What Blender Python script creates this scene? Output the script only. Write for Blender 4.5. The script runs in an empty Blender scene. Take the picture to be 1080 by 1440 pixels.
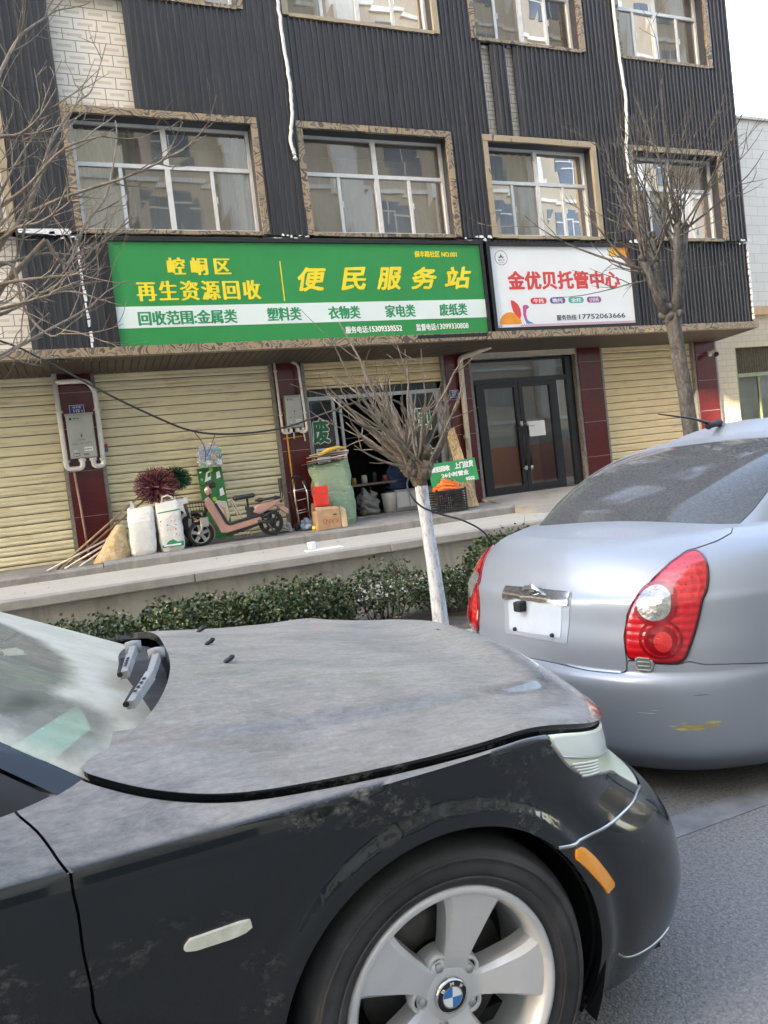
import bpy, bmesh, math, random
import numpy as np
from mathutils import Vector, Matrix

random.seed(7)
SC = bpy.context.scene
COL = SC.collection

# ------------------------------------------------------------------ camera, sky, sun, exposure
def make_camera():
    yaw, pitch, roll = (math.radians(a) for a in (21.54, 2.62, 6.63))
    fwd = Vector((math.sin(yaw) * math.cos(pitch), math.cos(yaw) * math.cos(pitch), -math.sin(pitch)))
    right = Vector((math.cos(yaw), -math.sin(yaw), 0))
    up = right.cross(fwd)
    r2 = right * math.cos(roll) - up * math.sin(roll)
    u2 = right * math.sin(roll) + up * math.cos(roll)
    cam = bpy.data.cameras.new('camera')
    ob = bpy.data.objects.new('camera', cam)
    COL.objects.link(ob)
    m = Matrix((r2, u2, -fwd)).transposed().to_4x4()
    m.translation = (0, 0, 1.38)
    ob.matrix_world = m
    cam.sensor_fit = 'VERTICAL'
    cam.sensor_height = 36.0
    cam.lens = 1040.0 / 1440.0 * 36.0
    cam.clip_start = 0.05
    cam.clip_end = 2000
    SC.camera = ob

make_camera()
SUN_DIR = Vector((-2.0, -1.0, 0.95)).normalized()
world = bpy.data.worlds.new('World')
SC.world = world
world.use_nodes = True
wn = world.node_tree
bg = wn.nodes['Background']
sky = wn.nodes.new('ShaderNodeTexSky')
sky.sky_type = 'NISHITA'
sky.sun_disc = False
sky.sun_elevation = math.asin(SUN_DIR.z)
sky.sun_rotation = math.atan2(SUN_DIR.x, SUN_DIR.y) % (2 * math.pi)
sky.air_density = 0.9
sky.dust_density = 2.4
sky.ozone_density = 0.4
wn.links.new(sky.outputs['Color'], bg.inputs['Color'])
bg.inputs['Strength'].default_value = 0.15
sun = bpy.data.lights.new('sun', 'SUN')
sun.energy = 4.6
sun.angle = math.radians(0.53)
sun.color = (1.0, 0.93, 0.82)
sun_ob = bpy.data.objects.new('sun', sun)
COL.objects.link(sun_ob)
sun_ob.rotation_euler = SUN_DIR.to_track_quat('Z', 'Y').to_euler()
sun_ob.location = (-60, -40, 40)
SC.view_settings.view_transform = 'Standard'
SC.view_settings.look = 'None'
SC.view_settings.gamma = 1
SC.view_settings.use_curve_mapping = False
SC.view_settings.exposure = 3.55
SC.view_settings.use_white_balance = True
SC.view_settings.white_balance_temperature = 7500
SC.view_settings.white_balance_tint = 12

# ------------------------------------------------------------------ mesh builder
class MB:
    def __init__(self):
        self.v = []; self.f = []; self.m = []; self.s = []
    def add(self, verts, faces, mi=0, smooth=False):
        o = len(self.v)
        self.v += [tuple(float(c) for c in p) for p in verts]
        self.f += [tuple(i + o for i in fc) for fc in faces]
        self.m += [mi] * len(faces); self.s += [smooth] * len(faces)
        return self
    def box(self, x0, x1, y0, y1, z0, z1, mi=0):
        return self.add([(x0, y0, z0), (x1, y0, z0), (x1, y1, z0), (x0, y1, z0), (x0, y0, z1), (x1, y0, z1), (x1, y1, z1), (x0, y1, z1)],
                        [(0, 3, 2, 1), (4, 5, 6, 7), (0, 1, 5, 4), (1, 2, 6, 5), (2, 3, 7, 6), (3, 0, 4, 7)], mi)
    def bbox(self, x0, x1, y0, y1, z0, z1, b=.01, mi=0):
        """box with chamfered edges"""
        bm = bmesh.new()
        bmesh.ops.create_cube(bm, size=1)
        for v in bm.verts:
            v.co = Vector((lerp(x0, x1, v.co.x + .5), lerp(y0, y1, v.co.y + .5), lerp(z0, z1, v.co.z + .5)))
        bmesh.ops.bevel(bm, geom=bm.edges[:], offset=b, segments=2, profile=.5, affect='EDGES')
        return self.bm(bm, mi)
    def bm(self, bm, mi=0, smooth=False, mtx=None):
        bm.verts.index_update()
        self.add([(mtx @ v.co if mtx else v.co) for v in bm.verts], [[v.index for v in f.verts] for f in bm.faces], mi, smooth)
        bm.free()
        return self
    def hexa(self, p, mi=0):
        """eight corners: bottom ring then top ring"""
        return self.add(p, [(0, 3, 2, 1), (4, 5, 6, 7), (0, 1, 5, 4), (1, 2, 6, 5), (2, 3, 7, 6), (3, 0, 4, 7)], mi)
    def tube(self, pts, r, n=8, mi=0, cap=True, smooth=True):
        pts = [Vector(p) for p in pts]
        rs = r if isinstance(r, (list, tuple)) else [r] * len(pts)
        vs = []; fs = []
        prev = None
        for i, p in enumerate(pts):
            d = (pts[min(i + 1, len(pts) - 1)] - pts[max(i - 1, 0)])
            if d.length < 1e-9: d = Vector((0, 0, 1))
            d.normalize()
            if prev is None:
                a = d.orthogonal().normalized()
            else:
                a = prev - d * prev.dot(d)
                a = a.normalized() if a.length > 1e-6 else d.orthogonal().normalized()
            prev = a
            b = d.cross(a)
            for k in range(n):
                t = 2 * math.pi * k / n
                vs.append(p + (a * math.cos(t) + b * math.sin(t)) * rs[i])
        for i in range(len(pts) - 1):
            for k in range(n):
                k2 = (k + 1) % n
                fs.append((i * n + k, i * n + k2, (i + 1) * n + k2, (i + 1) * n + k))
        self.add(vs, fs, mi, smooth)
        if cap:
            o = len(self.v) - len(vs)
            self.f.append(tuple(o + k for k in reversed(range(n)))); self.m.append(mi); self.s.append(False)
            self.f.append(tuple(o + (len(pts) - 1) * n + k for k in range(n))); self.m.append(mi); self.s.append(False)
        return self
    def lathe(self, prof, c, axis='Y', n=32, mi=0, smooth=True):
        """profile (radius, offset along the axis) turned round an axis through c"""
        vs = []; fs = []
        c = Vector(c)
        for (r, h) in prof:
            for k in range(n):
                t = 2 * math.pi * k / n
                a, b = r * math.cos(t), r * math.sin(t)
                vs.append(c + {'Y': Vector((a, h, b)), 'Z': Vector((a, b, h)), 'X': Vector((h, a, b))}[axis])
        for i in range(len(prof) - 1):
            for k in range(n):
                k2 = (k + 1) % n
                fs.append((i * n + k, i * n + k2, (i + 1) * n + k2, (i + 1) * n + k))
        return self.add(vs, fs, mi, smooth)
    def prism(self, poly, d0, d1, plane='XZ', mi=0):
        """polygon in a plane extruded between two depths"""
        def P(a, b, d):
            return (a, d, b) if plane == 'XZ' else ((a, b, d) if plane == 'XY' else (d, a, b))
        n = len(poly)
        vs = [P(a, b, d0) for a, b in poly] + [P(a, b, d1) for a, b in poly]
        fs = [tuple(range(n)), tuple(reversed(range(n, 2 * n)))]
        fs += [(i, (i + n), (i + 1) % n + n, (i + 1) % n) for i in range(n)]
        return self.add(vs, fs, mi)
    def grid(self, X, Y, Z, mi=0, smooth=True, flip=False):
        M, N = X.shape
        vs = np.stack([X, Y, Z], -1).reshape(-1, 3)
        fs = []
        for i in range(M - 1):
            for j in range(N - 1):
                q = (i * N + j, i * N + j + 1, (i + 1) * N + j + 1, (i + 1) * N + j)
                fs.append(q[::-1] if flip else q)
        return self.add(vs, fs, mi, smooth)
    def sphere(self, c, r, mi=0, seg=12, squash=(1, 1, 1)):
        bm = bmesh.new()
        bmesh.ops.create_uvsphere(bm, u_segments=seg, v_segments=max(6, seg // 2 + 2), radius=r)
        return self.bm(bm, mi, True, Matrix.Translation(c) @ Matrix.Diagonal((*squash, 1)))

def root_world(o):
    m = Matrix.Identity(4)
    chain = []
    while o is not None:
        chain.append(o); o = o.parent
    for q in reversed(chain):
        m = m @ q.matrix_basis
    return m

def build(mb, name, mats, parent=None, local=False, base=None, fixn=True):
    """link the collected faces as ONE mesh object; world coordinates unless local"""
    me = bpy.data.meshes.new(name)
    verts = mb.v
    o = bpy.data.objects.new(name, me)
    if parent is not None:
        o.parent = parent
        if not local:
            inv = root_world(parent).inverted()
            verts = [tuple(inv @ Vector(v)) for v in verts]
    else:
        if base is None:
            a = np.array(verts)
            base = ((a[:, 0].min() + a[:, 0].max()) / 2, (a[:, 1].min() + a[:, 1].max()) / 2, a[:, 2].min())
        o.location = base
        verts = [(v[0] - base[0], v[1] - base[1], v[2] - base[2]) for v in verts]
    me.from_pydata(verts, [], mb.f)
    for mt in (mats if isinstance(mats, (list, tuple)) else [mats]):
        me.materials.append(mt)
    me.polygons.foreach_set('material_index', mb.m)
    me.polygons.foreach_set('use_smooth', mb.s)
    if fixn:
        bm = bmesh.new(); bm.from_mesh(me)
        bmesh.ops.recalc_face_normals(bm, faces=bm.faces[:])
        bm.to_mesh(me); bm.free()
    me.update()
    COL.objects.link(o)
    return o

def tag(o, label=None, cat=None, group=None, kind=None):
    if label: o['label'] = label
    if cat: o['category'] = cat
    if group: o['group'] = group
    if kind: o['kind'] = kind
    return o

def thing(name, label, cat, loc=(0, 0, 0), rotz=0, group=None):
    o = bpy.data.objects.new(name, None)
    o.empty_display_size = .2
    o.location = loc; o.rotation_euler = (0, 0, rotz)
    COL.objects.link(o)
    return tag(o, label, cat, group)

def copy_tree(o, parent=None):
    c = o.copy(); COL.objects.link(c)
    if parent is not None: c.parent = parent
    for ch in [x for x in bpy.data.objects if x.parent == o]:
        copy_tree(ch, c)
    return c

# ------------------------------------------------------------------ lettering
def text_mesh(body, spacing=1.0, thick=0.0, squeeze=1.0, shear=0.0):
    """letters as flat triangles in the x, y plane; squeeze < 1 thickens upright strokes more than level ones"""
    cu = bpy.data.curves.new('lettering', 'FONT')
    cu.body = body
    cu.space_character = spacing
    cu.resolution_u = 3
    cu.shear = shear
    ob = bpy.data.objects.new('lettering', cu)
    COL.objects.link(ob)
    bpy.context.view_layer.update()
    if thick:
        cu.offset = thick
    bpy.context.view_layer.update()
    dg = bpy.context.evaluated_depsgraph_get()
    me = bpy.data.meshes.new_from_object(ob.evaluated_get(dg))
    v = np.zeros(len(me.vertices) * 3); me.vertices.foreach_get('co', v)
    v = v.reshape(-1, 3)
    f = [tuple(p.vertices) for p in me.polygons]
    bpy.data.objects.remove(ob); bpy.data.curves.remove(cu); bpy.data.meshes.remove(me)
    return v, f

def letters(mb, body, x0, x1, z0, z1, y, mi=0, thick=0.0, spacing=1.0, shear=0.0, frame=None, fat=(0, 0), brush=0.0):
    """fit a line of writing into a rectangle facing -Y (or into a frame o, ux, uz, normal); fat = (sideways, upward) stroke growth in metres"""
    v, f = text_mesh(body, spacing, thick, 1, shear)
    lo = v.min(0); hi = v.max(0)
    u = (v[:, 0] - lo[0]) / max(hi[0] - lo[0], 1e-6)
    w = (v[:, 1] - lo[1]) / max(hi[1] - lo[1], 1e-6)
    if brush:      # uneven stroke edges of brush writing
        u = u + brush * (np.sin(w * 23 + u * 9) + .6 * np.sin(w * 51 - u * 31)); w = w + brush * (np.sin(u * 27 - w * 8) + .5 * np.sin(u * 61 + w * 17) + 1.6 * (u - .5))
    fx, fz = fat
    steps = [(0.0, 0.0)]
    if fx or fz: steps += [(math.cos(t) * fx, math.sin(t) * fz) for t in np.linspace(0, 2 * math.pi, 9)[:-1]]
    for k, (du, dw) in enumerate(steps):
        a = x0 + fx + (x1 - x0 - 2 * fx) * u + du; c = z0 + fz + (z1 - z0 - 2 * fz) * w + dw
        if frame is None:
            P = np.stack([a, np.full(len(v), y - k * 8e-5), c], -1)
        else:
            o, ux, uz, nn = (np.array(q, float) for q in frame)
            P = o + np.outer(a, ux) + np.outer(c, uz) + nn * (y + k * 8e-5)
        mb.add(P, f, mi)
    return mb

def pchip(xs, ys, x):
    xs = np.asarray(xs, float); ys = np.asarray(ys, float); x = np.asarray(x, float)
    h = np.diff(xs); d = np.diff(ys) / h
    m = np.zeros_like(ys); m[0] = d[0]; m[-1] = d[-1]
    for i in range(1, len(xs) - 1):
        if d[i-1] * d[i] > 0:
            w1 = 2*h[i] + h[i-1]; w2 = h[i] + 2*h[i-1]
            m[i] = (w1 + w2) / (w1 / d[i-1] + w2 / d[i])
    xc = np.clip(x, xs[0], xs[-1])
    k = np.clip(np.searchsorted(xs, xc) - 1, 0, len(xs) - 2)
    t = (xc - xs[k]) / h[k]
    return ((2*t**3 - 3*t**2 + 1) * ys[k] + (t**3 - 2*t**2 + t) * h[k] * m[k]
            + (-2*t**3 + 3*t**2) * ys[k+1] + (t**3 - t**2) * h[k] * m[k+1])

def smooth(a, b, x):
    t = np.clip((np.asarray(x, float) - a) / (b - a), 0, 1)
    return t * t * (3 - 2 * t)

def half_ring(xf, xr, w, nf, nr, lf, lr, N):
    """plan outline of one car side from the middle of the tail to the middle of the nose; y is the half width"""
    M = 600
    th = np.linspace(0, np.pi / 2, M)
    def quarter(n):
        return np.cos(th) ** (2 / n), np.sin(th) ** (2 / n)
    cx, cy = quarter(nr)
    rx = xr + lr - lr * cx; ry = w * cy
    cx, cy = quarter(nf)
    fx = xf - lf + lf * cx; fy = w * cy
    X = np.concatenate([rx, fx[::-1]]); Y = np.concatenate([ry, fy[::-1]])
    L = np.concatenate([[0], np.cumsum(np.hypot(np.diff(X), np.diff(Y)))])
    q = np.linspace(0, L[-1], N)
    return np.interp(q, L, X), np.interp(q, L, Y), q / L[-1]

def shell_side(tab, zs, N):
    """tab rows: z, xf, xr, w, nf, nr, lf, lr -> arrays x[i,j], y[i,j] over levels i and ring index j"""
    T = np.array(tab, float)
    X = []; Y = []
    for z in zs:
        p = [pchip(T[:, 0], T[:, k], z) for k in range(1, 8)]
        x, y, q = half_ring(*[float(v) for v in p], N)
        X.append(x); Y.append(y)
    return np.array(X), np.array(Y)

def lerp(a, b, t):
    return a + (b - a) * t

def deck_patch(X, Y, Zc, xs, zm, p, K):
    """top skin from the ring X, Y, Zc (one car side) to the spine; zm(x) is the height along the middle line"""
    k = np.linspace(0, 1, K)[:, None]
    x = lerp(X[None, :], xs[None, :], k)
    y = Y[None, :] * (1 - k)
    z = Zc[None, :] + (zm(x) - Zc[None, :]) * (1 - (1 - k) ** p)
    return x, y, z

# ------------------------------------------------------------------ dark sedan
BM = dict(yc=2.225, hub=0.555, hubr=-2.335, zhub=0.322)
BM_TAB = [  # z, xf, xr, w, nf, nr, lf, lr
    (.15, 1.335, -3.38, .858, 4.4, 3.2, .9, .9),
    (.22, 1.365, -3.44, .880, 4.7, 3.3, .9, .9),
    (.31, 1.375, -3.46, .898, 4.8, 3.4, .9, .9),
    (.40, 1.370, -3.475, .908, 4.6, 3.5, .9, .9),
    (.50, 1.345, -3.465, .917, 4.1, 3.5, .9, .9),
    (.58, 1.305, -3.45, .922, 3.6, 3.5, .9, .9),
    (.68, 1.262, -3.42, .926, 3.3, 3.4, .9, .9),
    (.76, 1.245, -3.40, .925, 3.4, 3.3, .9, .9),
    (.80, 1.235, -3.38, .917, 3.5, 3.2, .9, .9)]
BM_HOOD = ([-3.5, -3.3, -2.9, -2.3, -1.2, -.4, -.1, .15, .4, .7, .95, 1.1, 1.2, 1.27],
           [.92, .98, 1.03, 1.05, 1.03, 1.03, 1.00, .965, .92, .875, .838, .845, .835, .80])

BM_GREEN = [  # v, z, xf, xr, w, nf, nr, lf, lr
    (0, .86, .20, -2.75, .80, 3.4, 4.5, .75, .6),
    (.15, .945, .03, -2.62, .795, 3.4, 4.5, .75, .6),
    (.5, 1.14, -.36, -2.35, .74, 3.4, 4.5, .7, .6),
    (.85, 1.335, -.76, -2.1, .655, 3.4, 4.5, .65, .6),
    (1, 1.415, -.97, -1.9, .60, 3.4, 4.5, .45, .45)]

def bmw_shape(N=420, M=56, K=60):
    zs = np.linspace(.15, .80, M)
    X, Y = shell_side(BM_TAB, zs, N)
    u = np.linspace(0, 1, N)
    xt, yt = X[-1], Y[-1]
    zc = .80 - .10 * smooth(.76, 1.2, xt) + .05 * smooth(-.3, -1.6, xt)
    Z = zs[:, None] - (.80 - zc)[None, :] * smooth(.42, .80, zs)[:, None]
    # flat lip round the wheel arches
    for hx in (BM['hub'], BM['hubr']):
        r = np.hypot(X - hx, Z - BM['zhub'])
        side = (Y > .6)
        Y = Y + np.where(side, .010 * (1 - smooth(.392, .402, r)) , 0) - np.where(side, .006 * np.exp(-((r - .43) / .03) ** 2), 0)
    xs = np.clip(xt, -3.15, 1.02)
    xs = xs - .10 * smooth(.6, 1.24, xt) * 0
    dk = deck_patch(xt, yt, zc, xs, lambda x: pchip(BM_HOOD[0], BM_HOOD[1], x), 2.3, K)
    kk = np.linspace(0, 1, K)[:, None]
    dk = (dk[0], dk[1], dk[2] - .011 * (1 - smooth(.25, .31, kk)) * smooth(.03, .16, kk) * smooth(.05, .45, dk[0]) * (1 - smooth(1.0, 1.16, dk[0])))
    gr = green_house(BM_GREEN, N, 60)
    rt, yr, zr = gr[0][-1], gr[1][-1], gr[2][-1]
    roof = deck_patch(rt, yr, zr, np.clip(rt, -2.0, -1.25), lambda x: 1.475 + 0 * x, 2.0, 24)
    return dict(side=(X, Y, Z), deck=dk, green=gr, roof=roof)

# ------------------------------------------------------------------ silver sedan (its own axes: x forward from the tail, y half width, origin under the tail)
SV = dict(ox=1.70, oy=2.75, head=10, hub=3.25, hubr=.85, zhub=.285)
SV_TAB = [  # z, xf, xr, w, nf, nr, lf, lr
    (0.08, 3.90, 0.155, 0.70, 3.5, 2.4, 0.75, 0.7),
    (0.15, 3.95, 0.070, 0.765, 3.5, 2.5, 0.75, 0.7),
    (0.20, 3.97, 0.015, 0.802, 3.5, 2.6, 0.75, 0.7),
    (0.225, 3.98, 0.000, 0.812, 3.5, 2.6, 0.75, 0.7),
    (0.35, 3.985, -0.014, 0.822, 3.5, 2.6, 0.75, 0.7),
    (0.46, 3.991, -0.020, 0.827, 3.5, 2.6, 0.75, 0.7),
    (0.500, 3.99, -0.010, 0.829, 3.5, 2.6, 0.75, 0.7),
    (0.522, 3.985, 0.014, 0.829, 3.5, 2.6, 0.75, 0.7),
    (0.602, 3.981, 0.016, 0.829, 3.5, 2.6, 0.75, 0.7),
    (0.700, 3.95, 0.030, 0.829, 3.4, 2.55, 0.75, 0.7),
    (0.790, 3.907, 0.040, 0.826, 3.2, 2.5, 0.75, 0.7),
    (0.812, 3.90, 0.058, 0.823, 3.2, 2.5, 0.75, 0.7),
    (0.917, 3.796, 0.100, 0.798, 3.0, 2.3, 0.75, 0.7),
    (0.982, 3.685, 0.148, 0.763, 3.0, 2.1, 0.75, 0.7),
    (1.019, 3.565, 0.222, 0.716, 3.0, 1.9, 0.75, 0.7)]
SV_DECK = ([0.0, 0.222, 0.37, 0.574, 0.833, 2.685, 2.963, 3.426, 3.611], [1.019, 1.028, 1.039, 1.047, 1.047, 1.028, 1.01, 0.963, 0.936])
SV_GREEN = [  # v, z, xf, xr, w, nf, nr, lf, lr
    (0.00, 1.014, 3.009, 0.574, 0.667, 3.2, 5.0, .9, .55),
    (0.35, 1.158, 2.713, 0.778, 0.648, 3.2, 5.0, .9, .55),
    (0.70, 1.297, 2.407, 1.083, 0.606, 3.2, 4.6, .75, .5),
    (0.85, 1.350, 2.270, 1.275, 0.575, 3.2, 3.8, .5, .42),
    (0.93, 1.377, 2.190, 1.410, 0.548, 3.2, 3.2, .38, .38),
    (1.00, 1.398, 2.111, 1.560, 0.505, 3.2, 2.7, .26, .28)]

def green_house(tab, N, M):
    T = np.array(tab, float)
    out = []
    for v in np.linspace(0, 1, M):
        p = [float(pchip(T[:, 0], T[:, k], v)) for k in range(1, 9)]
        x, y, q = half_ring(p[1], p[2], p[3], p[4], p[5], p[6], p[7], N)
        out.append((x, y, np.full(N, p[0])))
    A = np.array(out)
    return A[:, 0], A[:, 1], A[:, 2]

def silver_shape(N=400, M=80, K=50):
    zs = np.linspace(.08, SV_TAB[-1][0], M)
    X, Y = shell_side(SV_TAB, zs, N)
    xt, yt = X[-1], Y[-1]
    Z = np.repeat(zs[:, None], N, 1) - (.07 * smooth(2.7, 3.6, xt))[None, :] * smooth(.5, 1.0, zs)[:, None]
    zc = Z[-1]
    for hx in (SV['hub'], SV['hubr']):
        r = np.hypot(X - hx, Z - SV['zhub'])
        Y = Y + np.where(Y > .55, .012 * np.exp(-((r - .36) / .05) ** 2), 0)
    xs = np.clip(xt, .46, 3.1)
    dk = deck_patch(xt, yt, zc, xs, lambda x: pchip(SV_DECK[0], SV_DECK[1], x), 1.8, K)
    gr = green_house(SV_GREEN, N, 46)
    rt = gr[0][-1]; yt2 = gr[1][-1]; zt = gr[2][-1]
    rx = np.clip(rt, 1.72, 1.95)
    roof = deck_patch(rt, yt2, zt, rx, lambda x: 1.468 + 0 * x, 2.0, 30)
    return dict(side=(X, Y, Z), deck=dk, green=gr, roof=roof)

def silver_world(x, y, z):
    a = np.radians(SV['head'])
    return SV['ox'] + x * np.cos(a) + y * np.sin(a), SV['oy'] + x * np.sin(a) - y * np.cos(a), z

# ------------------------------------------------------------------ materials
class NT:
    def __init__(self, name):
        self.mat = bpy.data.materials.new(name)
        self.mat.use_nodes = True
        self.t = self.mat.node_tree
        self.t.nodes.clear()
        self.out = self.t.nodes.new('ShaderNodeOutputMaterial')
        self.tc = self.t.nodes.new('ShaderNodeTexCoord')
    def n(self, typ, **kw):
        nd = self.t.nodes.new(typ)
        for k, v in kw.items():
            if k.startswith('i_'):
                nd.inputs[k[2:].replace('_', ' ')].default_value = v
            else:
                setattr(nd, k, v)
        return nd
    def l(self, a, b):
        self.t.links.new(a, b)
    def coord(self, scale=(1, 1, 1), rot=(0, 0, 0), src='Object'):
        m = self.n('ShaderNodeMapping')
        m.inputs['Scale'].default_value = scale
        m.inputs['Rotation'].default_value = rot
        self.l(self.tc.outputs[src], m.inputs['Vector'])
        return m.outputs['Vector']
    def noise(self, scale, detail=4, rough=.55, vec=None, dist=0.0):
        nz = self.n('ShaderNodeTexNoise', i_Scale=scale, i_Detail=detail, i_Roughness=rough, i_Distortion=dist)
        self.l(vec if vec is not None else self.coord(), nz.inputs['Vector'])
        return nz.outputs['Fac']
    def ramp(self, fac, stops, interp='LINEAR'):
        r = self.n('ShaderNodeValToRGB')
        r.color_ramp.interpolation = interp
        e = r.color_ramp.elements
        while len(e) > 1: e.remove(e[-1])
        e[0].position = stops[0][0]; e[0].color = c4(stops[0][1])
        for p, c in stops[1:]:
            q = e.new(p); q.color = c4(c)
        self.l(fac, r.inputs['Fac'])
        return r.outputs['Color']
    def mix(self, fac, a, b, typ='MIX'):
        m = self.n('ShaderNodeMix', data_type='RGBA', blend_type=typ)
        for i, v in ((0, fac), (6, a), (7, b)):
            if hasattr(v, 'links'): self.l(v, m.inputs[i])
            elif i == 0: m.inputs[0].default_value = v
            else: m.inputs[i].default_value = c4(v)
        return m.outputs[2]
    def math(self, op, a, b=0.0, clamp=False):
        m = self.n('ShaderNodeMath', operation=op, use_clamp=clamp)
        for i, v in ((0, a), (1, b)):
            if hasattr(v, 'links'): self.l(v, m.inputs[i])
            else: m.inputs[i].default_value = v
        return m.outputs[0]
    def bsdf(self, col=None, rough=.5, metal=0.0, coat=0.0, spec=.5, bump=None, bstr=.2, bdist=.01, coat_rough=.03, alpha=None, trans=None):
        b = self.n('ShaderNodeBsdfPrincipled')
        if col is not None:
            if hasattr(col, 'links'): self.l(col, b.inputs['Base Color'])
            else: b.inputs['Base Color'].default_value = c4(col)
        if hasattr(rough, 'links'): self.l(rough, b.inputs['Roughness'])
        else: b.inputs['Roughness'].default_value = rough
        b.inputs['Metallic'].default_value = metal
        b.inputs['Coat Weight'].default_value = coat
        b.inputs['Coat Roughness'].default_value = coat_rough
        b.inputs['Specular IOR Level'].default_value = spec
        if bump is not None:
            bp = self.n('ShaderNodeBump', i_Strength=bstr, i_Distance=bdist)
            self.l(bump, bp.inputs['Height'])
            self.l(bp.outputs['Normal'], b.inputs['Normal'])
        return b.outputs['BSDF']
    def done(self, sh):
        self.l(sh, self.out.inputs['Surface'])
        return self.mat

def c4(c):
    return tuple(c) if len(c) == 4 else (c[0], c[1], c[2], 1.0)

def mat(name, col, rough=.5, metal=0.0, var=.15, vs=6.0, bump=0.0, bs=60.0, coat=0.0, spec=.5, stretch=(1, 1, 1)):
    t = NT(name)
    v = t.coord(stretch)
    f = t.noise(vs, 5, .6, v)
    a = [max(0, c * (1 - var)) for c in col]; b = [min(1, c * (1 + var)) for c in col]
    c = t.ramp(f, [(.3, a), (.7, b)])
    bm = t.noise(bs, 4, .6, v) if bump else None
    return t.done(t.bsdf(c, rough, metal, coat, spec, bm, bump, .01))

def concrete(name, col, stain=.5, scale=1.0, warm=(.30, .27, .22)):
    t = NT(name)
    v = t.coord()
    big = t.noise(1.1 * scale, 6, .65, v, .6)
    fine = t.noise(26 * scale, 6, .7, v)
    streak = t.noise(2.6 * scale, 5, .7, t.coord((2.2, 2.2, .35)))
    c = t.ramp(big, [(.25, [q * (1 - .55 * stain) for q in col]), (.5, col), (.75, [min(1, q * (1 + .22 * stain)) for q in col])])
    c = t.mix(t.math('MULTIPLY', t.ramp(streak, [(.5, (0, 0, 0)), (.72, (1, 1, 1))]), .5 * stain), c, [q * .38 for q in col])
    c = t.mix(t.math('MULTIPLY', fine, .45), c, [q * .55 for q in warm])
    return t.done(t.bsdf(c, .9, spec=.25, bump=t.noise(55 * scale, 6, .7, v), bstr=.45, bdist=.012))

def glass_mat(name, tint=(.85, .9, .9), rough=.0, refl=1.0, dirt=0.0, dirt_col=(.35, .34, .31), base=0.0):
    """thin pane: straight through plus mirror by Fresnel, with dirt on it"""
    t = NT(name)
    tr = t.n('ShaderNodeBsdfTransparent'); tr.inputs['Color'].default_value = c4(tint)
    gl = t.n('ShaderNodeBsdfGlossy', i_Roughness=rough)
    bp = t.n('ShaderNodeBump', i_Strength=.04, i_Distance=.02)
    t.l(t.noise(1.7, 1, .4), bp.inputs['Height'])
    t.l(bp.outputs['Normal'], gl.inputs['Normal'])
    fr = t.n('ShaderNodeFresnel', i_IOR=1.52)
    f = t.math('ADD', t.math('MULTIPLY', fr.outputs[0], 1.9 * refl), base, True)
    mx = t.n('ShaderNodeMixShader')
    t.l(f, mx.inputs[0]); t.l(tr.outputs[0], mx.inputs[1]); t.l(gl.outputs[0], mx.inputs[2])
    sh = mx.outputs[0]
    if dirt:
        df = t.n('ShaderNodeBsdfDiffuse'); df.inputs['Color'].default_value = c4(dirt_col)
        m2 = t.n('ShaderNodeMixShader')
        nz = t.ramp(t.noise(3.0, 6, .7, t.coord((1, 1, .5))), [(.3, (.3, .3, .3)), (.75, (1, 1, 1))])
        t.l(t.math('MULTIPLY', nz, dirt), m2.inputs[0])
        t.l(sh, m2.inputs[1]); t.l(df.outputs[0], m2.inputs[2])
        sh = m2.outputs[0]
    return t.done(sh)

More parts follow.
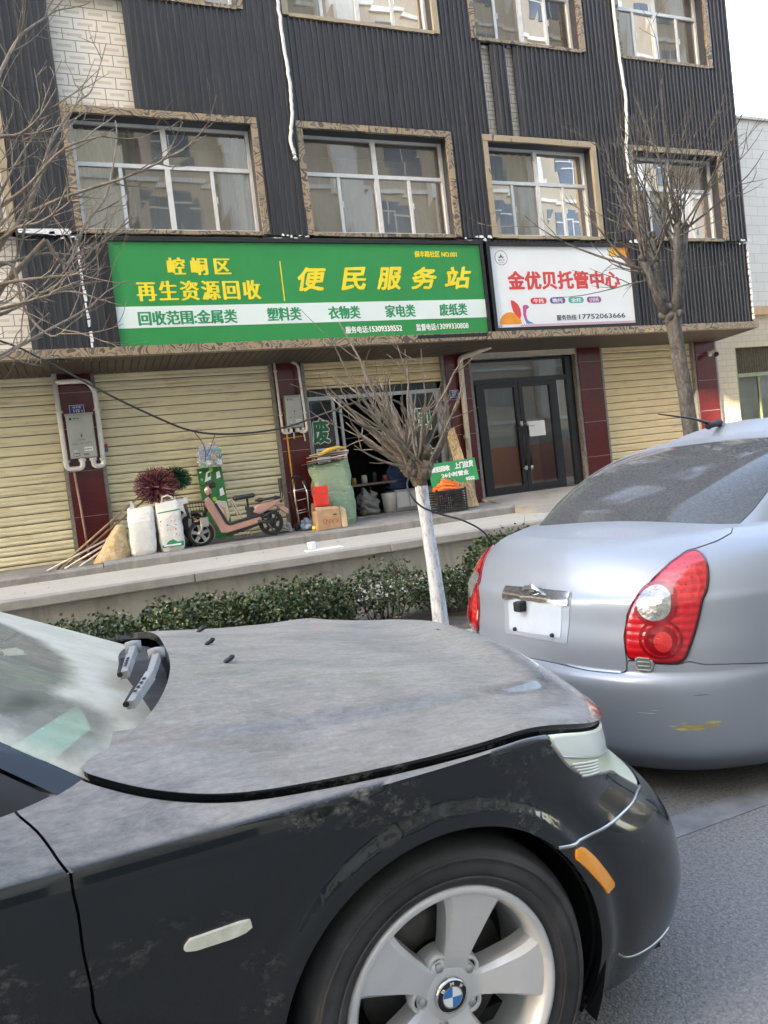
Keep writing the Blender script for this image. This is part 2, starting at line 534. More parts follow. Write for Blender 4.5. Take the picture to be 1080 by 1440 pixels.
M = {}
M['asphalt'] = None
def make_materials():
    # asphalt with pale aggregate and wear
    t = NT('asphalt'); v = t.coord()
    sp = t.n('ShaderNodeTexVoronoi', i_Scale=210.0); t.l(v, sp.inputs['Vector'])
    spd = t.n('ShaderNodeTexVoronoi', i_Scale=130.0); t.l(v, spd.inputs['Vector'])
    c = t.ramp(t.noise(.8, 5, .6, v), [(.3, (.205, .195, .18)), (.7, (.275, .262, .243))])
    c = t.mix(t.ramp(t.n('ShaderNodeSeparateColor').outputs[0] if False else sp.outputs['Color'], [(.45, (0, 0, 0)), (.9, (.45, .45, .45))]), c, (.30, .30, .29))
    c = t.mix(t.ramp(t.noise(75, 5, .85, v), [(.36, (.75, .75, .75)), (.56, (0, 0, 0))]), c, (.065, .062, .058))
    c = t.mix(t.ramp(t.noise(120, 4, .85, v), [(.58, (0, 0, 0)), (.72, (.6, .6, .6))]), c, (.44, .42, .39))
    c = t.mix(t.ramp(t.noise(.55, 5, .7, v, .8), [(.50, (0, 0, 0)), (.66, (.45, .45, .45))]), c, (.10, .097, .092))
    M['asphalt'] = t.done(t.bsdf(c, .85, spec=.35, bump=spd.outputs['Distance'], bstr=.5, bdist=.006))
    M['patch'] = mat('worn_line_paint', (.22, .22, .22), .9, 0, .25, 9, .4, 120)
    M['soil'] = mat('soil', (.10, .085, .065), .95, 0, .4, 14, .8, 60)
    M['paving'] = concrete('pale_paving', (.40, .385, .34), .35, 1.2)
    M['terrace'] = concrete('terrace_concrete', (.50, .485, .43), .25, .9)
    M['wallc'] = concrete('wall_concrete', (.29, .28, .25), 1.0, 1.3)
    M['capc'] = concrete('cap_concrete', (.36, .35, .32), .55, 1.5)
    M['stepc'] = concrete('step_concrete', (.27, .265, .25), .9, 1.8)
    M['floorc'] = concrete('floor_concrete', (.33, .31, .275), .6, 1.5)
    # dark painted corrugated cladding
    t = NT('dark_cladding'); v = t.coord((1, 1, .12))
    c = t.ramp(t.noise(9, 4, .6, v), [(.25, (.026, .027, .033)), (.6, (.043, .044, .052)), (.85, (.075, .075, .080))])
    w = t.ramp(t.noise(60, 3, .7, t.coord((1, 1, .03))), [(.64, (0, 0, 0)), (.74, (.5, .5, .5))])
    c = t.mix(w, c, (.16, .16, .18))
    M['clad'] = t.done(t.bsdf(c, .38, spec=.5, bump=t.noise(3, 2, .5, v), bstr=.05))
    # old white tile with a small printed bar in each tile
    t = NT('old_white_tile'); v = t.coord((1, 1, 1), (math.radians(90), 0, 0))
    br = t.n('ShaderNodeTexBrick', i_Scale=1.0, i_Mortar_Size=.006, i_Brick_Width=.30, i_Row_Height=.15, i_Mortar_Smooth=.1, offset=.5)
    t.l(v, br.inputs['Vector'])
    br.inputs['Color1'].default_value = (.70, .66, .57, 1); br.inputs['Color2'].default_value = (.76, .73, .66, 1)
    br.inputs['Mortar'].default_value = (.20, .18, .15, 1)
    b2 = t.n('ShaderNodeTexBrick', i_Scale=1.0, i_Mortar_Size=.055, i_Brick_Width=.30, i_Row_Height=.15, i_Mortar_Smooth=0, offset=.5)
    t.l(v, b2.inputs['Vector'])
    b2.inputs['Color1'].default_value = (1, 1, 1, 1); b2.inputs['Color2'].default_value = (1, 1, 1, 1); b2.inputs['Mortar'].default_value = (0, 0, 0, 1)
    c = t.mix(t.math('MULTIPLY', b2.outputs['Color'], .5), br.outputs['Color'], (.40, .30, .22))
    hole = t.ramp(t.noise(2.3, 4, .75, t.coord()), [(.66, (0, 0, 0)), (.68, (1, 1, 1))])
    c = t.mix(hole, c, (.17, .10, .07))
    c = t.mix(t.math('MULTIPLY', t.noise(1.5, 5, .7), .35), c, (.42, .36, .28))
    M['tile'] = t.done(t.bsdf(c, .45, bump=br.outputs['Fac'], bstr=.3, bdist=-.01))
    # neighbour: larger pale tiles
    def tile2(name, c1, c2, mo, bw, rh):
        t = NT(name); v = t.coord((1, 1, 1), (math.radians(90), 0, 0))
        br = t.n('ShaderNodeTexBrick', i_Scale=1.0, i_Mortar_Size=.005, i_Brick_Width=bw, i_Row_Height=rh, offset=.5)
        t.l(v, br.inputs['Vector'])
        br.inputs['Color1'].default_value = c4(c1); br.inputs['Color2'].default_value = c4(c2); br.inputs['Mortar'].default_value = c4(mo)
        c = t.mix(t.math('MULTIPLY', t.noise(1.3, 5, .7), .3), br.outputs['Color'], [q * .7 for q in c1])
        return t.done(t.bsdf(c, .5, bump=br.outputs['Fac'], bstr=.25, bdist=-.01))
    M['tilew'] = tile2('neighbour_white_tile', (.72, .68, .61), (.78, .74, .67), (.46, .43, .39), .42, .2)
    M['tiley'] = tile2('neighbour_tan_tile', (.58, .48, .33), (.63, .53, .38), (.40, .32, .22), .24, .12)
    M['tileo'] = mat('orange_tile_band', (.62, .38, .20), .5, 0, .1)
    # patterned peel film round the windows
    t = NT('patterned_film'); v = t.coord()
    n1 = t.noise(2.6, 1, .4, v, 2.2)
    c = t.ramp(n1, [(0, (.09, .075, .06)), (.31, (.31, .235, .145)), (.42, (.13, .12, .11)), (.465, (.33, .25, .155)), (.535, (.07, .066, .062)), (.585, (.30, .225, .14)), (.67, (.11, .10, .09)), (.72, (.31, .235, .145))], 'CONSTANT')
    M['film'] = t.done(t.bsdf(c, .35, bump=t.noise(14, 3, .6, v), bstr=.35, bdist=.02))
    t = NT('plain_film'); v = t.coord()
    c = t.ramp(t.noise(3, 4, .6, v, 1.2), [(.35, (.36, .29, .19)), (.6, (.42, .34, .23)), (.63, (.10, .09, .08)), (.70, (.40, .32, .21))], 'CONSTANT')
    M['film2'] = t.done(t.bsdf(c, .4, bump=t.noise(14, 3, .6, v), bstr=.3, bdist=.02))
    M['torn'] = mat('torn_white_film', (.70, .72, .74), .4, 0, .2, 30)
    # rusty cream shutter slats
    def shutter(name, base, rust):
        t = NT(name)
        v = t.coord((.55, 1, 6.0))
        c = t.ramp(t.noise(1.6, 4, .6), [(.3, [q * .86 for q in base]), (.7, base)])
        r1 = t.noise(2.6, 6, .74, v)
        c = t.mix(t.ramp(r1, [(.52, (0, 0, 0)), (.68, (rust, rust, rust))]), c, (.36, .19, .075))
        spots = t.noise(7.5, 4, .7, t.coord((.6, 1, 3)))
        c = t.mix(t.ramp(spots, [(.68, (0, 0, 0)), (.76, (rust, rust, rust))]), c, (.24, .10, .04))
        c = t.mix(t.math('MULTIPLY', t.noise(.9, 4, .6), .3), c, (.46, .38, .24))
        return t.done(t.bsdf(c, .55, spec=.4, bump=t.noise(20, 3, .6), bstr=.1))
    M['shut'] = shutter('cream_shutter', (.84, .79, .55), .70)
    M['shut2'] = shutter('tan_shutter', (.80, .66, .40), .65)
    M['grime_shade'] = mat('slat_grime_shade', (.10, .065, .035), .8, 0, .6, 3, stretch=(1, 1, 8))  # groove lines: grime together with groove shade painted as dark brown
    # polished dark red granite slabs
    t = NT('red_granite'); v = t.coord()
    c = t.ramp(t.noise(70, 4, .7, v), [(.3, (.045, .006, .008)), (.55, (.105, .014, .016)), (.75, (.16, .03, .03))])
    c = t.mix(t.ramp(t.noise(1.8, 5, .6, v, 1.5), [(.47, (0, 0, 0)), (.5, (.35, .35, .35)), (.53, (0, 0, 0))]), c, (.03, .008, .008))
    M['granite'] = t.done(t.bsdf(c, .16, spec=.5))
    M['seam'] = mat('pale_seam', (.30, .25, .23), .7)
    M['rail'] = mat('grey_guide_rail', (.22, .21, .19), .55, .3, .3, 20)
    M['soffit'] = mat('brown_soffit_slats', (.085, .068, .052), .6, 0, .35, 8, stretch=(1, 8, 1))
    M['black'] = mat('matt_black', (.012, .012, .013), .6, 0, .2)
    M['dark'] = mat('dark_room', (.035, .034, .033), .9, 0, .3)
    M['alu'] = mat('white_aluminium', (.62, .63, .63), .4, .1, .08, 10)
    M['alug'] = mat('grey_aluminium', (.40, .42, .43), .35, .5, .12, 10)
    M['doorf'] = mat('black_door_frame', (.016, .018, .022), .3, .2, .2, 10)
    M['pane'] = glass_mat('window_pane', (.66, .70, .67), 0, 1.9, .24, (.44, .41, .36), .05)
    M['pane2'] = glass_mat('shop_pane', (.72, .8, .78), 0, .8, .05)
    M['doorpane'] = glass_mat('door_pane', (.88, .92, .92), 0, 1.1, .04)
    M['curtain'] = mat('grey_curtain', (.58, .55, .49), .9, 0, .12, 5, stretch=(9, 1, .3))
    M['reveal'] = mat('dark_reveal', (.03, .034, .042), .5, 0, .2)
    M['signg'] = mat('green_sign_face', (.010, .245, .060), .42, 0, .05, 2)
    M['signw'] = mat('white_sign_face', (.72, .76, .77), .38, 0, .03, 2)
    M['signl'] = mat('white_sign_band', (.66, .76, .74), .38, 0, .03, 2)
    M['yellow'] = mat('yellow_lettering', (.80, .66, .03), .45, 0, .04)
    M['greent'] = mat('green_lettering', (.012, .26, .10), .45, 0, .05)
    M['white'] = mat('white_lettering', (.80, .82, .80), .45, 0, .04)
    M['redt'] = mat('red_lettering', (.62, .055, .05), .45, 0, .08)
    M['navyt'] = mat('dark_lettering', (.03, .035, .07), .5, 0, .1)
    M['sframe'] = mat('black_sign_frame', (.02, .021, .024), .4, .3, .2)
    M['orange'] = mat('orange_print', (.78, .28, .03), .45, 0, .1)
    M['amber'] = mat('amber_print', (.80, .46, .05), .45, 0, .1)
    M['purple'] = mat('purple_print', (.26, .07, .24), .45, 0, .1)
    M['pink'] = mat('magenta_print', (.50, .08, .26), .45, 0, .1)
    M['teal'] = mat('teal_print', (.05, .38, .33), .45, 0, .1)
    M['bluep'] = mat('blue_print', (.10, .22, .50), .45, 0, .1)
    M['violet'] = mat('violet_print', (.12, .09, .28), .45, 0, .1)
    M['plateb'] = mat('blue_enamel', (.015, .030, .20), .35, 0, .1)
    M['meter'] = mat('grey_meter_steel', (.38, .40, .37), .38, .35, .1, 5)
    M['pvc'] = mat('white_pvc', (.66, .66, .62), .4, 0, .1, 12)
    M['pvcc'] = mat('cream_pvc', (.55, .50, .40), .5, 0, .12, 10)
    M['gasy'] = mat('yellow_pipe_paint', (.50, .26, .05), .5, 0, .3, 20)
    M['cable'] = mat('black_cable', (.015, .015, .017), .5)
    M['rope'] = mat('white_conduit', (.62, .63, .60), .5, 0, .15, 25)
    M['opp'] = mat('beige_render', (.62, .52, .38), .8, 0, .12, .6)
    M['opp2'] = mat('tan_render', (.42, .33, .24), .8, 0, .12, .6)
    M['oppt'] = mat('pale_balcony', (.60, .56, .50), .8, 0, .1, 1)
    M['oppw'] = mat('far_window', (.05, .065, .085), .1, 0, .3, 1)
    M['wains'] = mat('orange_wainscot', (.85, .28, .09), .5, 0, .06)
    M['room'] = mat('room_plaster', (.60, .63, .60), .8, 0, .06)
    M['paper'] = mat('white_paper', (.76, .78, .78), .6, 0, .04)
    # bark
    def bark(name, a, b, c3, sc):
        t = NT(name); v = t.coord((1, 1, .45))
        n1 = t.noise(sc, 6, .7, v, .8)
        c = t.ramp(n1, [(.28, a), (.5, b), (.72, c3)])
        return t.done(t.bsdf(c, .9, spec=.2, bump=t.noise(sc * 1.5, 6, .7, v, .8), bstr=.7, bdist=.012))
    M['bark'] = bark('grey_bark', (.045, .042, .038), (.115, .108, .098), (.22, .21, .19), 22)
    M['bark2'] = bark('brown_bark', (.05, .038, .028), (.13, .105, .08), (.26, .22, .18), 28)
    M['twig'] = bark('pale_twig', (.12, .10, .078), (.235, .20, .16), (.35, .31, .26), 16)
    M['twigd'] = bark('dark_twig', (.05, .042, .035), (.12, .105, .09), (.22, .20, .17), 16)
    M['lime'] = bark('white_limewash', (.20, .20, .20), (.60, .64, .69), (.78, .80, .82), 24)
    # hedge leaves
    for k, (a, b) in enumerate((((.015, .034, .011), (.042, .078, .022)), ((.03, .055, .016), (.085, .13, .035)), ((.08, .065, .03), (.15, .12, .06)), ((.12, .14, .085), (.24, .27, .17)))):
        t = NT('hedge_leaf' if not k else 'hedge_leaf_' + ('pale', 'dry', 'dusty')[k - 1])
        c = t.ramp(t.noise(9, 3, .6), [(.3, a), (.7, b)])
        M['leaf%d' % k] = t.done(t.bsdf(c, .42, spec=.45))
make_materials()
# ------------------------------------------------------------------ ground, road, terrace
def setting():
    s = lambda o: tag(o, kind='structure')
    s(build(MB().box(-260, 260, -260, 260, -.30, -.012), 'ground', M['soil'], base=(0, 0, -.3)))
    s(build(MB().box(-90, 90, -11.0, 5.0, -.2, 0.0), 'road', M['asphalt'], base=(0, 0, 0)))
    s(build(MB().box(-40, 40, 2.04, 2.165, -.05, 0.004), 'road_marking', M['patch'], base=(0, 2.1, 0)))
    k = MB()
    x = -20.0
    while x < 24:
        k.bbox(x, x + .79, 5.0, 5.15, -.1, .13, .012); x += .8
    s(build(k, 'kerb', M['capc'], base=(0, 5.05, 0)))
    s(build(MB().box(-40, 40, 5.15, 7.35, -.2, .09), 'planting_bed', M['soil'], base=(0, 6, 0)))
    s(build(MB().box(-40, 40, 7.35, 8.55, -.2, .12), 'lower_pavement', M['paving'], base=(0, 8, 0)))
    s(build(MB().box(-40, 40, 8.60, 10.52, -.2, .558), 'terrace_pavement', M['terrace'], base=(0, 9.5, .5)))
    # shop floor with its worn front edge, sloping up a little to the doors
    st = MB()
    rng = random.Random(3)
    def slab(x0, x1, z0, z1):
        n = int((x1 - x0) / .12); rows = []
        for i in range(n + 1):
            x = x0 + (x1 - x0) * i / n
            j = rng.uniform(-.012, .012)
            rows.append([(x, 10.50 + j, .30), (x, 10.50 + j * .7, z0 - .03 + j * .4), (x, 10.53 + j, z0 + rng.uniform(-.006, .004)), (x, 11.2, lerp(z0, z1, .6)), (x, 11.75, z1)])
        A = np.array(rows)
        st.grid(A[:, :, 0], A[:, :, 1], A[:, :, 2], smooth=False, flip=True)
    slab(-14, .075, .665, .70); slab(.085, 6.45, .69, .755)
    st.add([(6.45, 10.49, .30), (6.45, 11.75, .30), (6.45, 11.75, .755), (6.45, 10.5, .69)], [(0, 1, 2, 3)])
    s(build(st, 'shop_step', M['stepc'], base=(0, 11, .5)))
    rp = MB().add([(6.452, 9.7, .5585), (14, 9.7, .5585), (14, 11.75, .83), (6.452, 11.75, .83), (6.452, 9.7, .3), (14, 9.7, .3), (14, 11.75, .3), (6.452, 11.75, .3)],
                  [(0, 1, 2, 3), (0, 3, 7, 4), (0, 4, 5, 1)])
    s(build(rp, 'entrance_ramp', M['floorc'], base=(9, 10.5, .5)))
    s(build(MB().box(-14, 12.3, 11.752, 16, -.1, .70), 'shop_floor', M['floorc'], base=(0, 13, .7)))
    # low wall of the terrace
    w = thing('retaining_wall', 'stained grey concrete retaining wall with a projecting cap behind the hedge', 'wall', (3, 8.56, 0))
    b = MB(); X = np.linspace(-20, 30, 260); Z = np.array([-.05, .15, .30, .46])
    rn = np.random.default_rng(5)
    XX, ZZ = np.meshgrid(X, Z)
    b.grid(XX, 8.57 + rn.normal(0, .003, XX.shape), ZZ, smooth=True)
    b.box(-20, 30, 8.60, 8.62, -.05, .46)
    build(b, 'wall_body', M['wallc'], w)
    c = MB(); x = -20.0
    while x < 30:
        L = rng.choice((1.9, 2.4, 3.1))
        j = rng.uniform(-.006, .006)
        c.bbox(x, x + L - .006, 8.50 + j, 8.74, .462, .563 + j * .5, .012); x += L
    build(c, 'wall_cap', M['capc'], w)
setting()

# ------------------------------------------------------------------ the shop building
BL = thing('shop_building', 'three storey shop building clad in dark corrugated metal with shutters below', 'building', (6, 11.7, 0))
FY = 10.60
WX = [(-3.05, -.43), (.30, 2.90), (3.50, 6.05), (6.64, 8.87), (9.59, 11.77)]

def cladding(mb, x0, x1, z0, z1, y, rng, per=.088):
    x = x0
    prof = []
    n = max(1, round((x1 - x0) / per)); p = (x1 - x0) / n
    for i in range(n):
        j = rng.uniform(-.003, .003)
        a = x0 + i * p
        prof += [(a, y + .004), (a + .66 * p, y + .001 + j), (a + .70 * p, y - .024 + j), (a + .93 * p, y - .023 + j), (a + .97 * p, y + .002)]
    prof.append((x1, y + .004))
    k = len(prof)
    vs = [(px, py, z0) for px, py in prof] + [(px, py, z1) for px, py in prof]
    fs = [(i, i + 1, k + i + 1, k + i) for i in range(k - 1)]
    mb.add(vs, fs)
    mb.box(x0, x1, y + .006, y + .05, z0, z1)

def facade():
    rng = random.Random(11)
    # masonry behind the cladding: tiles show where panels are missing
    w = MB()
    def wall_rect(x0, x1, z0, z1): w.box(x0, x1, 10.70, 10.95, z0, z1)
    zs = [(5.06, 6.75), (8.26, 9.95)]
    xs = [-14] + [v for a in WX for v in a] + [12.25]
    for i in range(0, len(xs), 2): wall_rect(xs[i], xs[i + 1], 5.06, 11.6)
    for a, b in WX:
        wall_rect(a, b, 6.75, 8.26); wall_rect(a, b, 9.95, 11.6)
    w.box(-14, 12.25, 10.74, 10.95, 3.44, 5.058)
    w.box(12.05, 12.245, 10.952, 22, 3.44, 11.6)
    w.box(-14, 12.25, 10.6, 22, 11.602, 11.8)
    w.box(-14, 12.25, 22.0, 22.2, 0, 11.6)
    build(w, 'wall', M['tile'], BL)
    # cladding panels
    def panel(rects, y=FY):
        b = MB()
        for r in rects: cladding(b, *r, y, rng)
        return build(b, 'cladding_panel', M['clad'], BL)
    cols = [(-14, -3.05), (-.43, .30), (2.90, 3.50), (6.05, 6.64), (8.87, 9.59), (11.77, 12.25)]
    for a, b in cols:
        panel([(a, b, 5.07, 6.90), (a, b, 6.905, 11.6)])
    panel([(1.25, 2.899, 6.76, 8.25)])
    panel([(3.501, 6.049, 6.76, 8.25)])
    panel([(6.641, 6.79, 6.76, 8.25)]); panel([(6.97, 7.25, 6.76, 8.22)]); panel([(7.42, 8.869, 6.76, 8.25)])
    panel([(9.591, 11.769, 6.76, 8.25)])
    panel([(-3.049, -.431, 6.76, 8.25)])
    for a, b in WX: panel([(a + .001, b - .001, 9.97, 11.6)])
    panel([(-.43, .62, 3.545, 5.055)], 10.68)
    panel([(.622, 9.46, 3.545, 5.055)], 10.70)
    panel([(9.462, 12.29, 3.545, 5.055)], 10.66)
    side = MB()
    for i in range(50):
        y = 10.69 + i * .22
        side.box(12.25, 12.262, y, y + .2, 3.545, 11.6)
    build(side, 'side_cladding', M['clad'], BL)
    # film covered lip over the shops, slatted ceiling of the overhang
    lip = MB(); x = -14.0
    while x < 12.3:
        L = min(rng.uniform(.6, 1.6), 12.31 - x); j = rng.uniform(-.006, .006)
        lip.box(x, x + L - .003, 10.545 + j, 10.66, 3.425 + j * .5, 3.542); x += L
    build(lip, 'canopy_lip', M['film'], BL)
    so = MB(); x = -14.0
    while x < 12.28:
        so.hexa([(x, 10.66, 3.425), (x + .095, 10.66, 3.425), (x + .095, 11.98, 3.37), (x, 11.98, 3.37), (x, 10.66, 3.445), (x + .095, 10.66, 3.445), (x + .095, 11.98, 3.39), (x, 11.98, 3.39)])
        x += .105
    so.box(-14, 12.28, 10.67, 12, 3.452, 3.47)
    build(so, 'soffit', M['soffit'], BL)
    # torn white protective film left along the joints
    def film(mb): return build(mb, 'torn_film', M['torn'], BL)
    def shred(x0, x1, z0, z1, y):
        tn = MB(); a = x0
        while a < x1:
            c = lerp(z0, z1, rng.random()); ww, hh = rng.uniform(.04, .10), rng.uniform(.015, .05)
            tn.prism([(a, c), (a + ww, c + rng.uniform(-.02, .02)), (a + ww * .8, c + hh), (a + ww * .2, c + hh * rng.uniform(.6, 1.3))], y, y - .003)
            a += ww * rng.uniform(.8, 1.7)
        film(tn)
    tn = MB(); z = 3.56
    while z < 5.0:
        h = rng.uniform(.05, .16); xo = .268 + (5.0 - z) * .018
        tn.prism([(xo, z), (xo + rng.uniform(.02, .045), z + .01), (xo + rng.uniform(.018, .04), z + h), (xo - .004, z + h - .01)], 10.652, 10.649)
        z += h + rng.choice((.0, .01, .05))
    film(tn)
    film(MB().prism([(-.40, 5.05), (.20, 5.03), (.24, 5.07), (.2, 5.11), (-.41, 5.10)], 10.570, 10.567))
    for r in ((-.05, .25, 4.96, 5.05, 10.57), (2.95, 3.5, 4.97, 5.09, 10.57), (6.1, 6.62, 4.99, 5.09, 10.57), (9.4, 9.6, 4.95, 5.08, 10.56), (12.0, 12.25, 4.98, 5.08, 10.56), (6.72, 7.4, 8.16, 8.24, 10.66)): shred(*r)
    tn = MB()
    for i in range(12):
        z = 3.6 + i * .12
        tn.prism([(12.262, z), (12.285, z + .01), (12.28, z + .1), (12.264, z + .09)], 10.6, 10.64)
    film(tn)

def window(x0, x1, z0, z1, k, blind=0.0):
    rng = random.Random(k * 13 + 5)
    s = .085
    f = MB()
    a0, a1, c0, c1 = x0 + s, x1 - s, z0 + .035, z1 - s
    y0, y1 = 10.78, 10.83
    W = a1 - a0; H = c1 - c0
    tz = c0 + H * .60
    cx = (a0 + a1) / 2
    f.box(a0, a1, y0, y1, c0, c0 + .05); f.box(a0, a1, y0, y1, c1 - .045, c1)
    f.box(a0, a0 + .045, y0, y1, c0 + .05, c1 - .045); f.box(a1 - .045, a1, y0, y1, c0 + .05, c1 - .045)
    f.box(cx - .035, cx + .035, y0 - .004, y1 + .002, c0 + .05, c1 - .045)
    for p, q in ((a0 + .045, cx - .035), (cx + .035, a1 - .045)):
        f.box(p, q, y0 - .002, y1, tz, tz + .055)
        m = p + (q - p) * rng.uniform(.46, .54)
        f.box(m - .024, m + .024, y0 + .004, y1 - .004, c0 + .05, tz)
        f.box(p, m - .024, y0 + .012, y1 - .006, c0 + .05, c0 + .085); f.box(m + .024, q, y0 + .012, y1 - .006, c0 + .05, c0 + .085)
        f.box(m + .03, m + .042, y0 - .012, y0 + .004, c0 + H * .3, c0 + H * .36)
    fo = build(f, 'window', M['alu'], BL)
    p = MB()
    for q0, q1 in ((a0 + .045, cx - .035), (cx + .035, a1 - .045)):
        m = (q0 + q1) / 2
        for u0, u1, v0, v1, yy in ((q0, m, c0 + .07, tz, .806), (m, q1, c0 + .07, tz, .816), (q0, q1, tz + .05, c1 - .04, .81)):
            j = rng.uniform(-.004, .004)
            p.add([(u0, 10 + yy + j, v0), (u1, 10 + yy - j, v0), (u1, 10 + yy - j + .002, v1), (u0, 10 + yy + j - .002, v1)], [(0, 1, 2, 3)])
    build(p, 'pane', M['pane'], fo)
    g = MB()
    yy = 10.566
    for (u0, u1, v0, v1) in ((x0 - .01, x1 + .01, z1 - s, z1 + .01), (x0 - .01, x0 + s, z0, z1 - s - .001), (x1 - s, x1 + .01, z0, z1 - s - .001), (x0 + s + .001, x1 - s - .001, z0 - .02, z0 + .032)):
        n = max(2, int(max(u1 - u0, v1 - v0) / .35))
        for i in range(n):
            j = rng.uniform(-.006, .008)
            if u1 - u0 > v1 - v0:
                g.box(lerp(u0, u1, i / n), lerp(u0, u1, (i + 1) / n) - .001, yy + j, 10.62, v0 + j, v1 + j * .6)
            else:
                g.box(u0 + j, u1 + j * .5, yy + j, 10.62, lerp(v0, v1, i / n), lerp(v0, v1, (i + 1) / n) - .001)
    build(g, 'surround', M['film' if k % 3 else 'film2'], fo)
    r = MB()
    r.box(x0 + s, x1 - s, 10.621, 10.775, z1 - s - .012, z1 - s - .002)
    r.box(x0 + s - .012, x0 + s - .002, 10.621, 10.775, z0, z1 - s - .012); r.box(x1 - s + .002, x1 - s + .012, 10.621, 10.775, z0, z1 - s - .012)
    r.box(x0 + s, x1 - s, 10.621, 10.775, z0 + .02, z0 + .033)
    build(r, 'reveal', M['reveal'], fo)
    c = MB()
    nn = 60
    def cloth(u0, u1, v0, v1, yb):
        X = np.linspace(u0, u1, nn); XX, ZZ = np.meshgrid(X, np.array([v0, v1]))
        c.grid(XX, yb + .02 * np.sin(XX * 41 + k) + .012 * np.sin(XX * 97), ZZ)
    if blind:
        cloth(a0, lerp(a0, a1, blind), c0, c1, 11.02)
        if k % 2: cloth(lerp(a0, a1, .9), a1, c0, c1, 11.02)
    c.box(a0, a1, 11.5, 11.52, c0, c1)
    build(c, 'curtain', M['curtain'], fo)
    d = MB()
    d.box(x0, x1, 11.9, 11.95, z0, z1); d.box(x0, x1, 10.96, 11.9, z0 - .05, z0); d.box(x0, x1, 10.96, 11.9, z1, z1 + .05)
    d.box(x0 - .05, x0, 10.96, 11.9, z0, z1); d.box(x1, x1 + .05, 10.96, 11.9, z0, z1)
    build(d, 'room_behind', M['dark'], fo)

facade()
for i, (a, b) in enumerate(WX):
    window(a, b, 5.08, 6.73, i, (.25, .35, .0, .55, .6)[i])
    window(a, b, 8.27, 9.94, i + 7, (.3, .5, .7, .6, .9)[i])

def shutter_mesh(x0, x1, z0, z1, y=11.70, per=.138):
    mb = MB()
    n = max(1, round((z1 - z0) / per)); p = (z1 - z0) / n
    prof = []
    for i in range(n):
        b = z0 + i * p
        for t, d in ((0, .0), (.05, .020), (.09, .003), (.25, -.010), (.45, -.006), (.50, .0), (.56, -.007), (.75, -.011), (.93, -.002)):
            prof.append((b + t * p, y + d))
    prof.append((z1, y))
    Z = np.array([q[0] for q in prof]); Y = np.array([q[1] for q in prof])
    X = np.linspace(x0, x1, 12)
    ZZ, XX = np.meshgrid(Z, X, indexing='ij')
    YY = np.repeat(Y[:, None], 12, 1) + .006 * np.sin(XX * 2.1 + ZZ * .7)
    mb.grid(XX, YY, ZZ, smooth=False)
    nf = len(Z) - 1; o0 = len(mb.m) - nf * 11
    for r in range(nf):
        if r % 9 < 2:
            for q in range(11): mb.m[o0 + r * 11 + q] = 1
    mb.box(x0, x1, y + .03, y + .05, z0, z1)
    mb.box(x0, x1, y - .02, y + .029, z0 - .035, z0 - .001)
    return mb

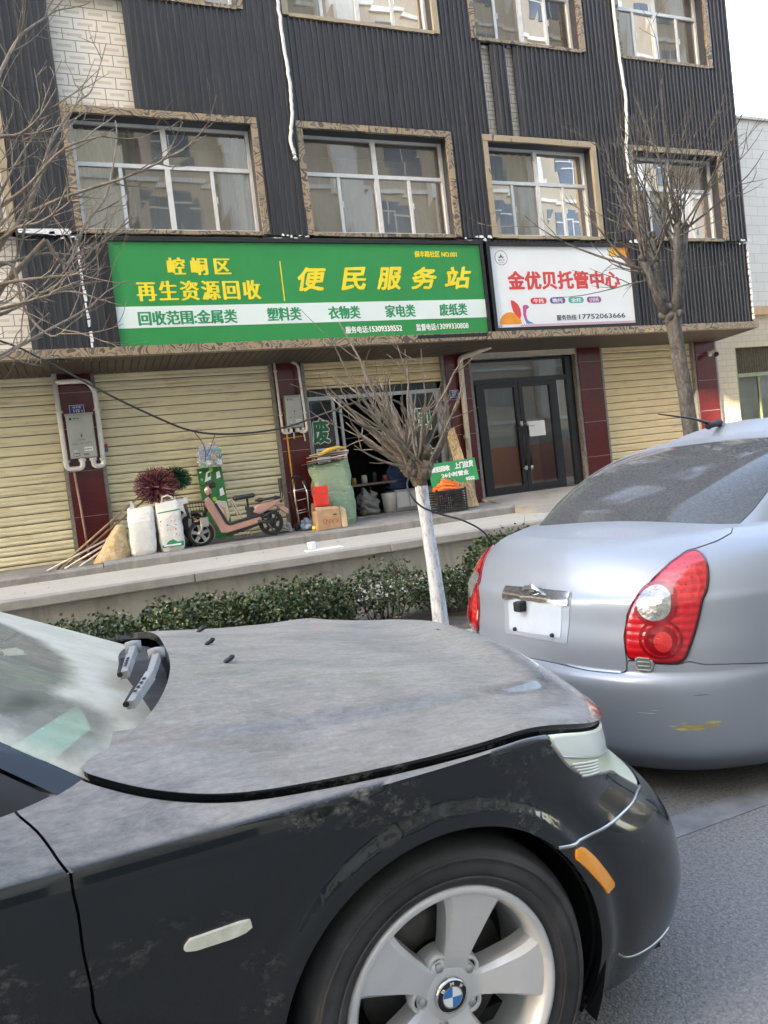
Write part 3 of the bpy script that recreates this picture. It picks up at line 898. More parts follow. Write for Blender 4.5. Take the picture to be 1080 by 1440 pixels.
PX = [(-.215, .25), (2.97, 3.43), (6.03, 6.50), (8.84, 9.36), (11.72, 12.24)]
def ground_floor():
    for i, (a, b) in enumerate(PX):
        mb = MB().box(a, b, 11.60, 12.1, .55, 3.40)
        po = build(mb, 'pillar', M['granite'], BL)
        sm = MB()
        for z in (1.32, 1.98, 2.60, 3.12): sm.box(a + .002, b - .002, 11.5975, 11.5998, z, z + .006)
        build(sm, 'tile_seam', M['seam'], po)
        for xx in (a - .055, b + .003):
            build(MB().box(xx, xx + .052, 11.615, 11.735, .60, 3.39), 'guide_rail', M['rail'], BL)
    def sh(x0, x1, z0, z1, m):
        o = build(shutter_mesh(x0, x1, z0, z1), 'roller_shutter', [M[m], M['grime_shade']], BL)
        return o
    sh(-2.85, -.27, .735, 3.40, 'shut'); sh(.305, 2.915, .785, 3.40, 'shut'); sh(3.485, 5.975, 2.99, 3.40, 'shut2')
    sh(9.415, 11.665, .80, 3.40, 'shut2')
    o = sh(-6.0, -3.4, .735, 3.40, 'shut')
    build(MB().box(-14, -6, 11.65, 12.0, .5, 3.40), 'end_wall', M['granite'], BL)
    build(MB().box(-3.4, -2.85, 11.60, 12.1, .55, 3.40), 'pillar', M['granite'], BL)
    build(MB().box(6.555, 8.78, 11.60, 11.68, 3.29, 3.385).box(6.555, 8.78, 11.585, 11.60, 3.28, 3.30), 'shutter_box', M['pvcc'], BL)
    # bare rooms behind the open bay and the glass door
    r = MB()
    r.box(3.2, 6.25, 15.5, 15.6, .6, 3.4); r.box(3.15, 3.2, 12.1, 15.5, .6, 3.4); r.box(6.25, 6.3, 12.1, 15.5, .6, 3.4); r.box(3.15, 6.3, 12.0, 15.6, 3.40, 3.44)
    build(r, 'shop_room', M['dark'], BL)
    r = MB()
    r.box(6.45, 8.95, 13.2, 13.3, 1.72, 3.4); r.box(6.40, 6.45, 12.1, 13.3, 1.72, 3.4); r.box(8.86, 8.95, 11.8, 13.19, 1.72, 3.4); r.box(6.4, 8.95, 12.0, 13.3, 3.401, 3.44)
    build(r, 'entrance_room', M['room'], BL)
    r = MB()
    r.box(6.45, 8.95, 13.2, 13.3, .6, 1.719); r.box(6.40, 6.45, 12.1, 13.3, .6, 1.719); r.box(8.86, 8.95, 11.8, 13.19, .6, 1.719)
    build(r, 'wainscot', M['wains'], BL)
    # aluminium shop front of the open bay
    f = MB()
    y0, y1 = 11.74, 11.79
    f.box(3.49, 5.97, y0, y1, 2.775, 2.835)
    for x, w in ((3.49, .045), (3.925, .055), (4.05, .045), (5.345, .05), (5.855, .05)): f.box(x, x + w, y0 + .002, y1 + .004, .76, 2.775)
    f.box(3.535, 3.925, y0 + .001, y1, .77, .83); f.box(5.395, 5.855, y0 + .001, y1, .77, .83); f.box(5.905, 5.97, y0, y1, .76, 2.775)
    f.box(3.49, 5.97, y0 + .005, y1, 2.96, 3.0)
    fo = build(f, 'shop_front', M['alug'], BL)
    p = MB()
    for a, b, c, d in ((3.535, 3.925, .83, 2.775), (5.395, 5.855, .83, 2.775), (3.54, 5.97, 2.836, 2.96)): p.add([(a, 11.765, c), (b, 11.765, c), (b, 11.765, d), (a, 11.765, d)], [(0, 1, 2, 3)])
    build(p, 'pane', M['pane2'], fo)
    # cut-out characters on the panes
    def sticker(ch, x0, x1, z0, z1, nm):
        mb = MB()
        letters(mb, ch, x0 - .012, x1 + .012, z0 - .012, z1 + .012, 11.757, 0, .0, fat=(.030, .030))
        letters(mb, ch, x0, x1, z0, z1, 11.7535, 1, .0, fat=(.014, .014))
        build(mb, nm, [M['white'], M['greent2']], fo)
    t = NT('dark_green_vinyl'); M['greent2'] = t.done(t.bsdf((.006, .13, .055), .4))
    sticker('废', 3.545, 3.84, 2.06, 2.47, 'window_lettering')
    sticker('收', 5.44, 5.76, 1.50, 1.86, 'window_lettering')
    q = MB()
    q.box(5.42, 5.72, 11.757, 11.7585, 2.13, 2.52, 0); q.box(5.432, 5.708, 11.755, 11.7565, 2.142, 2.508, 1)
    for (s0, s1, mi, yy) in ((.095, .115, 0, 11.7535), (.072, .09, 1, 11.752), (.02, .026, 0, 11.7505)):
        q.box(5.57 - s0, 5.57 + s0, yy, yy + .001, 2.325 - s1, 2.325 + s1, mi)
    build(q, 'window_lettering', [M['white'], M['greent2']], fo)
    n = MB().box(3.575, 3.80, 11.757, 11.759, 1.72, 1.98, 0)
    for i in range(5):
        n.box(3.60, 3.60 + (.17, .14, .17, .10, .15)[i], 11.7555, 11.7565, 1.93 - i * .045, 1.945 - i * .045, 1)
    build(n, 'paper_notice', [M['paper'], M['navyt']], fo)
    # black framed double glass door
    d = MB()
    y0, y1 = 11.72, 11.79
    d.box(6.56, 8.76, y0, y1, 2.84, 2.93); d.box(6.56, 6.60, y0, y1, .80, 2.84); d.box(8.62, 8.76, y0 - .01, y1, .80, 3.27); d.box(6.56, 8.62, y0 + .01, y1, 3.24, 3.28)
    d.box(6.66, 6.80, y0 + .003, y1 + .003, .82, 2.84); d.box(8.25, 8.39, y0 + .003, y1 + .003, .82, 2.84)
    do = build(d, 'door_frame', M['doorf'], BL)
    for x0, x1, c in ((6.80, 7.535, 1), (7.545, 8.25, 0)):
        l = MB()
        l.box(x0, x1, y0 + .004, y1 - .004, .83, .96); l.box(x0, x1, y0 + .004, y1 - .004, 2.76, 2.838)
        cx0 = x1 - .085 if c else x0
        l.box(cx0, cx0 + .085, y0 + .002, y1 - .006, .96, 2.76)
        e0 = x0 if c else x1 - .03
        l.box(e0, e0 + .03, y0 + .006, y1 - .006, .96, 2.76)
        lo = build(l, 'glass_door', M['doorf'], BL)
        build(MB().add([(x0, 11.755, .96), (x1, 11.755, .96), (x1, 11.755, 2.76), (x0, 11.755, 2.76)], [(0, 1, 2, 3)]), 'pane', M['doorpane'], lo)
        hx = x1 - .05 if c else x0 + .06
        h = MB().tube([(hx, 11.64, 1.28), (hx, 11.64, 2.05)], .022, 10, 0)
        for z0, z1 in ((1.22, 1.30), (2.03, 2.12)): h.tube([(hx, 11.64, z0), (hx, 11.64, z1)], .024, 10, 1)
        for z in (1.26, 2.08): h.tube([(hx, 11.64, z), (hx, 11.725, z)], .014, 8, 1)
        build(h, 'handle', [M['black'], M['alug']], lo)
    pp = MB()
    for a, b, c, e in ((6.60, 6.66, .82, 2.84), (8.39, 8.62, .82, 2.84), (6.56, 8.62, 2.93, 3.24)): pp.add([(a, 11.76, c), (b, 11.76, c), (b, 11.76, e), (a, 11.76, e)], [(0, 1, 2, 3)])
    build(pp, 'pane', M['doorpane'], do)
    nt = MB().box(7.66, 8.05, 11.742, 11.745, 1.83, 2.11, 0).box(7.70, 7.83, 11.7405, 11.7415, 2.02, 2.03, 1)
    build(nt, 'paper_notice', [M['paper'], M['redt']], do)
    build(MB().box(6.4, 9.0, 11.69, 11.83, .58, .835), 'door_sill', M['doorf'], BL)
    build(MB().box(3.43, 6.03, 11.70, 12.2, .5, .765), 'shop_sill', M['floorc'], BL)
ground_floor()

# ------------------------------------------------------------------ neighbour on the right
NB = thing('neighbour_building', 'low white tiled building with a tan tiled ground floor in sun beside the dark one', 'building', (16, 11.8, 0))
def neighbour():
    build(MB().box(12.31, 24, 11.69, 20, 4.08, 8.0).box(12.31, 24.05, 11.64, 20, 8.002, 8.06), 'upper_wall', M['tilew'], NB)
    build(MB().box(12.30, 24, 11.62, 20, 3.90, 4.078), 'tile_band', M['tileo'], NB)
    lo = MB().box(12.245, 12.90, 11.70, 12.0, .0, 3.898).box(12.90, 15.2, 11.70, 12.0, 3.24, 3.898).box(12.90, 15.2, 11.70, 12.0, 0, 1.0).box(15.2, 24, 11.70, 12.0, 0, 3.898)
    build(MB().box(12.3, 24, 19.8, 20, 0, 3.898), 'back_wall', M['tiley'], NB)
    build(lo, 'lower_wall', M['tiley'], NB)
    f = MB()
    f.box(12.90, 15.2, 11.74, 11.80, 1.0, 1.06); f.box(12.90, 12.97, 11.74, 11.80, 1.06, 3.24); f.box(15.13, 15.2, 11.74, 11.80, 1.06, 3.24)
    f.box(12.97, 15.13, 11.735, 11.80, 2.62, 2.70); f.box(13.55, 13.585, 11.745, 11.80, 1.06, 2.62); f.box(14.3, 14.335, 11.745, 11.80, 1.06, 2.62)
    olive = mat('olive_frame', (.26, .27, .14), .5)
    w = build(f, 'window', olive, NB)
    X = np.linspace(12.97, 15.13, 160); XX, ZZ = np.meshgrid(X, np.array([2.70, 2.95, 3.24]))
    build(MB().grid(XX, 11.78 + .012 * np.sin(XX * 90) , ZZ, smooth=False), 'valance', mat('brown_valance', (.10, .085, .055), .7, 0, .3, 20), w)
    build(MB().add([(12.97, 11.775, 1.06), (15.13, 11.775, 1.06), (15.13, 11.775, 2.62), (12.97, 11.775, 2.62)], [(0, 1, 2, 3)]), 'pane', M['pane2'], w)
    build(MB().box(12.9, 15.2, 11.95, 11.98, 1.0, 3.24), 'window_blind', mat('white_blind', (.72, .72, .68), .8, 0, .05), w)
    u = MB().box(14.35, 15.8, 11.682, 11.70, 6.0, 7.1)
    build(u, 'upper_window', M['oppw'], NB)
    build(MB().lathe([(.06, 0), (.06, -.02), (.04, -.02), (.035, .02)], (13.45, 11.69, 6.78), 'Y', 16), 'vent', M['black'], NB)
    build(MB().box(13.0, 13.22, 11.684, 11.69, 7.34, 7.46), 'bare_patch', mat('brick_patch', (.25, .19, .14), .9, 0, .3), NB)
neighbour()

# ------------------------------------------------------------------ the other side of the street (seen in the panes and the paint), with unseen blocks added for the light
def opposite():
    def block(name, label, x0, x1, H, mw, wx, floor=3.1, y=-14.0, skew=0.0):
        o = thing(name, label, 'building', ((x0 + x1) / 2, y - 6, 0))
        b = MB().prism([(x0, y), (x1, y), (x1 - skew, y - 12), (x0 - skew, y - 12)], 0, H, 'XY')
        nf = int((H - 4) / floor)
        bo = build(b, 'wall', mw, o)
        bl = MB()
        for k in range(nf):
            z = 4 + k * floor
            bl.box(x0, x1, y, y + .12, z - .35, z - .15)
        for j in range(int((x1 - x0) / (wx * 2))):
            xx = x0 + wx * (2 * j + 1)
            bl.box(xx + wx * .3, xx + wx * .7, y, y + .5, 3.8, H - 1)
        build(bl, 'facade_band', M['oppt'], o)
        first = None
        n = int((x1 - x0) / wx)
        cnt = 0
        for k in range(nf):
            for j in range(n):
                if j % 2 == 1 or cnt >= 98: continue
                xx = x0 + wx * (j + .5); z = 4 + k * floor
                cnt += 1
                if first is None:
                    first = build(MB().box(-.95, .95, y + .002, y + .05, .75, 2.35, 0).box(-.03, .03, y + .051, y + .08, .75, 2.35, 1).box(-.95, .95, y + .051, y + .08, 1.75, 1.82, 1), 'window', [M['oppw'], M['oppt']], o, local=True)
                    base = -o.location.y
                    first.location = (xx - o.location.x, base, z)
                else:
                    c = first.copy(); COL.objects.link(c); c.parent = o
                    c.location = (xx - o.location.x, base, z)
        gb = MB()
        for j in range(int((x1 - x0) / 4)):
            gb.box(x0 + 4 * j + .3, x0 + 4 * j + 3.7, y + .001, y + .04, .2, 3.0)
        build(gb, 'ground_shutters', M['oppw'], o)
        return o
    A_ = block('apartment_block', 'tall beige apartment block reflected in the upper windows', -37.3, 3.4, 46, M['opp'], 2.6)
    block('apartment_block', 'tan apartment block across the street mirrored in the shop panes', 4.2, 52, 30, M['opp2'], 2.9)
    block('apartment_block', 'unseen apartment block shaped to leave only a slit for the sun', -78, -39.3, 46, M['opp'], 3.4, skew=24.2)  # unseen; height and skewed end shaped to hold the sun to a slit
    build(MB().box(-39.298, -37.302, -14.4, -14.01, 26.6, 46), 'sun_blocker_top', M['opp'], A_)  # unseen filler added above the slit to keep sun off the upper facade
    build(MB().box(-39.298, -37.302, -14.4, -14.01, 0, 24.0), 'sun_blocker_base', M['opp'], A_)  # unseen filler added below the slit to keep sun off hedge and terrace
    for nm, x0, lab in (('glow_block', -118, 'unseen block added at the left end of the street to cut horizon glow'), ('glow_block', 78, 'unseen block added at the right end of the street to cut horizon glow')):
        e = thing('apartment_block', lab, 'building', (x0 + 6, -2, 0))  # unseen, added so the car paint does not mirror the bright horizon
        build(MB().box(x0, x0 + 12, -13.5, 24, 0, 40 if x0 < 0 else 24), 'wall', mat('glow_block_render', (.085, .08, .072), .8), e)  # dark colour chosen to keep its sunlit wall out of the reflections
        face = x0 + 12 if x0 < 0 else x0
        wn_ = MB()
        for k in range(6):
            wn_.box(face - .05, face + .05, -12, 22, 4 + 3.2 * k, 5.5 + 3.2 * k)
        build(wn_, 'window_band', M['oppw'], e)
    tag(build(MB().box(-90, 90, -14, -11, -.1, .13), 'far_pavement', M['paving'], base=(0, -12, 0)), kind='structure')
opposite()
# ------------------------------------------------------------------ shop signs
def green_sign():
    x0, x1, z0, z1 = .66, 6.355, 3.53, 4.955
    o = thing('shop_sign', 'long green signboard with big yellow characters and a white strip across it', 'sign', (3.5, 10.6, 3.5))
    fr = MB()
    w = .055
    fr.box(x0 - w, x1 + w, 10.545, 10.69, z1, z1 + w); fr.box(x0 - w, x1 + w, 10.545, 10.69, z0 - w, z0)
    fr.box(x0 - w, x0, 10.545, 10.69, z0, z1); fr.box(x1, x1 + w, 10.545, 10.69, z0, z1)
    build(fr, 'frame', M['sframe'], o)
    build(MB().box(x0, x1, 10.575, 10.60, z0, z1), 'face', M['signg'], o)
    build(MB().box(x0, x1, 10.571, 10.5745, 3.785, 4.076), 'white_band', M['signl'], o)
    y = 10.5725
    def line(body, x0, x1, z0, z1, yy, mt, nm='lettering', **k):
        build(letters(MB(), body, x0, x1, z0, z1, yy, 0, **k), nm, M[mt], o)
    line('崆峒区', 1.40, 2.28, 4.495, 4.74, y, 'yellow', spacing=1.55, fat=(.012, .002))
    line('再生资源回收', .955, 2.67, 4.145, 4.42, y, 'yellow', spacing=1.22, fat=(.012, .002))
    build(MB().box(2.998, 3.014, y - .0005, y, 4.11, 4.69, 0), 'divider_line', M['yellow'], o)
    line('保丰路社区 NO.001', 5.18, 5.93, 4.75, 4.85, y, 'yellow', fat=(.004, .003))
    xs = [(3.24, 3.70), (3.90, 4.33), (4.48, 4.93), (5.06, 5.53), (5.66, 6.155)]
    for (a, b), ch in zip(xs, '便民服务站'):
        line(ch, a, b, 4.25, 4.60, y, 'yellow', 'brush_character', shear=.22, fat=(.012, .011), brush=.014)
    y2 = 10.5695
    line('回收范围:金属类', .93, 2.285, 3.815, 4.012, y2, 'greent', fat=(.009, .003))
    for ch, a, b in (('塑料类', 2.72, 3.235), ('衣物类', 3.65, 4.165), ('家电类', 4.575, 5.09), ('废纸类', 5.505, 6.01)):
        line(ch, a, b, 3.825, 4.02, y2, 'greent', fat=(.009, .003))
    line('服务电话:', 3.895, 4.27, 3.605, 3.712, y, 'white', fat=(.003, .002))
    line('15309338552', 4.285, 4.83, 3.615, 3.705, y, 'white', fat=(.004, .003))
    line('监督电话:', 5.07, 5.43, 3.605, 3.716, y, 'white', fat=(.003, .002))
    line('13099330808', 5.445, 6.0, 3.618, 3.706, y, 'white', fat=(.002, .002))

def white_sign():
    x0, x1, z0, z1 = 6.535, 9.375, 3.60, 4.935
    o = thing('shop_sign', 'white signboard with red characters and orange petal shapes in its corners', 'sign', (8, 10.6, 3.5))
    fr = MB(); w = .06
    fr.box(x0 - w, x1 + w, 10.545, 10.69, z1, z1 + w); fr.box(x0 - w, x1 + w, 10.545, 10.69, z0 - w, z0)
    fr.box(x0 - w, x0, 10.545, 10.69, z0, z1); fr.box(x1, x1 + w, 10.545, 10.69, z0, z1)
    build(fr, 'frame', M['sframe'], o)
    build(MB().box(x0, x1, 10.575, 10.60, z0, z1), 'face', M['signw'], o)
    y = 10.5735
    t = MB()
    letters(t, '金优贝托管中心', 6.82, 9.12, 4.215, 4.53, y, 0, .0, 1.02, fat=(.015, .011), brush=.0015)
    build(t, 'red_lettering', M['redt'], o)
    t = MB()
    cols = ['redt', 'violet', 'teal', 'purple']
    for k, (a, b, ch) in enumerate(((7.225, 7.545, '午托'), (7.61, 7.925, '晚托'), (7.985, 8.305, '全托'), (8.37, 8.675, '假日托'))):
        h = .052; c = 4.03
        poly = [(b - h + h * math.cos(q), c + h * math.sin(q)) for q in np.linspace(-math.pi / 2, math.pi / 2, 9)] + [(a + h - h * math.cos(q), c + h * math.sin(q)) for q in np.linspace(math.pi / 2, -math.pi / 2, 9)]
        t.prism(poly, y + .001, y, 'XZ', k)
        letters(t, ch, a + .055, b - .055, 3.995, 4.065, y - .001, 4, .02)
    build(t, 'label_pills', [M[c] for c in cols] + [M['white']], o)
    t = MB()
    letters(t, '服务热线:', 7.71, 8.13, 3.69, 3.785, y, 0, .0, fat=(.003, .002))
    letters(t, '17752063666', 8.17, 9.16, 3.70, 3.785, y, 0, .0, fat=(.003, .002))
    build(t, 'dark_lettering', M['navyt'], o)
    # round emblem
    e = MB(); cx, cz = 6.745, 4.745
    for r0, r1 in ((.112, .120),):
        n = 40
        vs = [(cx + r * math.cos(2 * math.pi * k / n), y, cz + r * math.sin(2 * math.pi * k / n)) for r in (r0, r1) for k in range(n)]
        e.add(vs, [(k, (k + 1) % n, n + (k + 1) % n, n + k) for k in range(n)])
    def leaf(ax, az, ang, L, W):
        P = [(0, 0), (L * .35, W), (L, 0), (L * .35, -W)]
        e.prism([(ax + p * math.cos(ang) - q * math.sin(ang), az + p * math.sin(ang) + q * math.cos(ang)) for p, q in P], y + .001, y)
    leaf(cx, cz + .0, math.radians(95), .075, .013); leaf(cx - .008, cz, math.radians(165), .055, .012); leaf(cx + .008, cz, math.radians(15), .055, .012); leaf(cx, cz + .005, math.radians(55), .05, .009); leaf(cx, cz + .005, math.radians(128), .04, .008)
    letters(e, '金优贝', cx - .065, cx + .065, cz - .055, cz - .02, y, 0, .01)
    for k in range(6): e.box(cx - .05 + k * .018, cx - .038 + k * .018, y, y + .001, cz - .083, cz - .074)
    build(e, 'emblem', M['navyt'], o)
    # petals
    p = MB()
    def arc(cx, cz, r, a0, a1, n=16): return [(cx + r * math.cos(math.radians(lerp(a0, a1, k / n))), cz + r * math.sin(math.radians(lerp(a0, a1, k / n)))) for k in range(n + 1)]
    p.prism([(q[0], 3.655 + (q[1] - 3.655) * .95) for q in arc(6.80, 3.655, .21, 0, 180)], y + .001, y, 'XZ', 0)
    p.prism([(6.84, 4.05), (6.90, 4.04), (6.975, 3.98), (7.01, 3.90), (7.015, 3.80), (6.985, 3.735), (6.93, 3.79), (6.87, 3.86), (6.845, 3.95)], y, y - .001, 'XZ', 2)
    p.prism([(7.06, 3.95), (7.10, 3.97), (7.155, 3.965), (7.19, 3.93), (7.13, 3.89), (7.11, 3.82), (7.12, 3.75), (7.085, 3.70), (7.055, 3.80)], y, y - .001, 'XZ', 3)
    p.prism([(7.085, 3.70), (7.11, 3.755), (7.15, 3.70), (7.22, 3.67), (7.25, 3.655), (7.10, 3.655)], y, y - .0005, 'XZ', 4)
    p.prism([(8.93, 4.775), (8.94, 4.86), (8.98, 4.935), (9.375, 4.935), (9.375, 4.775)], y + .001, y, 'XZ', 1)
    p.prism([(9.12, 4.935), (9.375, 4.935), (9.375, 4.775), (9.20, 4.775)], y, y - .001, 'XZ', 0)
    p.prism([(9.24, 4.773), (9.375, 4.773), (9.375, 4.57), (9.32, 4.60), (9.27, 4.66)], y, y - .001, 'XZ', 3)
    for i in range(72):
        xx = 6.56 + i * .039
        if 6.62 < xx < 6.98: continue
        p.prism([(xx, 3.612), (xx + .018, 3.612), (xx + .018, 3.628), (xx, 3.628)], y, y - .001, 'XZ', 3 if i % 2 else 2)
        p.prism([(xx + .019, 3.629), (xx + .037, 3.629), (xx + .037, 3.645), (xx + .019, 3.645)], y, y - .001, 'XZ', 3)
    build(p, 'petal_print', [M['orange'], M['amber'], M['redt'], M['pink'], M['bluep']], o)
green_sign(); white_sign()

# ------------------------------------------------------------------ wires, pipes, boxes on the wall
def sag(a, b, d, n=24):
    a = Vector(a); b = Vector(b)
    return [a.lerp(b, i / n) + Vector((0, 0, -d * 4 * (i / n) * (1 - i / n))) for i in range(n + 1)]

def conduit(pts, label, seed):
    rng = random.Random(seed)
    out = []
    for i in range(len(pts) - 1):
        for k in range(8):
            p = Vector(pts[i]).lerp(Vector(pts[i + 1]), k / 8)
            out.append(p + Vector((rng.uniform(-.008, .008), rng.uniform(-.004, .004), 0)))
    out.append(Vector(pts[-1]))
    mb = MB().tube(out, .026, 8)
    mb.tube([out[-1] + Vector((-.012, -.01, -.03)), out[-1] + Vector((.02, -.01, -.075))], .03, 8)
    tag(build(mb, 'loose_conduit', M['rope']), label, 'cable')
conduit([(3.40, 10.54, 11.4), (3.43, 10.54, 8.5), (3.45, 10.54, 7.7), (3.47, 10.54, 7.2), (3.45, 10.54, 6.8), (3.37, 10.54, 6.42), (3.41, 10.54, 6.22)], 'white flexible conduit hanging down the cladding between the first two windows', 1)
conduit([(9.50, 10.54, 11.4), (9.54, 10.54, 9.2), (9.57, 10.54, 8.15), (9.62, 10.54, 7.5), (9.57, 10.54, 7.0), (9.50, 10.54, 6.55), (9.52, 10.54, 6.2)], 'white flexible conduit hanging left of the window behind the large bare tree', 2)

def meter_box(x0, x1, z0, z1, label, big):
    o = thing('meter_box', label, 'meter box', ((x0 + x1) / 2, 11.6, z0))
    b = MB().bbox(x0, x1, 11.47, 11.597, z0, z1, .008)
    b.bbox(x0 - .012, x1 + .012, 11.455, 11.597, z1 + .001, z1 + .022, .006)
    bo = build(b, 'case', M['meter'], o)
    d = MB().bbox(x0 + .012, x1 - .012, 11.462, 11.4695, z0 + .012, z1 - .02, .003)
    build(d, 'door', M['meter'], bo)
    w, h = x1 - x0, z1 - z0
    X = lambda u: x0 + w * u
    Z = lambda v: z0 + h * v
    y = 11.4595
    m = MB()
    m.lathe([(.001, 0), (w * .05, 0)], (X(.17), y, Z(.91)), 'Y', 12, 0, False)
    letters(m, '国家电网', X(.26), X(.5), Z(.90), Z(.935), y, 0, .02)
    letters(m, 'STATE GRID', X(.26), X(.52), Z(.868), Z(.885), y, 0)
    m.prism([(X(.50), Z(.56)), (X(.46), Z(.50)), (X(.50), Z(.505)), (X(.485), Z(.45)), (X(.55), Z(.525)), (X(.505), Z(.52)), (X(.53), Z(.565))], y, y - .001)
    letters(m, '有电危险', X(.38), X(.62), Z(.405), Z(.43), y, 0)
    rng = random.Random(4)
    for k in range(13):
        u = .12 + .058 * k
        m.box(X(u), X(u + .03), y - .001, y, Z(.31 + .012 * math.sin(k * 1.9) + .002 * k), Z(.333 + .012 * math.sin(k * 1.3) + .002 * k), 1)
    m.box(X(.55), X(.86), y - .001, y, Z(.15), Z(.245), 2); [m.box(X(.58 + .05 * k), X(.61 + .05 * k), y - .002, y - .0011, Z(.18), Z(.21), 0) for k in range(5)]
    m.box(X(.13), X(.36), y - .001, y, Z(.045), Z(.11), 0)
    for k in range(3): m.box(X(.15 + k * .07), X(.19 + k * .07), y - .002, y - .0011, Z(.055), Z(.095), 2)
    m.box(X(.50), X(.70), y - .001, y, Z(.05), Z(.10), 1)
    m.box(X(.16), X(.28), y - .001, y, Z(.16), Z(.18), 2)
    build(m, 'markings', [M['black'], mat('grey_marks', (.16, .17, .16), .5), M['paper']], bo)
    return o
mo = meter_box(-.155, .205, 2.165, 2.785, 'large grey meter box framed by thick white pipes on the left red pillar', True)
pp = MB()
R = .036
def bend(pts, r=R, mb=None, n=10):
    """pipe with rounded corners"""
    out = [Vector(pts[0])]
    for i in range(1, len(pts) - 1):
        p, a, b = Vector(pts[i]), Vector(pts[i - 1]), Vector(pts[i + 1])
        c = min(.07, (a - p).length * .45, (b - p).length * .45)
        s = p + (a - p).normalized() * c; e = p + (b - p).normalized() * c
        for t in np.linspace(0, 1, 6): out.append((1 - t) ** 2 * s + 2 * t * (1 - t) * p + t * t * e)
    out.append(Vector(pts[-1]))
    mb.tube(out, r, n)
bend([(-.235, 11.52, 3.40), (-.225, 11.52, 2.02), (-.01, 11.52, 2.02), (-.005, 11.52, 2.16)], mb=pp)
bend([(-.235, 11.52, 3.27), (.19, 11.52, 3.27), (.285, 11.52, 3.12), (.275, 11.52, 2.03), (.14, 11.52, 2.03), (.14, 11.52, 2.16)], mb=pp)
for x, z in ((-.228, 2.83), (-.222, 2.12), (.283, 2.83), (.277, 2.12)): pp.lathe([(.0, 0), (.052, 0), (.052, .025), (0, .025)], (x, 11.52, z), 'Z', 12)
for x in (-.006, .14): pp.lathe([(.05, 0), (.05, .04)], (x, 11.52, 2.118), 'Z', 12)
build(pp, 'conduit_pipe', M['pvc'], mo)
m2 = meter_box(3.065, 3.335, 2.345, 2.83, 'smaller grey meter box on the middle red pillar beside the open shop', False)
pp = MB()
bend([(2.985, 11.54, 3.40), (2.99, 11.54, 2.27), (3.12, 11.54, 2.27), (3.13, 11.54, 2.34)], .02, pp)
bend([(3.27, 11.54, 3.40), (3.345, 11.44, 3.32), (3.365, 11.44, 2.26), (3.27, 11.5, 2.26), (3.25, 11.54, 2.34)], .02, pp)
for x, z in ((2.988, 3.25), (2.99, 2.55), (3.36, 2.55)): pp.lathe([(0, 0), (.032, 0), (.032, .02), (0, .02)], (x, 11.54 if x < 3.2 else 11.44, z), 'Z', 10)
for k, x in enumerate((3.02, 3.10, 3.20, 3.30)): pp.box(x, x + .045, 11.5, 11.57, 2.27, 2.335)
pp.tube([(3.17, 11.54, 2.27), (3.17, 11.56, 2.17)], .012, 6); pp.tube([(3.33, 11.54, 2.27), (3.35, 11.56, 2.12)], .012, 6)
build(pp, 'conduit_pipe', M['pvc'], m2)
g = MB()
g.tube([(3.06, 11.57, 2.28), (3.062, 11.57, 1.55), (3.075, 11.57, .79)], .014, 8)
g.tube([(2.995, 11.57, 2.185), (3.36, 11.57, 2.205)], .011, 8)
tag(build(g, 'gas_pipe', M['gasy']), 'thin yellow gas pipe running down the middle red pillar', 'pipe')
g = MB().tube([(-.14, 11.57, 2.02), (-.11, 11.57, 1.4), (-.09, 11.57, .74)], .016, 8)
tag(build(g, 'gas_pipe', mat('rusty_pink_pipe', (.42, .27, .21), .6, 0, .3, 30)), 'rusty pale pipe running down the left red pillar below the large meter box', 'pipe')
dp = MB()
bend([(6.75, 11.2, 3.43), (6.30, 11.53, 3.30), (6.265, 11.53, .80)], .048, dp, 12)
dp.lathe([(.058, 0), (.058, .06)], (6.265, 11.53, 1.9), 'Z', 14)
tag(build(dp, 'drain_pipe', M['pvcc']), 'cream drain pipe on the red pillar left of the glass door', 'pipe')

def number_plate(x0, x1, z0, z1, y, num, label):
    o = thing('number_plate', label, 'number plate', ((x0 + x1) / 2, y, z0))
    build(MB().bbox(x0, x1, y - .008, y, z0, z1, .003), 'plate', M['plateb'], o)
    w, h = x1 - x0, z1 - z0
    m = MB()
    yy = y - .009
    for a, b, c, d in ((0, 1, .0, .05), (0, 1, .95, 1), (0, .03, .05, .95), (.97, 1, .05, .95)): m.box(x0 + w * a, x0 + w * b, yy - .0006, yy, z0 + h * c, z0 + h * d)
    letters(m, '保丰路', x0 + w * .22, x0 + w * .80, z0 + h * .64, z0 + h * .86, yy - .0007, 0, .01)
    letters(m, num, x0 + w * .27, x0 + w * .68, z0 + h * .2, z0 + h * .54, yy - .0007, 0, .03)
    letters(m, '号', x0 + w * .78, x0 + w * .91, z0 + h * .2, z0 + h * .4, yy - .0007)
    build(m, 'lettering', M['white'], o)
number_plate(-.09, .11, 2.81, 2.94, 11.60, '112', 'blue house number plate 112 above the large meter box')
number_plate(6.06, 6.235, 2.64, 2.765, 11.60, '107', 'blue house number plate on the red pillar right of the open shop')

# small sticker beside the left meter box
s = MB().box(.305, .365, 11.668, 11.67, 2.29, 2.35, 0).box(.305, .365, 11.668, 11.67, 2.235, 2.289, 1)
tag(build(s, 'sticker', [mat('red_sticker', (.5, .08, .10), .5), mat('blue_sticker', (.05, .16, .30), .5)]), 'tiny red and blue sticker on the shutter edge beside the large meter box', 'sticker')

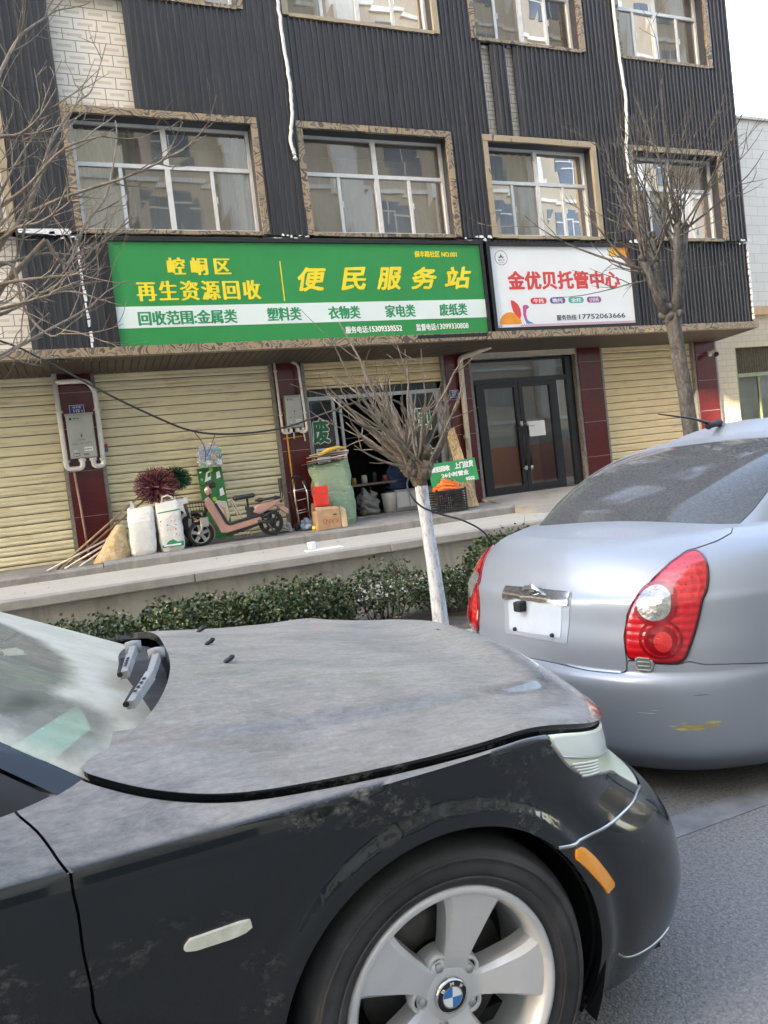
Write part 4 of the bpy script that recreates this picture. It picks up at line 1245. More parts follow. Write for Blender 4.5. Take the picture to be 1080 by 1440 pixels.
def cctv():
    o = thing('security_camera', 'small white and black security camera on the tan tiled corner', 'camera', (12.0, 11.55, 3.1))
    build(MB().box(12.05, 12.12, 11.57, 11.60, 3.08, 3.18).tube([(12.085, 11.575, 3.14), (12.085, 11.50, 3.15)], .018, 8), 'bracket', M['pvc'], o)
    build(MB().tube([(12.085, 11.50, 3.165), (12.06, 11.40, 3.10)], [.05, .05], 14), 'housing', M['pvc'], o)
    build(MB().sphere((12.052, 11.385, 3.085), .05, 0, 14), 'lens_dome', M['black'], o)
cctv()
# sagging cable with its ties
def sag_cable():
    pts = []
    key = [(-2.6, 10.45, 4.25), (-.9, 10.45, 3.70), (-.3, 10.42, 3.38), (.45, 10.35, 2.86), (1.0, 10.3, 2.52), (1.35, 10.3, 2.34), (1.7, 10.3, 2.25), (2.2, 10.28, 2.22), (2.7, 10.2, 2.25), (3.2, 9.9, 2.37), (3.65, 9.2, 2.46), (3.55, 8.2, 2.28), (3.1, 6.9, 2.02), (2.68, 5.75, 1.75), (2.55, 5.52, 1.58)]
    def cr(K, n=8):
        out = []
        K = [Vector(k) for k in K]
        for i in range(len(K) - 1):
            p0, p1, p2, p3 = K[max(i - 1, 0)], K[i], K[i + 1], K[min(i + 2, len(K) - 1)]
            for k in range(n):
                t = k / n
                out.append(.5 * ((2 * p1) + (p2 - p0) * t + (2 * p0 - 5 * p1 + 4 * p2 - p3) * t * t + (3 * p1 - p0 - 3 * p2 + p3) * t ** 3))
        out.append(K[-1]); return out
    mb = MB().tube(cr(key), .014, 7)
    mb.tube(cr([(-.3, 10.42, 3.38), (-.1, 10.6, 3.42), (.1, 10.9, 3.44)]), .012, 6)
    tag(build(mb, 'overhead_cable', M['cable']), 'black cable sagging from the overhang across the shutter to the tree', 'cable')
    k2 = [(2.55, 5.52, 1.58), (2.42, 5.42, 1.42), (2.31, 5.3, 1.29), (2.36, 5.22, 1.14), (2.52, 5.2, 1.05), (2.72, 5.2, .97), (2.90, 5.2, .84), (3.0, 5.25, .64), (3.05, 5.3, .40), (3.08, 5.35, .09)]
    tag(build(MB().tube(cr(k2), .0075, 7), 'loose_cable', M['cable']), 'black cable end curling down past the white painted trunk into the hedge', 'cable')
    tie = MB()
    for q in ([(1.45, 10.3, 2.29), (1.58, 10.5, 2.12), (1.66, 11.0, 1.98), (1.70, 11.4, 1.93)], [(1.72, 10.3, 2.25), (1.70, 10.6, 2.12), (1.72, 11.3, 2.0)]): tie.tube(cr(q, 4), .006, 5)
    tag(build(tie, 'wire_tie', M['cable']), 'thin dark wires tying a plastic bag to the sagging cable', 'wire')
sag_cable()
# ------------------------------------------------------------------ bare street trees and the hedge
def rot_off(d, ang, az):
    d = d.normalized(); a = d.orthogonal().normalized(); b = d.cross(a)
    return (d * math.cos(ang) + (a * math.cos(az) + b * math.sin(az)) * math.sin(ang)).normalized()

def shoot(mb, p, d, L, r, rng, up=.25, kids=2, depth=1, mi=0, wob=.10, seg=7):
    """one bare branch with side twigs"""
    pts = [Vector(p)]; rs = [r]
    d = Vector(d).normalized()
    for i in range(seg):
        d = (d + Vector((rng.gauss(0, wob), rng.gauss(0, wob), rng.gauss(0, wob * .6) + up * .35))).normalized()
        pts.append(pts[-1] + d * L / seg); rs.append(r * (1 - .82 * (i + 1) / seg) + .0012)
    mb.tube(pts, rs, 6 if r > .012 else 4, mi, cap=False)
    if depth > 0:
        for k in range(kids):
            i = rng.randint(2, seg - 1)
            dd = (pts[i] - pts[i - 1]).normalized()
            shoot(mb, pts[i], rot_off(dd, rng.uniform(.35, .9), rng.uniform(0, 6.28)), L * rng.uniform(.25, .55), rs[i] * .7, rng, up * .8, max(1, kids - 1), depth - 1, mi, wob * 1.2, max(4, seg - 2))
    return pts

def knobs(mb, c, R, n, rng, mi=0):
    for k in range(n):
        v = Vector((rng.gauss(0, 1), rng.gauss(0, 1), rng.gauss(0, .7))).normalized()
        mb.sphere(Vector(c) + v * R * rng.uniform(.5, .95), R * rng.uniform(.3, .62), mi, 8, (1, 1, rng.uniform(.8, 1.2)))

def trunk_mesh(mb, pts, rs, rng, mi=0, n=14, amp=.06):
    P = []
    for i in range(len(pts) - 1):
        for k in range(6):
            t = k / 6
            P.append((Vector(pts[i]).lerp(Vector(pts[i + 1]), t), lerp(rs[i], rs[i + 1], t)))
    P.append((Vector(pts[-1]), rs[-1]))
    vs = []; fs = []
    ph = [rng.uniform(0, 6.28) for _ in range(5)]
    for i, (p, r) in enumerate(P):
        for k in range(n):
            a = 2 * math.pi * k / n
            q = r * (1 + amp * math.sin(3 * a + ph[0] + i * .15) + amp * .7 * math.sin(5 * a + ph[1] - i * .3) + amp * .5 * math.sin(i * 1.3 + ph[2] + a))
            vs.append(p + Vector((q * math.cos(a), q * math.sin(a), 0)))
    for i in range(len(P) - 1):
        for k in range(n):
            fs.append((i * n + k, i * n + (k + 1) % n, (i + 1) * n + (k + 1) % n, (i + 1) * n + k))
    mb.add(vs, fs, mi, True)

def small_tree():
    rng = random.Random(21)
    x, y = 2.56, 5.58
    o = thing('street_tree', 'small pollarded bare tree with a white painted trunk in the hedge', 'tree', (x, y, .09))
    t = MB(); trunk_mesh(t, [(x + .035, y, .05), (x + .028, y, .5), (x + .01, y, .95), (x - .005, y, 1.295)], [.070, .058, .052, .054], rng, 0, 16, .035)
    build(t, 'limed_trunk', M['lime'], o)
    h = MB()
    trunk_mesh(h, [(x - .005, y, 1.28), (x - .02, y, 1.36), (x - .02, y, 1.45), (x - .03, y, 1.53)], [.055, .072, .088, .05], rng, 0, 14, .10)
    knobs(h, (x - .02, y, 1.42), .11, 22, rng)
    # cut stubs
    h.tube([(x + .03, y, 1.43), (x + .14, y - .02, 1.50), (x + .23, y - .03, 1.64), (x + .26, y - .03, 1.72)], [.045, .035, .03, .033], 9)
    h.tube([(x - .08, y, 1.45), (x - .17, y + .02, 1.47)], [.045, .03], 8)
    h.tube([(x + .02, y - .05, 1.5), (x + .05, y - .10, 1.60)], [.05, .045], 8)
    build(h, 'trunk', M['bark2'], o)
    c = MB()
    for k in range(34):
        az = rng.uniform(0, 6.28); el = rng.uniform(.55, 1.5)
        lean = rng.gauss(-.34, .30)
        d = Vector((math.cos(az) * math.cos(el) * .75 + lean, math.sin(az) * math.cos(el) * .8, math.sin(el)))
        L = rng.uniform(.5, 1.02)
        shoot(c, (x - .03 + rng.uniform(-.1, .09), y + rng.uniform(-.09, .09), 1.44 + rng.uniform(-.05, .07)), d, L, rng.uniform(.008, .018), rng, .14, rng.choice((1, 2, 2, 3)), 1, 0, .125)
    # low branch sweeping to the left and the long outer canes
    for p, d, L, r in (((x - .1, y, 1.45), (-1, -.1, .38), .68, .019), ((x - .09, y + .03, 1.5), (-.95, .1, .75), .9, .020), ((x - .08, y, 1.48), (-.9, -.2, 1.1), 1.2, .016),
                       ((x - .09, y - .03, 1.44), (-1, -.2, .18), .55, .013), ((x + .24, y - .03, 1.7), (.25, 0, 1), .42, .010), ((x + .24, y - .03, 1.70), (.8, .1, .8), .5, .009),
                       ((x + .25, y - .03, 1.7), (-.25, .1, .9), .35, .008), ((x - .1, y, 1.5), (-.55, 0, 1), 1.25, .018)):
        shoot(c, p, d, L, r, rng, .22, 3, 1, 0, .07)
    build(c, 'crown', M['twig'], o)

def big_tree(x, y, zt, seed, label, limbs, spread, twig, shoots, lean=0.0, rt=.070, thickt=1.0, extra=()):
    rng = random.Random(seed)
    o = thing('street_tree', label, 'tree', (x, y, .09))
    t = MB()
    trunk_mesh(t, [(x + .18 + lean, y, .03), (x + .12 + lean * .7, y, .9), (x + .05, y, 1.9), (x - .02, y, zt - .12), (x - .03, y, zt)], [rt * 1.45, rt * 1.25, rt + .005, rt + .006, rt + .024], rng, 0, 18, .045)
    knobs(t, (x - .03, y, zt - .01), .105, 16, rng)
    tips = []
    for (dx, dy, dz, r) in limbs:
        p0 = Vector((x - .03 + dx * .15, y + dy * .15, zt - .02)); p3 = Vector((x - .03 + dx, y + dy, zt + dz))
        pts = [p0, p0.lerp(p3, .3) + Vector((dx * .10, dy * .1, -.02)), p0.lerp(p3, .65) + Vector((dx * .05, 0, 0)), p3]
        t.tube(pts, [r * 1.0, r * .82, r * .74, r * .86], 10)
        knobs(t, p3, r * 1.0, 7, rng)
        tips.append((p3, Vector((dx, dy, dz)).normalized(), r))
    build(t, 'trunk', M['bark'], o)
    c = MB()
    for p3, d, r in tips:
        for k in range(shoots):
            dd = (d * .55 + Vector((rng.gauss(0, .55 * spread), rng.gauss(0, .5 * spread), rng.uniform(.05, .8)))).normalized()
            shoot(c, p3 + dd * .03 - d * rng.uniform(0, .3), dd, rng.uniform(.7, 1.75) * spread, rng.uniform(.007, .014) * thickt, rng, .20, rng.choice((2, 3, 3)), 2, 0, .10, 8)
    for k in range(10):
        i = rng.randrange(len(tips))
        d = Vector((rng.gauss(0, .8), rng.gauss(0, .7), rng.uniform(-.25, .5)))
        shoot(c, tips[i][0] - tips[i][1] * rng.uniform(.1, .5), d, rng.uniform(.5, 1.2), .008, rng, .1, 3, 1, 0, .13)
    for K in extra:
        K = [Vector(p) for p in K]; n = len(K)
        P = []
        for i in range(n - 1):
            p0, p1, p2, p3 = K[max(i - 1, 0)], K[i], K[i + 1], K[min(i + 2, n - 1)]
            for q in range(5):
                t = q / 5
                P.append(.5 * ((2 * p1) + (p2 - p0) * t + (2 * p0 - 5 * p1 + 4 * p2 - p3) * t * t + (3 * p1 - p0 - 3 * p2 + p3) * t ** 3))
        P.append(K[-1])
        c.tube(P, [lerp(.016, .0035, i / (len(P) - 1)) for i in range(len(P))], 7, cap=False)
        for q in range(7):
            i = rng.randint(4, len(P) - 2)
            d = rot_off(P[i] - P[i - 1], rng.uniform(.4, .9), rng.uniform(0, 6.28))
            shoot(c, P[i], d, rng.uniform(.25, .6), .005, rng, .15, 2, 1, 0, .14, 6)
        if K[0].z < 3.5: c.tube([(x + .2, y, zt + .1), K[0].lerp(Vector((x, y, zt)), .4), K[0]], [.03, .022, .016], 7, cap=False)
    build(c, 'crown', M[twig], o)

LEFT = (
    ((-.56, 5.90, 3.14), (-.38, 5.98, 3.22), (-.24, 6.06, 3.29), (-.05, 6.14, 3.36), (.17, 6.22, 3.38), (.40, 6.30, 3.53), (.62, 6.38, 3.76)),
    ((-.57, 5.90, 3.02), (-.38, 5.82, 3.04), (-.26, 5.74, 3.04), (-.07, 5.66, 3.04), (.12, 5.58, 3.04), (.25, 5.50, 3.12), (.32, 5.42, 3.20)),
    ((-.54, 5.90, 3.31), (-.34, 5.82, 3.35), (-.22, 5.74, 3.41), (-.07, 5.66, 3.42), (.11, 5.58, 3.51), (.17, 5.50, 3.55)),
    ((-.30, 5.90, 3.41), (-.22, 5.98, 3.53), (-.05, 6.06, 3.86), (.06, 6.14, 4.16), (.15, 6.22, 4.34), (.32, 6.30, 4.60), (.44, 6.38, 4.75), (.60, 6.46, 5.17)),
    ((-.40, 5.90, 4.06), (-.25, 5.82, 4.07), (-.12, 5.74, 4.06), (.02, 5.66, 4.15), (.15, 5.58, 4.31)),
    ((-.05, 5.84, 3.36), (.07, 5.90, 3.20), (.24, 5.98, 3.53), (.42, 6.06, 3.78), (.55, 6.14, 4.22), (.57, 6.22, 4.43)),
    ((-.59, 5.90, 2.87), (-.40, 5.82, 2.87), (-.17, 5.74, 2.91), (.07, 5.66, 2.94), (.29, 5.58, 2.84)),
    ((-.45, 5.90, 3.2), (-.29, 5.90, 3.19), (-.25, 5.82, 2.87), (-.10, 5.74, 2.65), (.04, 5.66, 2.71)),
    ((-.32, 5.90, 4.31), (-.17, 5.98, 4.66), (-.03, 6.06, 4.93), (.19, 6.14, 5.16), (.34, 6.22, 5.38)),
    ((-.32, 5.90, 3.61), (-.12, 5.82, 3.73), (.15, 5.74, 3.97), (.45, 5.66, 4.05)),
    ((-.14, 5.90, 3.57), (.14, 5.82, 3.67), (.67, 5.74, 3.84), (1.16, 5.66, 4.09)))
small_tree()
big_tree(6.12, 6.3, 2.78, 5, 'large bare tree with four thick stubs rising behind the silver car', [(-.33, .0, .60, .05), (-.08, .12, .88, .045), (.10, -.1, .92, .052), (.36, .05, .98, .046)], .98, 'twigd', 9)
big_tree(-1.05, 6.2, 2.45, 9, 'bare tree at the left edge whose twigs cross the left window', [(.50, .0, .12, .036), (.46, .05, .42, .036), (-.1, .15, .7, .05), (-.4, -.1, .6, .05), (.2, -.12, .9, .045), (.44, -.1, .75, .034)], 1.25, 'twig', 5, thickt=1.2, extra=LEFT)

def hedge():
    def shrub(cx, cy, rx, ry, h, n, seed, label):
        rng = random.Random(seed)
        o = thing('hedge_shrub', label, 'shrub', (cx, cy, .09), 0, 'shrubs of the clipped hedge')
        st = MB()
        for k in range(16):
            a = rng.uniform(0, 6.28)
            shoot(st, (cx + rng.uniform(-rx, rx) * .5, cy + rng.uniform(-ry, ry) * .4, .08), (math.cos(a) * .4, math.sin(a) * .4, 1), h * rng.uniform(.7, 1.05), .008, rng, .2, 3, 1, 0, .12, 5)
        build(st, 'stems', M['twigd'], o)
        lf = MB()
        nz = [(rng.uniform(0, 6.28), rng.uniform(1.5, 6), rng.uniform(1.5, 6)) for _ in range(6)]
        cnt = 0
        while cnt < n:
            u, v = rng.uniform(-1, 1), rng.uniform(-1, 1)
            w = rng.uniform(.12, 1) ** .6
            if abs(u) ** 3 + abs(v) ** 3 > 1: continue
            lump = sum(math.sin(p + a * u * rx * 3 + b * v * ry * 3) for p, a, b in nz) / 6
            top = h * (1 - .28 * (abs(u) ** 4 + abs(v) ** 3)) * (1 + .18 * lump)
            z = .09 + top * w + (rng.random() ** 6) * .09
            if rng.random() < .22 + .25 * max(0, -lump) and w > .4: continue
            p = Vector((cx + u * rx, cy + v * ry, z))
            L = rng.uniform(.022, .045); W = L * rng.uniform(.35, .5)
            d = Vector((rng.gauss(0, 1), rng.gauss(0, 1), rng.gauss(.35, .6))).normalized()
            s = d.orthogonal().normalized(); s = (s * math.cos(cnt) + d.cross(s) * math.sin(cnt)).normalized()
            nn = d.cross(s) * W * .35
            q = rng.random()
            mi = 0 if q < .60 else (1 if q < .84 else (2 if q < .92 else 3))
            lf.add([p, p + d * L * .5 + s * W + nn, p + d * L, p + d * L * .5 - s * W + nn, p + d * L * .5], [(0, 1, 4), (1, 2, 4), (2, 3, 4), (3, 0, 4)], mi)
            cnt += 1
        build(lf, 'leaves', [M['leaf%d' % k] for k in range(4)], o, fixn=False)
    lab = ['low ragged end shrub of the hedge beside the dark car windscreen', 'thick hedge shrub in front of the white sacks', 'thick hedge shrub below the pink scooter', 'thin hedge shrub left of the white painted trunk',
           'hedge shrub wrapped round the white painted trunk', 'hedge shrub touching the left lamp of the silver car', 'hedge shrub hidden behind the silver car boot', 'hedge shrub at the foot of the large tree', 'hedge shrub farthest to the left behind the dark car']
    spec = [(-.15, 6.15, .42, .40, .42, 5200), (.70, 6.1, .50, .46, .47, 6200), (1.50, 6.05, .48, .44, .47, 6200), (2.30, 6.05, .34, .40, .50, 1500), (2.98, 6.1, .36, .36, .36, 2600), (3.70, 6.15, .45, .44, .60, 5600), (4.6, 6.1, .5, .45, .55, 4500), (5.7, 6.1, .6, .45, .5, 4500), (-1.3, 6.1, .6, .45, .4, 4000)]
    for i, (a, l) in enumerate(zip(spec, lab)): shrub(*a, 31 + i, l)
hedge()

def litter():
    rng = random.Random(77); mb = MB()
    for k in range(700):
        if k < 420: x, y, z = rng.uniform(-1.5, 6), rng.uniform(5.2, 7.3), .094
        elif k < 560: x, y, z = rng.uniform(-1, 6), rng.uniform(7.4, 8.45), .124
        elif k < 640: x, y, z = rng.uniform(-1.5, 8), 8.9 + 1.5 * rng.random() ** .4, .562
        else: x, y, z = rng.uniform(-1.2, 6.2), rng.uniform(10.6, 11.4), .72
        L = rng.uniform(.015, .04); a = rng.uniform(0, 6.28)
        d = Vector((math.cos(a), math.sin(a), rng.uniform(0, .3))); s_ = Vector((-math.sin(a), math.cos(a), rng.uniform(0, .4)))
        p = Vector((x, y, z + .004))
        mb.add([p, p + d * L * .5 + s_ * L * .3, p + d * L, p + d * L * .5 - s_ * L * .25], [(0, 1, 2, 3)], rng.choice((0, 0, 1, 2)))
    tag(build(mb, 'leaf_litter', [M['leaf2'], mat('dead_leaf', (.16, .10, .05), .8, 0, .3), mat('pale_scrap_litter', (.5, .49, .46), .8)], fixn=False), kind='stuff')
litter()
# ------------------------------------------------------------------ goods on the step
def fl(x, y): return (.69 if x > .08 else .665) + (.755 - .69) * min(1, max(0, (y - 10.53) / 1.2))

def sack_mesh(x0, x1, y0, y1, z0, z1, seed, lean=0.0, crumple=.02, top=.95, nu=56, nv=48, thin=.3, square=3.6, tilt=.04):
    """filled sack lying against something: squarish rings that flatten to a seam, with folds running across"""
    rng = np.random.default_rng(seed)
    cx, cy = (x0 + x1) / 2, (y0 + y1) / 2
    th = np.linspace(0, 2 * np.pi, nu, endpoint=False)
    W = [(rng.uniform(2, 7), rng.uniform(5, 16), rng.uniform(0, 6.28), rng.uniform(.5, 1)) for _ in range(7)]
    X = []; Y = []; Z = []
    for v in np.linspace(0, 1, nv):
        w = np.interp(v, [0, .06, .3, .7, .93, 1], [.86, .95, 1.0, .98, top, top * .97])
        dp = np.interp(v, [0, .08, .35, .7, .92, 1], [.8, .98, 1.0, .85, thin + .12, thin])
        c, s = np.cos(th), np.sin(th)
        ex = np.sign(c) * np.abs(c) ** (2 / square); ey = np.sign(s) * np.abs(s) ** (2 / square)
        cr = sum(a * (1 - 2 * np.abs(np.sin(k * th * .5 + m * v + p + .8 * np.sin(2 * th + p)))) for k, m, p, a in W) / 3.2 * crumple
        X.append(cx + lean * v + (x1 - x0) / 2 * w * ex * (1 + cr)); Y.append(cy + tilt * v + (y1 - y0) / 2 * dp * ey + cr * .12 * (.3 + np.abs(s)))
        Z.append(z0 + (z1 - z0) * v + crumple * .5 * np.sin(th * 3 + W[0][2]) * v * .6)
    X, Y, Z = map(np.array, (X, Y, Z))
    mb = MB()
    vs = np.stack([X, Y, Z], -1).reshape(-1, 3)
    fs = []
    for i in range(nv - 1):
        for k in range(nu):
            k2 = (k + 1) % nu
            fs.append((i * nu + k, i * nu + k2, (i + 1) * nu + k2, (i + 1) * nu + k))
    fs.append(tuple(reversed(range(nu)))); fs.append(tuple((nv - 1) * nu + k for k in range(nu)))
    mb.add(vs, fs, 0, True)
    return mb

def woven(name, col, crease=.35, var=.12, sc=9):
    t = NT(name); v = t.coord((1, 1, 1))
    c = t.ramp(t.noise(4, 5, .6, v), [(.3, [q * (1 - var) for q in col]), (.7, [min(1, q * (1 + var)) for q in col])])
    b = t.noise(sc, 5, .6, t.coord((1, 1, 2.4)), 1.6)
    return t.done(t.bsdf(c, .5, spec=.35, bump=b, bstr=crease, bdist=.05))

def goods():
    G = 'sacks and brooms by the left red pillar'
    wsack = woven('white_woven_bag', (.66, .66, .62), .45)
    # plain white sack
    o = thing('white_sack', 'plain creased white sack, leftmost of the white sacks by the red pillar', 'sack', (.63, 10.85, .70))
    s = sack_mesh(.44, .81, 10.72, 10.98, .70, 1.36, 2, lean=.03, crumple=.05, top=.97)
    s.prism([(.52, 1.34), (.58, 1.35), (.56, 1.46), (.53, 1.47)], 10.86, 10.88)
    build(s, 'bag', wsack, o)
    # printed sack
    o = thing('printed_sack', 'white sack printed with rows of small pictures and a green field, beside the scooter', 'sack', (1.02, 10.85, .70))
    build(sack_mesh(.85, 1.20, 10.74, 10.96, .70, 1.40, 3, lean=.0, crumple=.035, top=.97), 'bag', wsack, o)
    h = MB().tube([(.95, 10.88, 1.40), (.97, 10.87, 1.47), (1.04, 10.86, 1.49), (1.10, 10.87, 1.46), (1.12, 10.88, 1.40)], .012, 6)
    build(h, 'handle', wsack, o)
    m = MB(); y = 10.722
    rng = random.Random(8)
    m.prism([(.865, 1.245), (1.17, 1.265), (1.17, 1.285), (.865, 1.262)], y, y + .002, 'XZ', 0)
    letters(m, '农牧饲料', .875, 1.03, 1.268, 1.30, y, 1) if False else None
    for r in range(5):
        for k in range(5):
            xx = .895 + k * .060 + rng.uniform(-.014, .014); zz = 1.19 - r * .064 + rng.uniform(-.008, .008)
            if rng.random() < .3: continue
            w_ = rng.uniform(.010, .024); m.prism([(xx, zz), (xx + w_, zz + .002), (xx + w_ * .9, zz + w_), (xx + .002, zz + w_ * .8)], y, y + .002, 'XZ', (1, 2, 3, 2, 4)[r])
    m.prism([(.875, .765), (1.17, .765), (1.17, .83), (1.09, .825), (1.03, .87), (.97, .85), (.92, .80), (.875, .80)], y - .004, y - .002, 'XZ', 0)
    m.box(.90, 1.13, y - .007, y - .005, .780, .802, 5)
    build(m, 'print', [M['greent'], M['amber'], M['redt'], M['bluep'], M['navyt'], M['paper']], o)
    s = sack_mesh(1.10, 1.36, 10.98, 11.20, .71, 1.43, 5, lean=.0, crumple=.06, top=.9)
    tag(build(s, 'white_sack', wsack), 'white sack half hidden behind the printed sack and the black tyres', 'sack')
    s = sack_mesh(.70, .90, 11.02, 11.2, .71, 1.32, 6, lean=.0, crumple=.06, top=.9)
    tag(build(s, 'brown_sack', woven('brown_woven_bag', (.20, .15, .13), .4)), 'brown sack squeezed between the plain white sack and the printed one', 'sack')
    # slumped straw coloured sack
    t = NT('straw_bag'); v = t.coord()
    c = t.ramp(t.noise(14, 5, .7, v, .5), [(.3, (.30, .20, .09)), (.5, (.50, .37, .18)), (.65, (.55, .48, .36)), (.72, (.16, .17, .18))])
    straw = t.done(t.bsdf(c, .6, bump=t.noise(12, 5, .6, v, 1.5), bstr=.6, bdist=.05))
    X = []; 
    s = MB(); nu, nv = 36, 24
    vs = []; fs = []
    for i in range(nv):
        v_ = i / (nv - 1)
        cx = lerp(.18, .36, v_ ** .8); w = lerp(.24, .055, v_ ** 1.25); d = lerp(.14, .05, v_)
        for k in range(nu):
            a = 2 * math.pi * k / nu
            cr = 1 + .07 * math.sin(5 * a + 9 * v_) + .05 * math.sin(11 * v_ + 2 * a)
            vs.append((cx + w * math.cos(a) * cr, 10.84 + d * math.sin(a) * cr, .675 + .47 * v_ + .02 * math.sin(3 * a) * v_))
    for i in range(nv - 1):
        for k in range(nu):
            fs.append((i * nu + k, i * nu + (k + 1) % nu, (i + 1) * nu + (k + 1) % nu, (i + 1) * nu + k))
    fs += [tuple(reversed(range(nu))), tuple((nv - 1) * nu + k for k in range(nu))]
    s.add(vs, fs, 0, True)
    tag(build(s, 'straw_sack', straw), 'slumped straw coloured sack with faded print under the pale sticks', 'sack')
    # sticks leaning by the pillar
    stick = mat('pale_stick', (.62, .57, .47), .6, 0, .15, 20)
    bam = mat('brown_stick', (.30, .20, .11), .6, 0, .3, 20)
    for a, b, lab in (((-.62, 10.70, .672), (.30, 10.98, 1.03), 'longest pale stick leaning across the left red pillar base'), ((-.40, 10.70, .672), (.27, 10.98, .97), 'middle of the three pale sticks by the straw sack'),
                      ((-.22, 10.72, .672), (.24, 10.96, .91), 'shortest pale stick, nearest the straw sack')):
        tag(build(MB().tube([a, b], .013, 8), 'stick', stick), lab, 'stick', 'pale sticks by the left red pillar')
    def broom(name, h0, h1, c, rx, rz, mcol, n, seed, lab):
        rng = random.Random(seed)
        o = thing(name, lab, 'broom', (h0[0], h0[1], h0[2]))
        build(MB().tube([h0, h1], .014, 8), 'handle', bam, o)
        f = MB()
        d0 = (Vector(c) - Vector(h1)); d0.normalize()
        for k in range(n):
            az = rng.uniform(0, 6.28); ra = math.sqrt(rng.random())
            tip = Vector((c[0] + rx * ra * math.cos(az) * 1.0, c[1] - abs(rng.gauss(0, .10)) + .04, c[2] + rz * ra * math.sin(az)))
            st = Vector(c) + (tip - Vector(c)) * rng.uniform(.15, .75) + Vector((0, .07, 0))
            mid = (st + tip) / 2 + Vector((rng.gauss(0, .02), rng.gauss(0, .02), rng.gauss(0, .02)))
            f.tube([st, mid, tip], [.004, .004, .003], 4, 0 if rng.random() < .7 else 1, cap=False)
        build(f, 'bristles', mcol, o)
    pm = [mat('maroon_bristle', (.17, .035, .055), .6, 0, .3, 30), mat('pink_bristle', (.42, .20, .21), .6, 0, .3, 30)]
    gm = [mat('green_bristle', (.012, .10, .05), .6, 0, .3, 30), mat('dark_green_bristle', (.01, .06, .03), .6, 0, .3, 30)]
    broom('broom', (-.50, 10.75, .672), (.72, 11.1, 1.55), (.93, 11.15, 1.65), .33, .28, pm, 1300, 3, 'broom with a maroon bristle head leaning upside down behind the white sacks')
    broom('broom', (-.42, 10.78, .672), (.95, 11.2, 1.60), (1.22, 11.22, 1.72), .25, .19, gm, 800, 4, 'broom with a green bristle head leaning upside down beside the maroon one')
    # tyres behind the scooter
    rub = mat('tyre_rubber', (.018, .018, .019), .75, 0, .25, 30)
    def tyre(c, R, r, tilt, lab):
        bm = bmesh.new()
        mb = MB(); vs = []; fs = []
        nu, nv = 36, 12
        for i in range(nu):
            a = 2 * math.pi * i / nu
            for k in range(nv):
                b = 2 * math.pi * k / nv
                rr = R - r + r * .75 * math.cos(b)
                vs.append(Matrix.Translation(c) @ Matrix.Rotation(tilt, 4, 'Z') @ Matrix.Rotation(-.22, 4, 'X') @ Vector((rr * math.cos(a), r * math.sin(b), rr * math.sin(a))))
        for i in range(nu):
            for k in range(nv):
                fs.append((i * nv + k, i * nv + (k + 1) % nv, ((i + 1) % nu) * nv + (k + 1) % nv, ((i + 1) % nu) * nv + k))
        mb.add(vs, fs, 0, True)
        bm.free()
        tag(build(mb, 'tyre', rub), lab, 'tyre', 'tyres leaning behind the scooter')
    tyre((1.25, 11.02, .985), .28, .05, .9, 'outer black tyre leaning between the printed sack and the scooter')
    tyre((1.40, 11.12, .975), .27, .05, .8, 'inner black tyre standing right behind the scooter front wheel')
    # printed green board leaning on the shutter
    o = thing('poster_board', 'tall green advertising board leaning on the shutter behind the scooter', 'board', (1.8, 11.5, .75))
    def BP(u, v, d=0): return (1.615 + .375 * u - .02 * v, 11.38 + .22 * v - d, .76 + 1.09 * v)
    b = MB().hexa([BP(0, 0), BP(1, 0), BP(1, 0, -.02), BP(0, 0, -.02), BP(0, 1), BP(1, 1), BP(1, 1, -.02), BP(0, 1, -.02)])
    build(b, 'panel', mat('green_board', (.012, .17, .035), .4, 0, .15, 4), o)
    m = MB()
    def patch(poly, mi, d=.004): m.add([BP(u, v, d) for u, v in poly], [tuple(range(len(poly)))], mi)
    patch([(.22, .80), (.48, .83), (.56, .97), (.34, .93)], 1); patch([(.36, .86), (.50, .88), (.53, .94), (.40, .92)], 2, .006)
    patch([(.72, .83), (.90, .85), (.88, .94), (.74, .92)], 1); patch([(.74, .58), (.93, .60), (.90, .70), (.76, .68)], 1); patch([(.20, .62), (.42, .64), (.40, .74), (.22, .72)], 1)
    for cu, cv, r in ((.55, .965, .085), (.50, .55, .085), (.12, .84, .05)): patch([(cu + r * math.cos(t) , cv + r * .36 * math.sin(t)) for t in np.linspace(0, 6.28, 14)[:-1]], 0)
    patch([(.30, .20), (.75, .10), (1.0, .30), (.95, .50), (.55, .53), (.35, .42)], 3); patch([(.55, .22), (.85, .25), (.86, .42), (.60, .45)], 4, .006)
    patch([(.06, .93), (.16, .935), (.16, .955), (.06, .95)], 1)
    build(m, 'print', [mat('lime_print', (.32, .55, .04), .4), M['white'], M['greent2'], mat('cream_print', (.70, .62, .48), .4), mat('peach_print', (.70, .40, .25), .4)], o)
    tag(build(MB().tube([(2.06, 11.55, 1.32), (2.23, 11.2, .75)], .011, 6).tube([(2.03, 11.55, 1.30), (2.17, 11.2, .75)], .009, 6), 'cane', stick), 'thin pale canes leaning on the shutter right of the green board', 'cane')
    # plastic bag of packets hanging from the cable
    o = thing('plastic_bag', 'clear plastic bag of packets hanging in front of the shutter', 'bag', (1.79, 11.5, 1.85))
    t = NT('clear_bag_film')
    tr = t.n('ShaderNodeBsdfTransparent'); gl = t.n('ShaderNodeBsdfPrincipled'); gl.inputs['Base Color'].default_value = (.75, .8, .82, 1); gl.inputs['Roughness'].default_value = .25
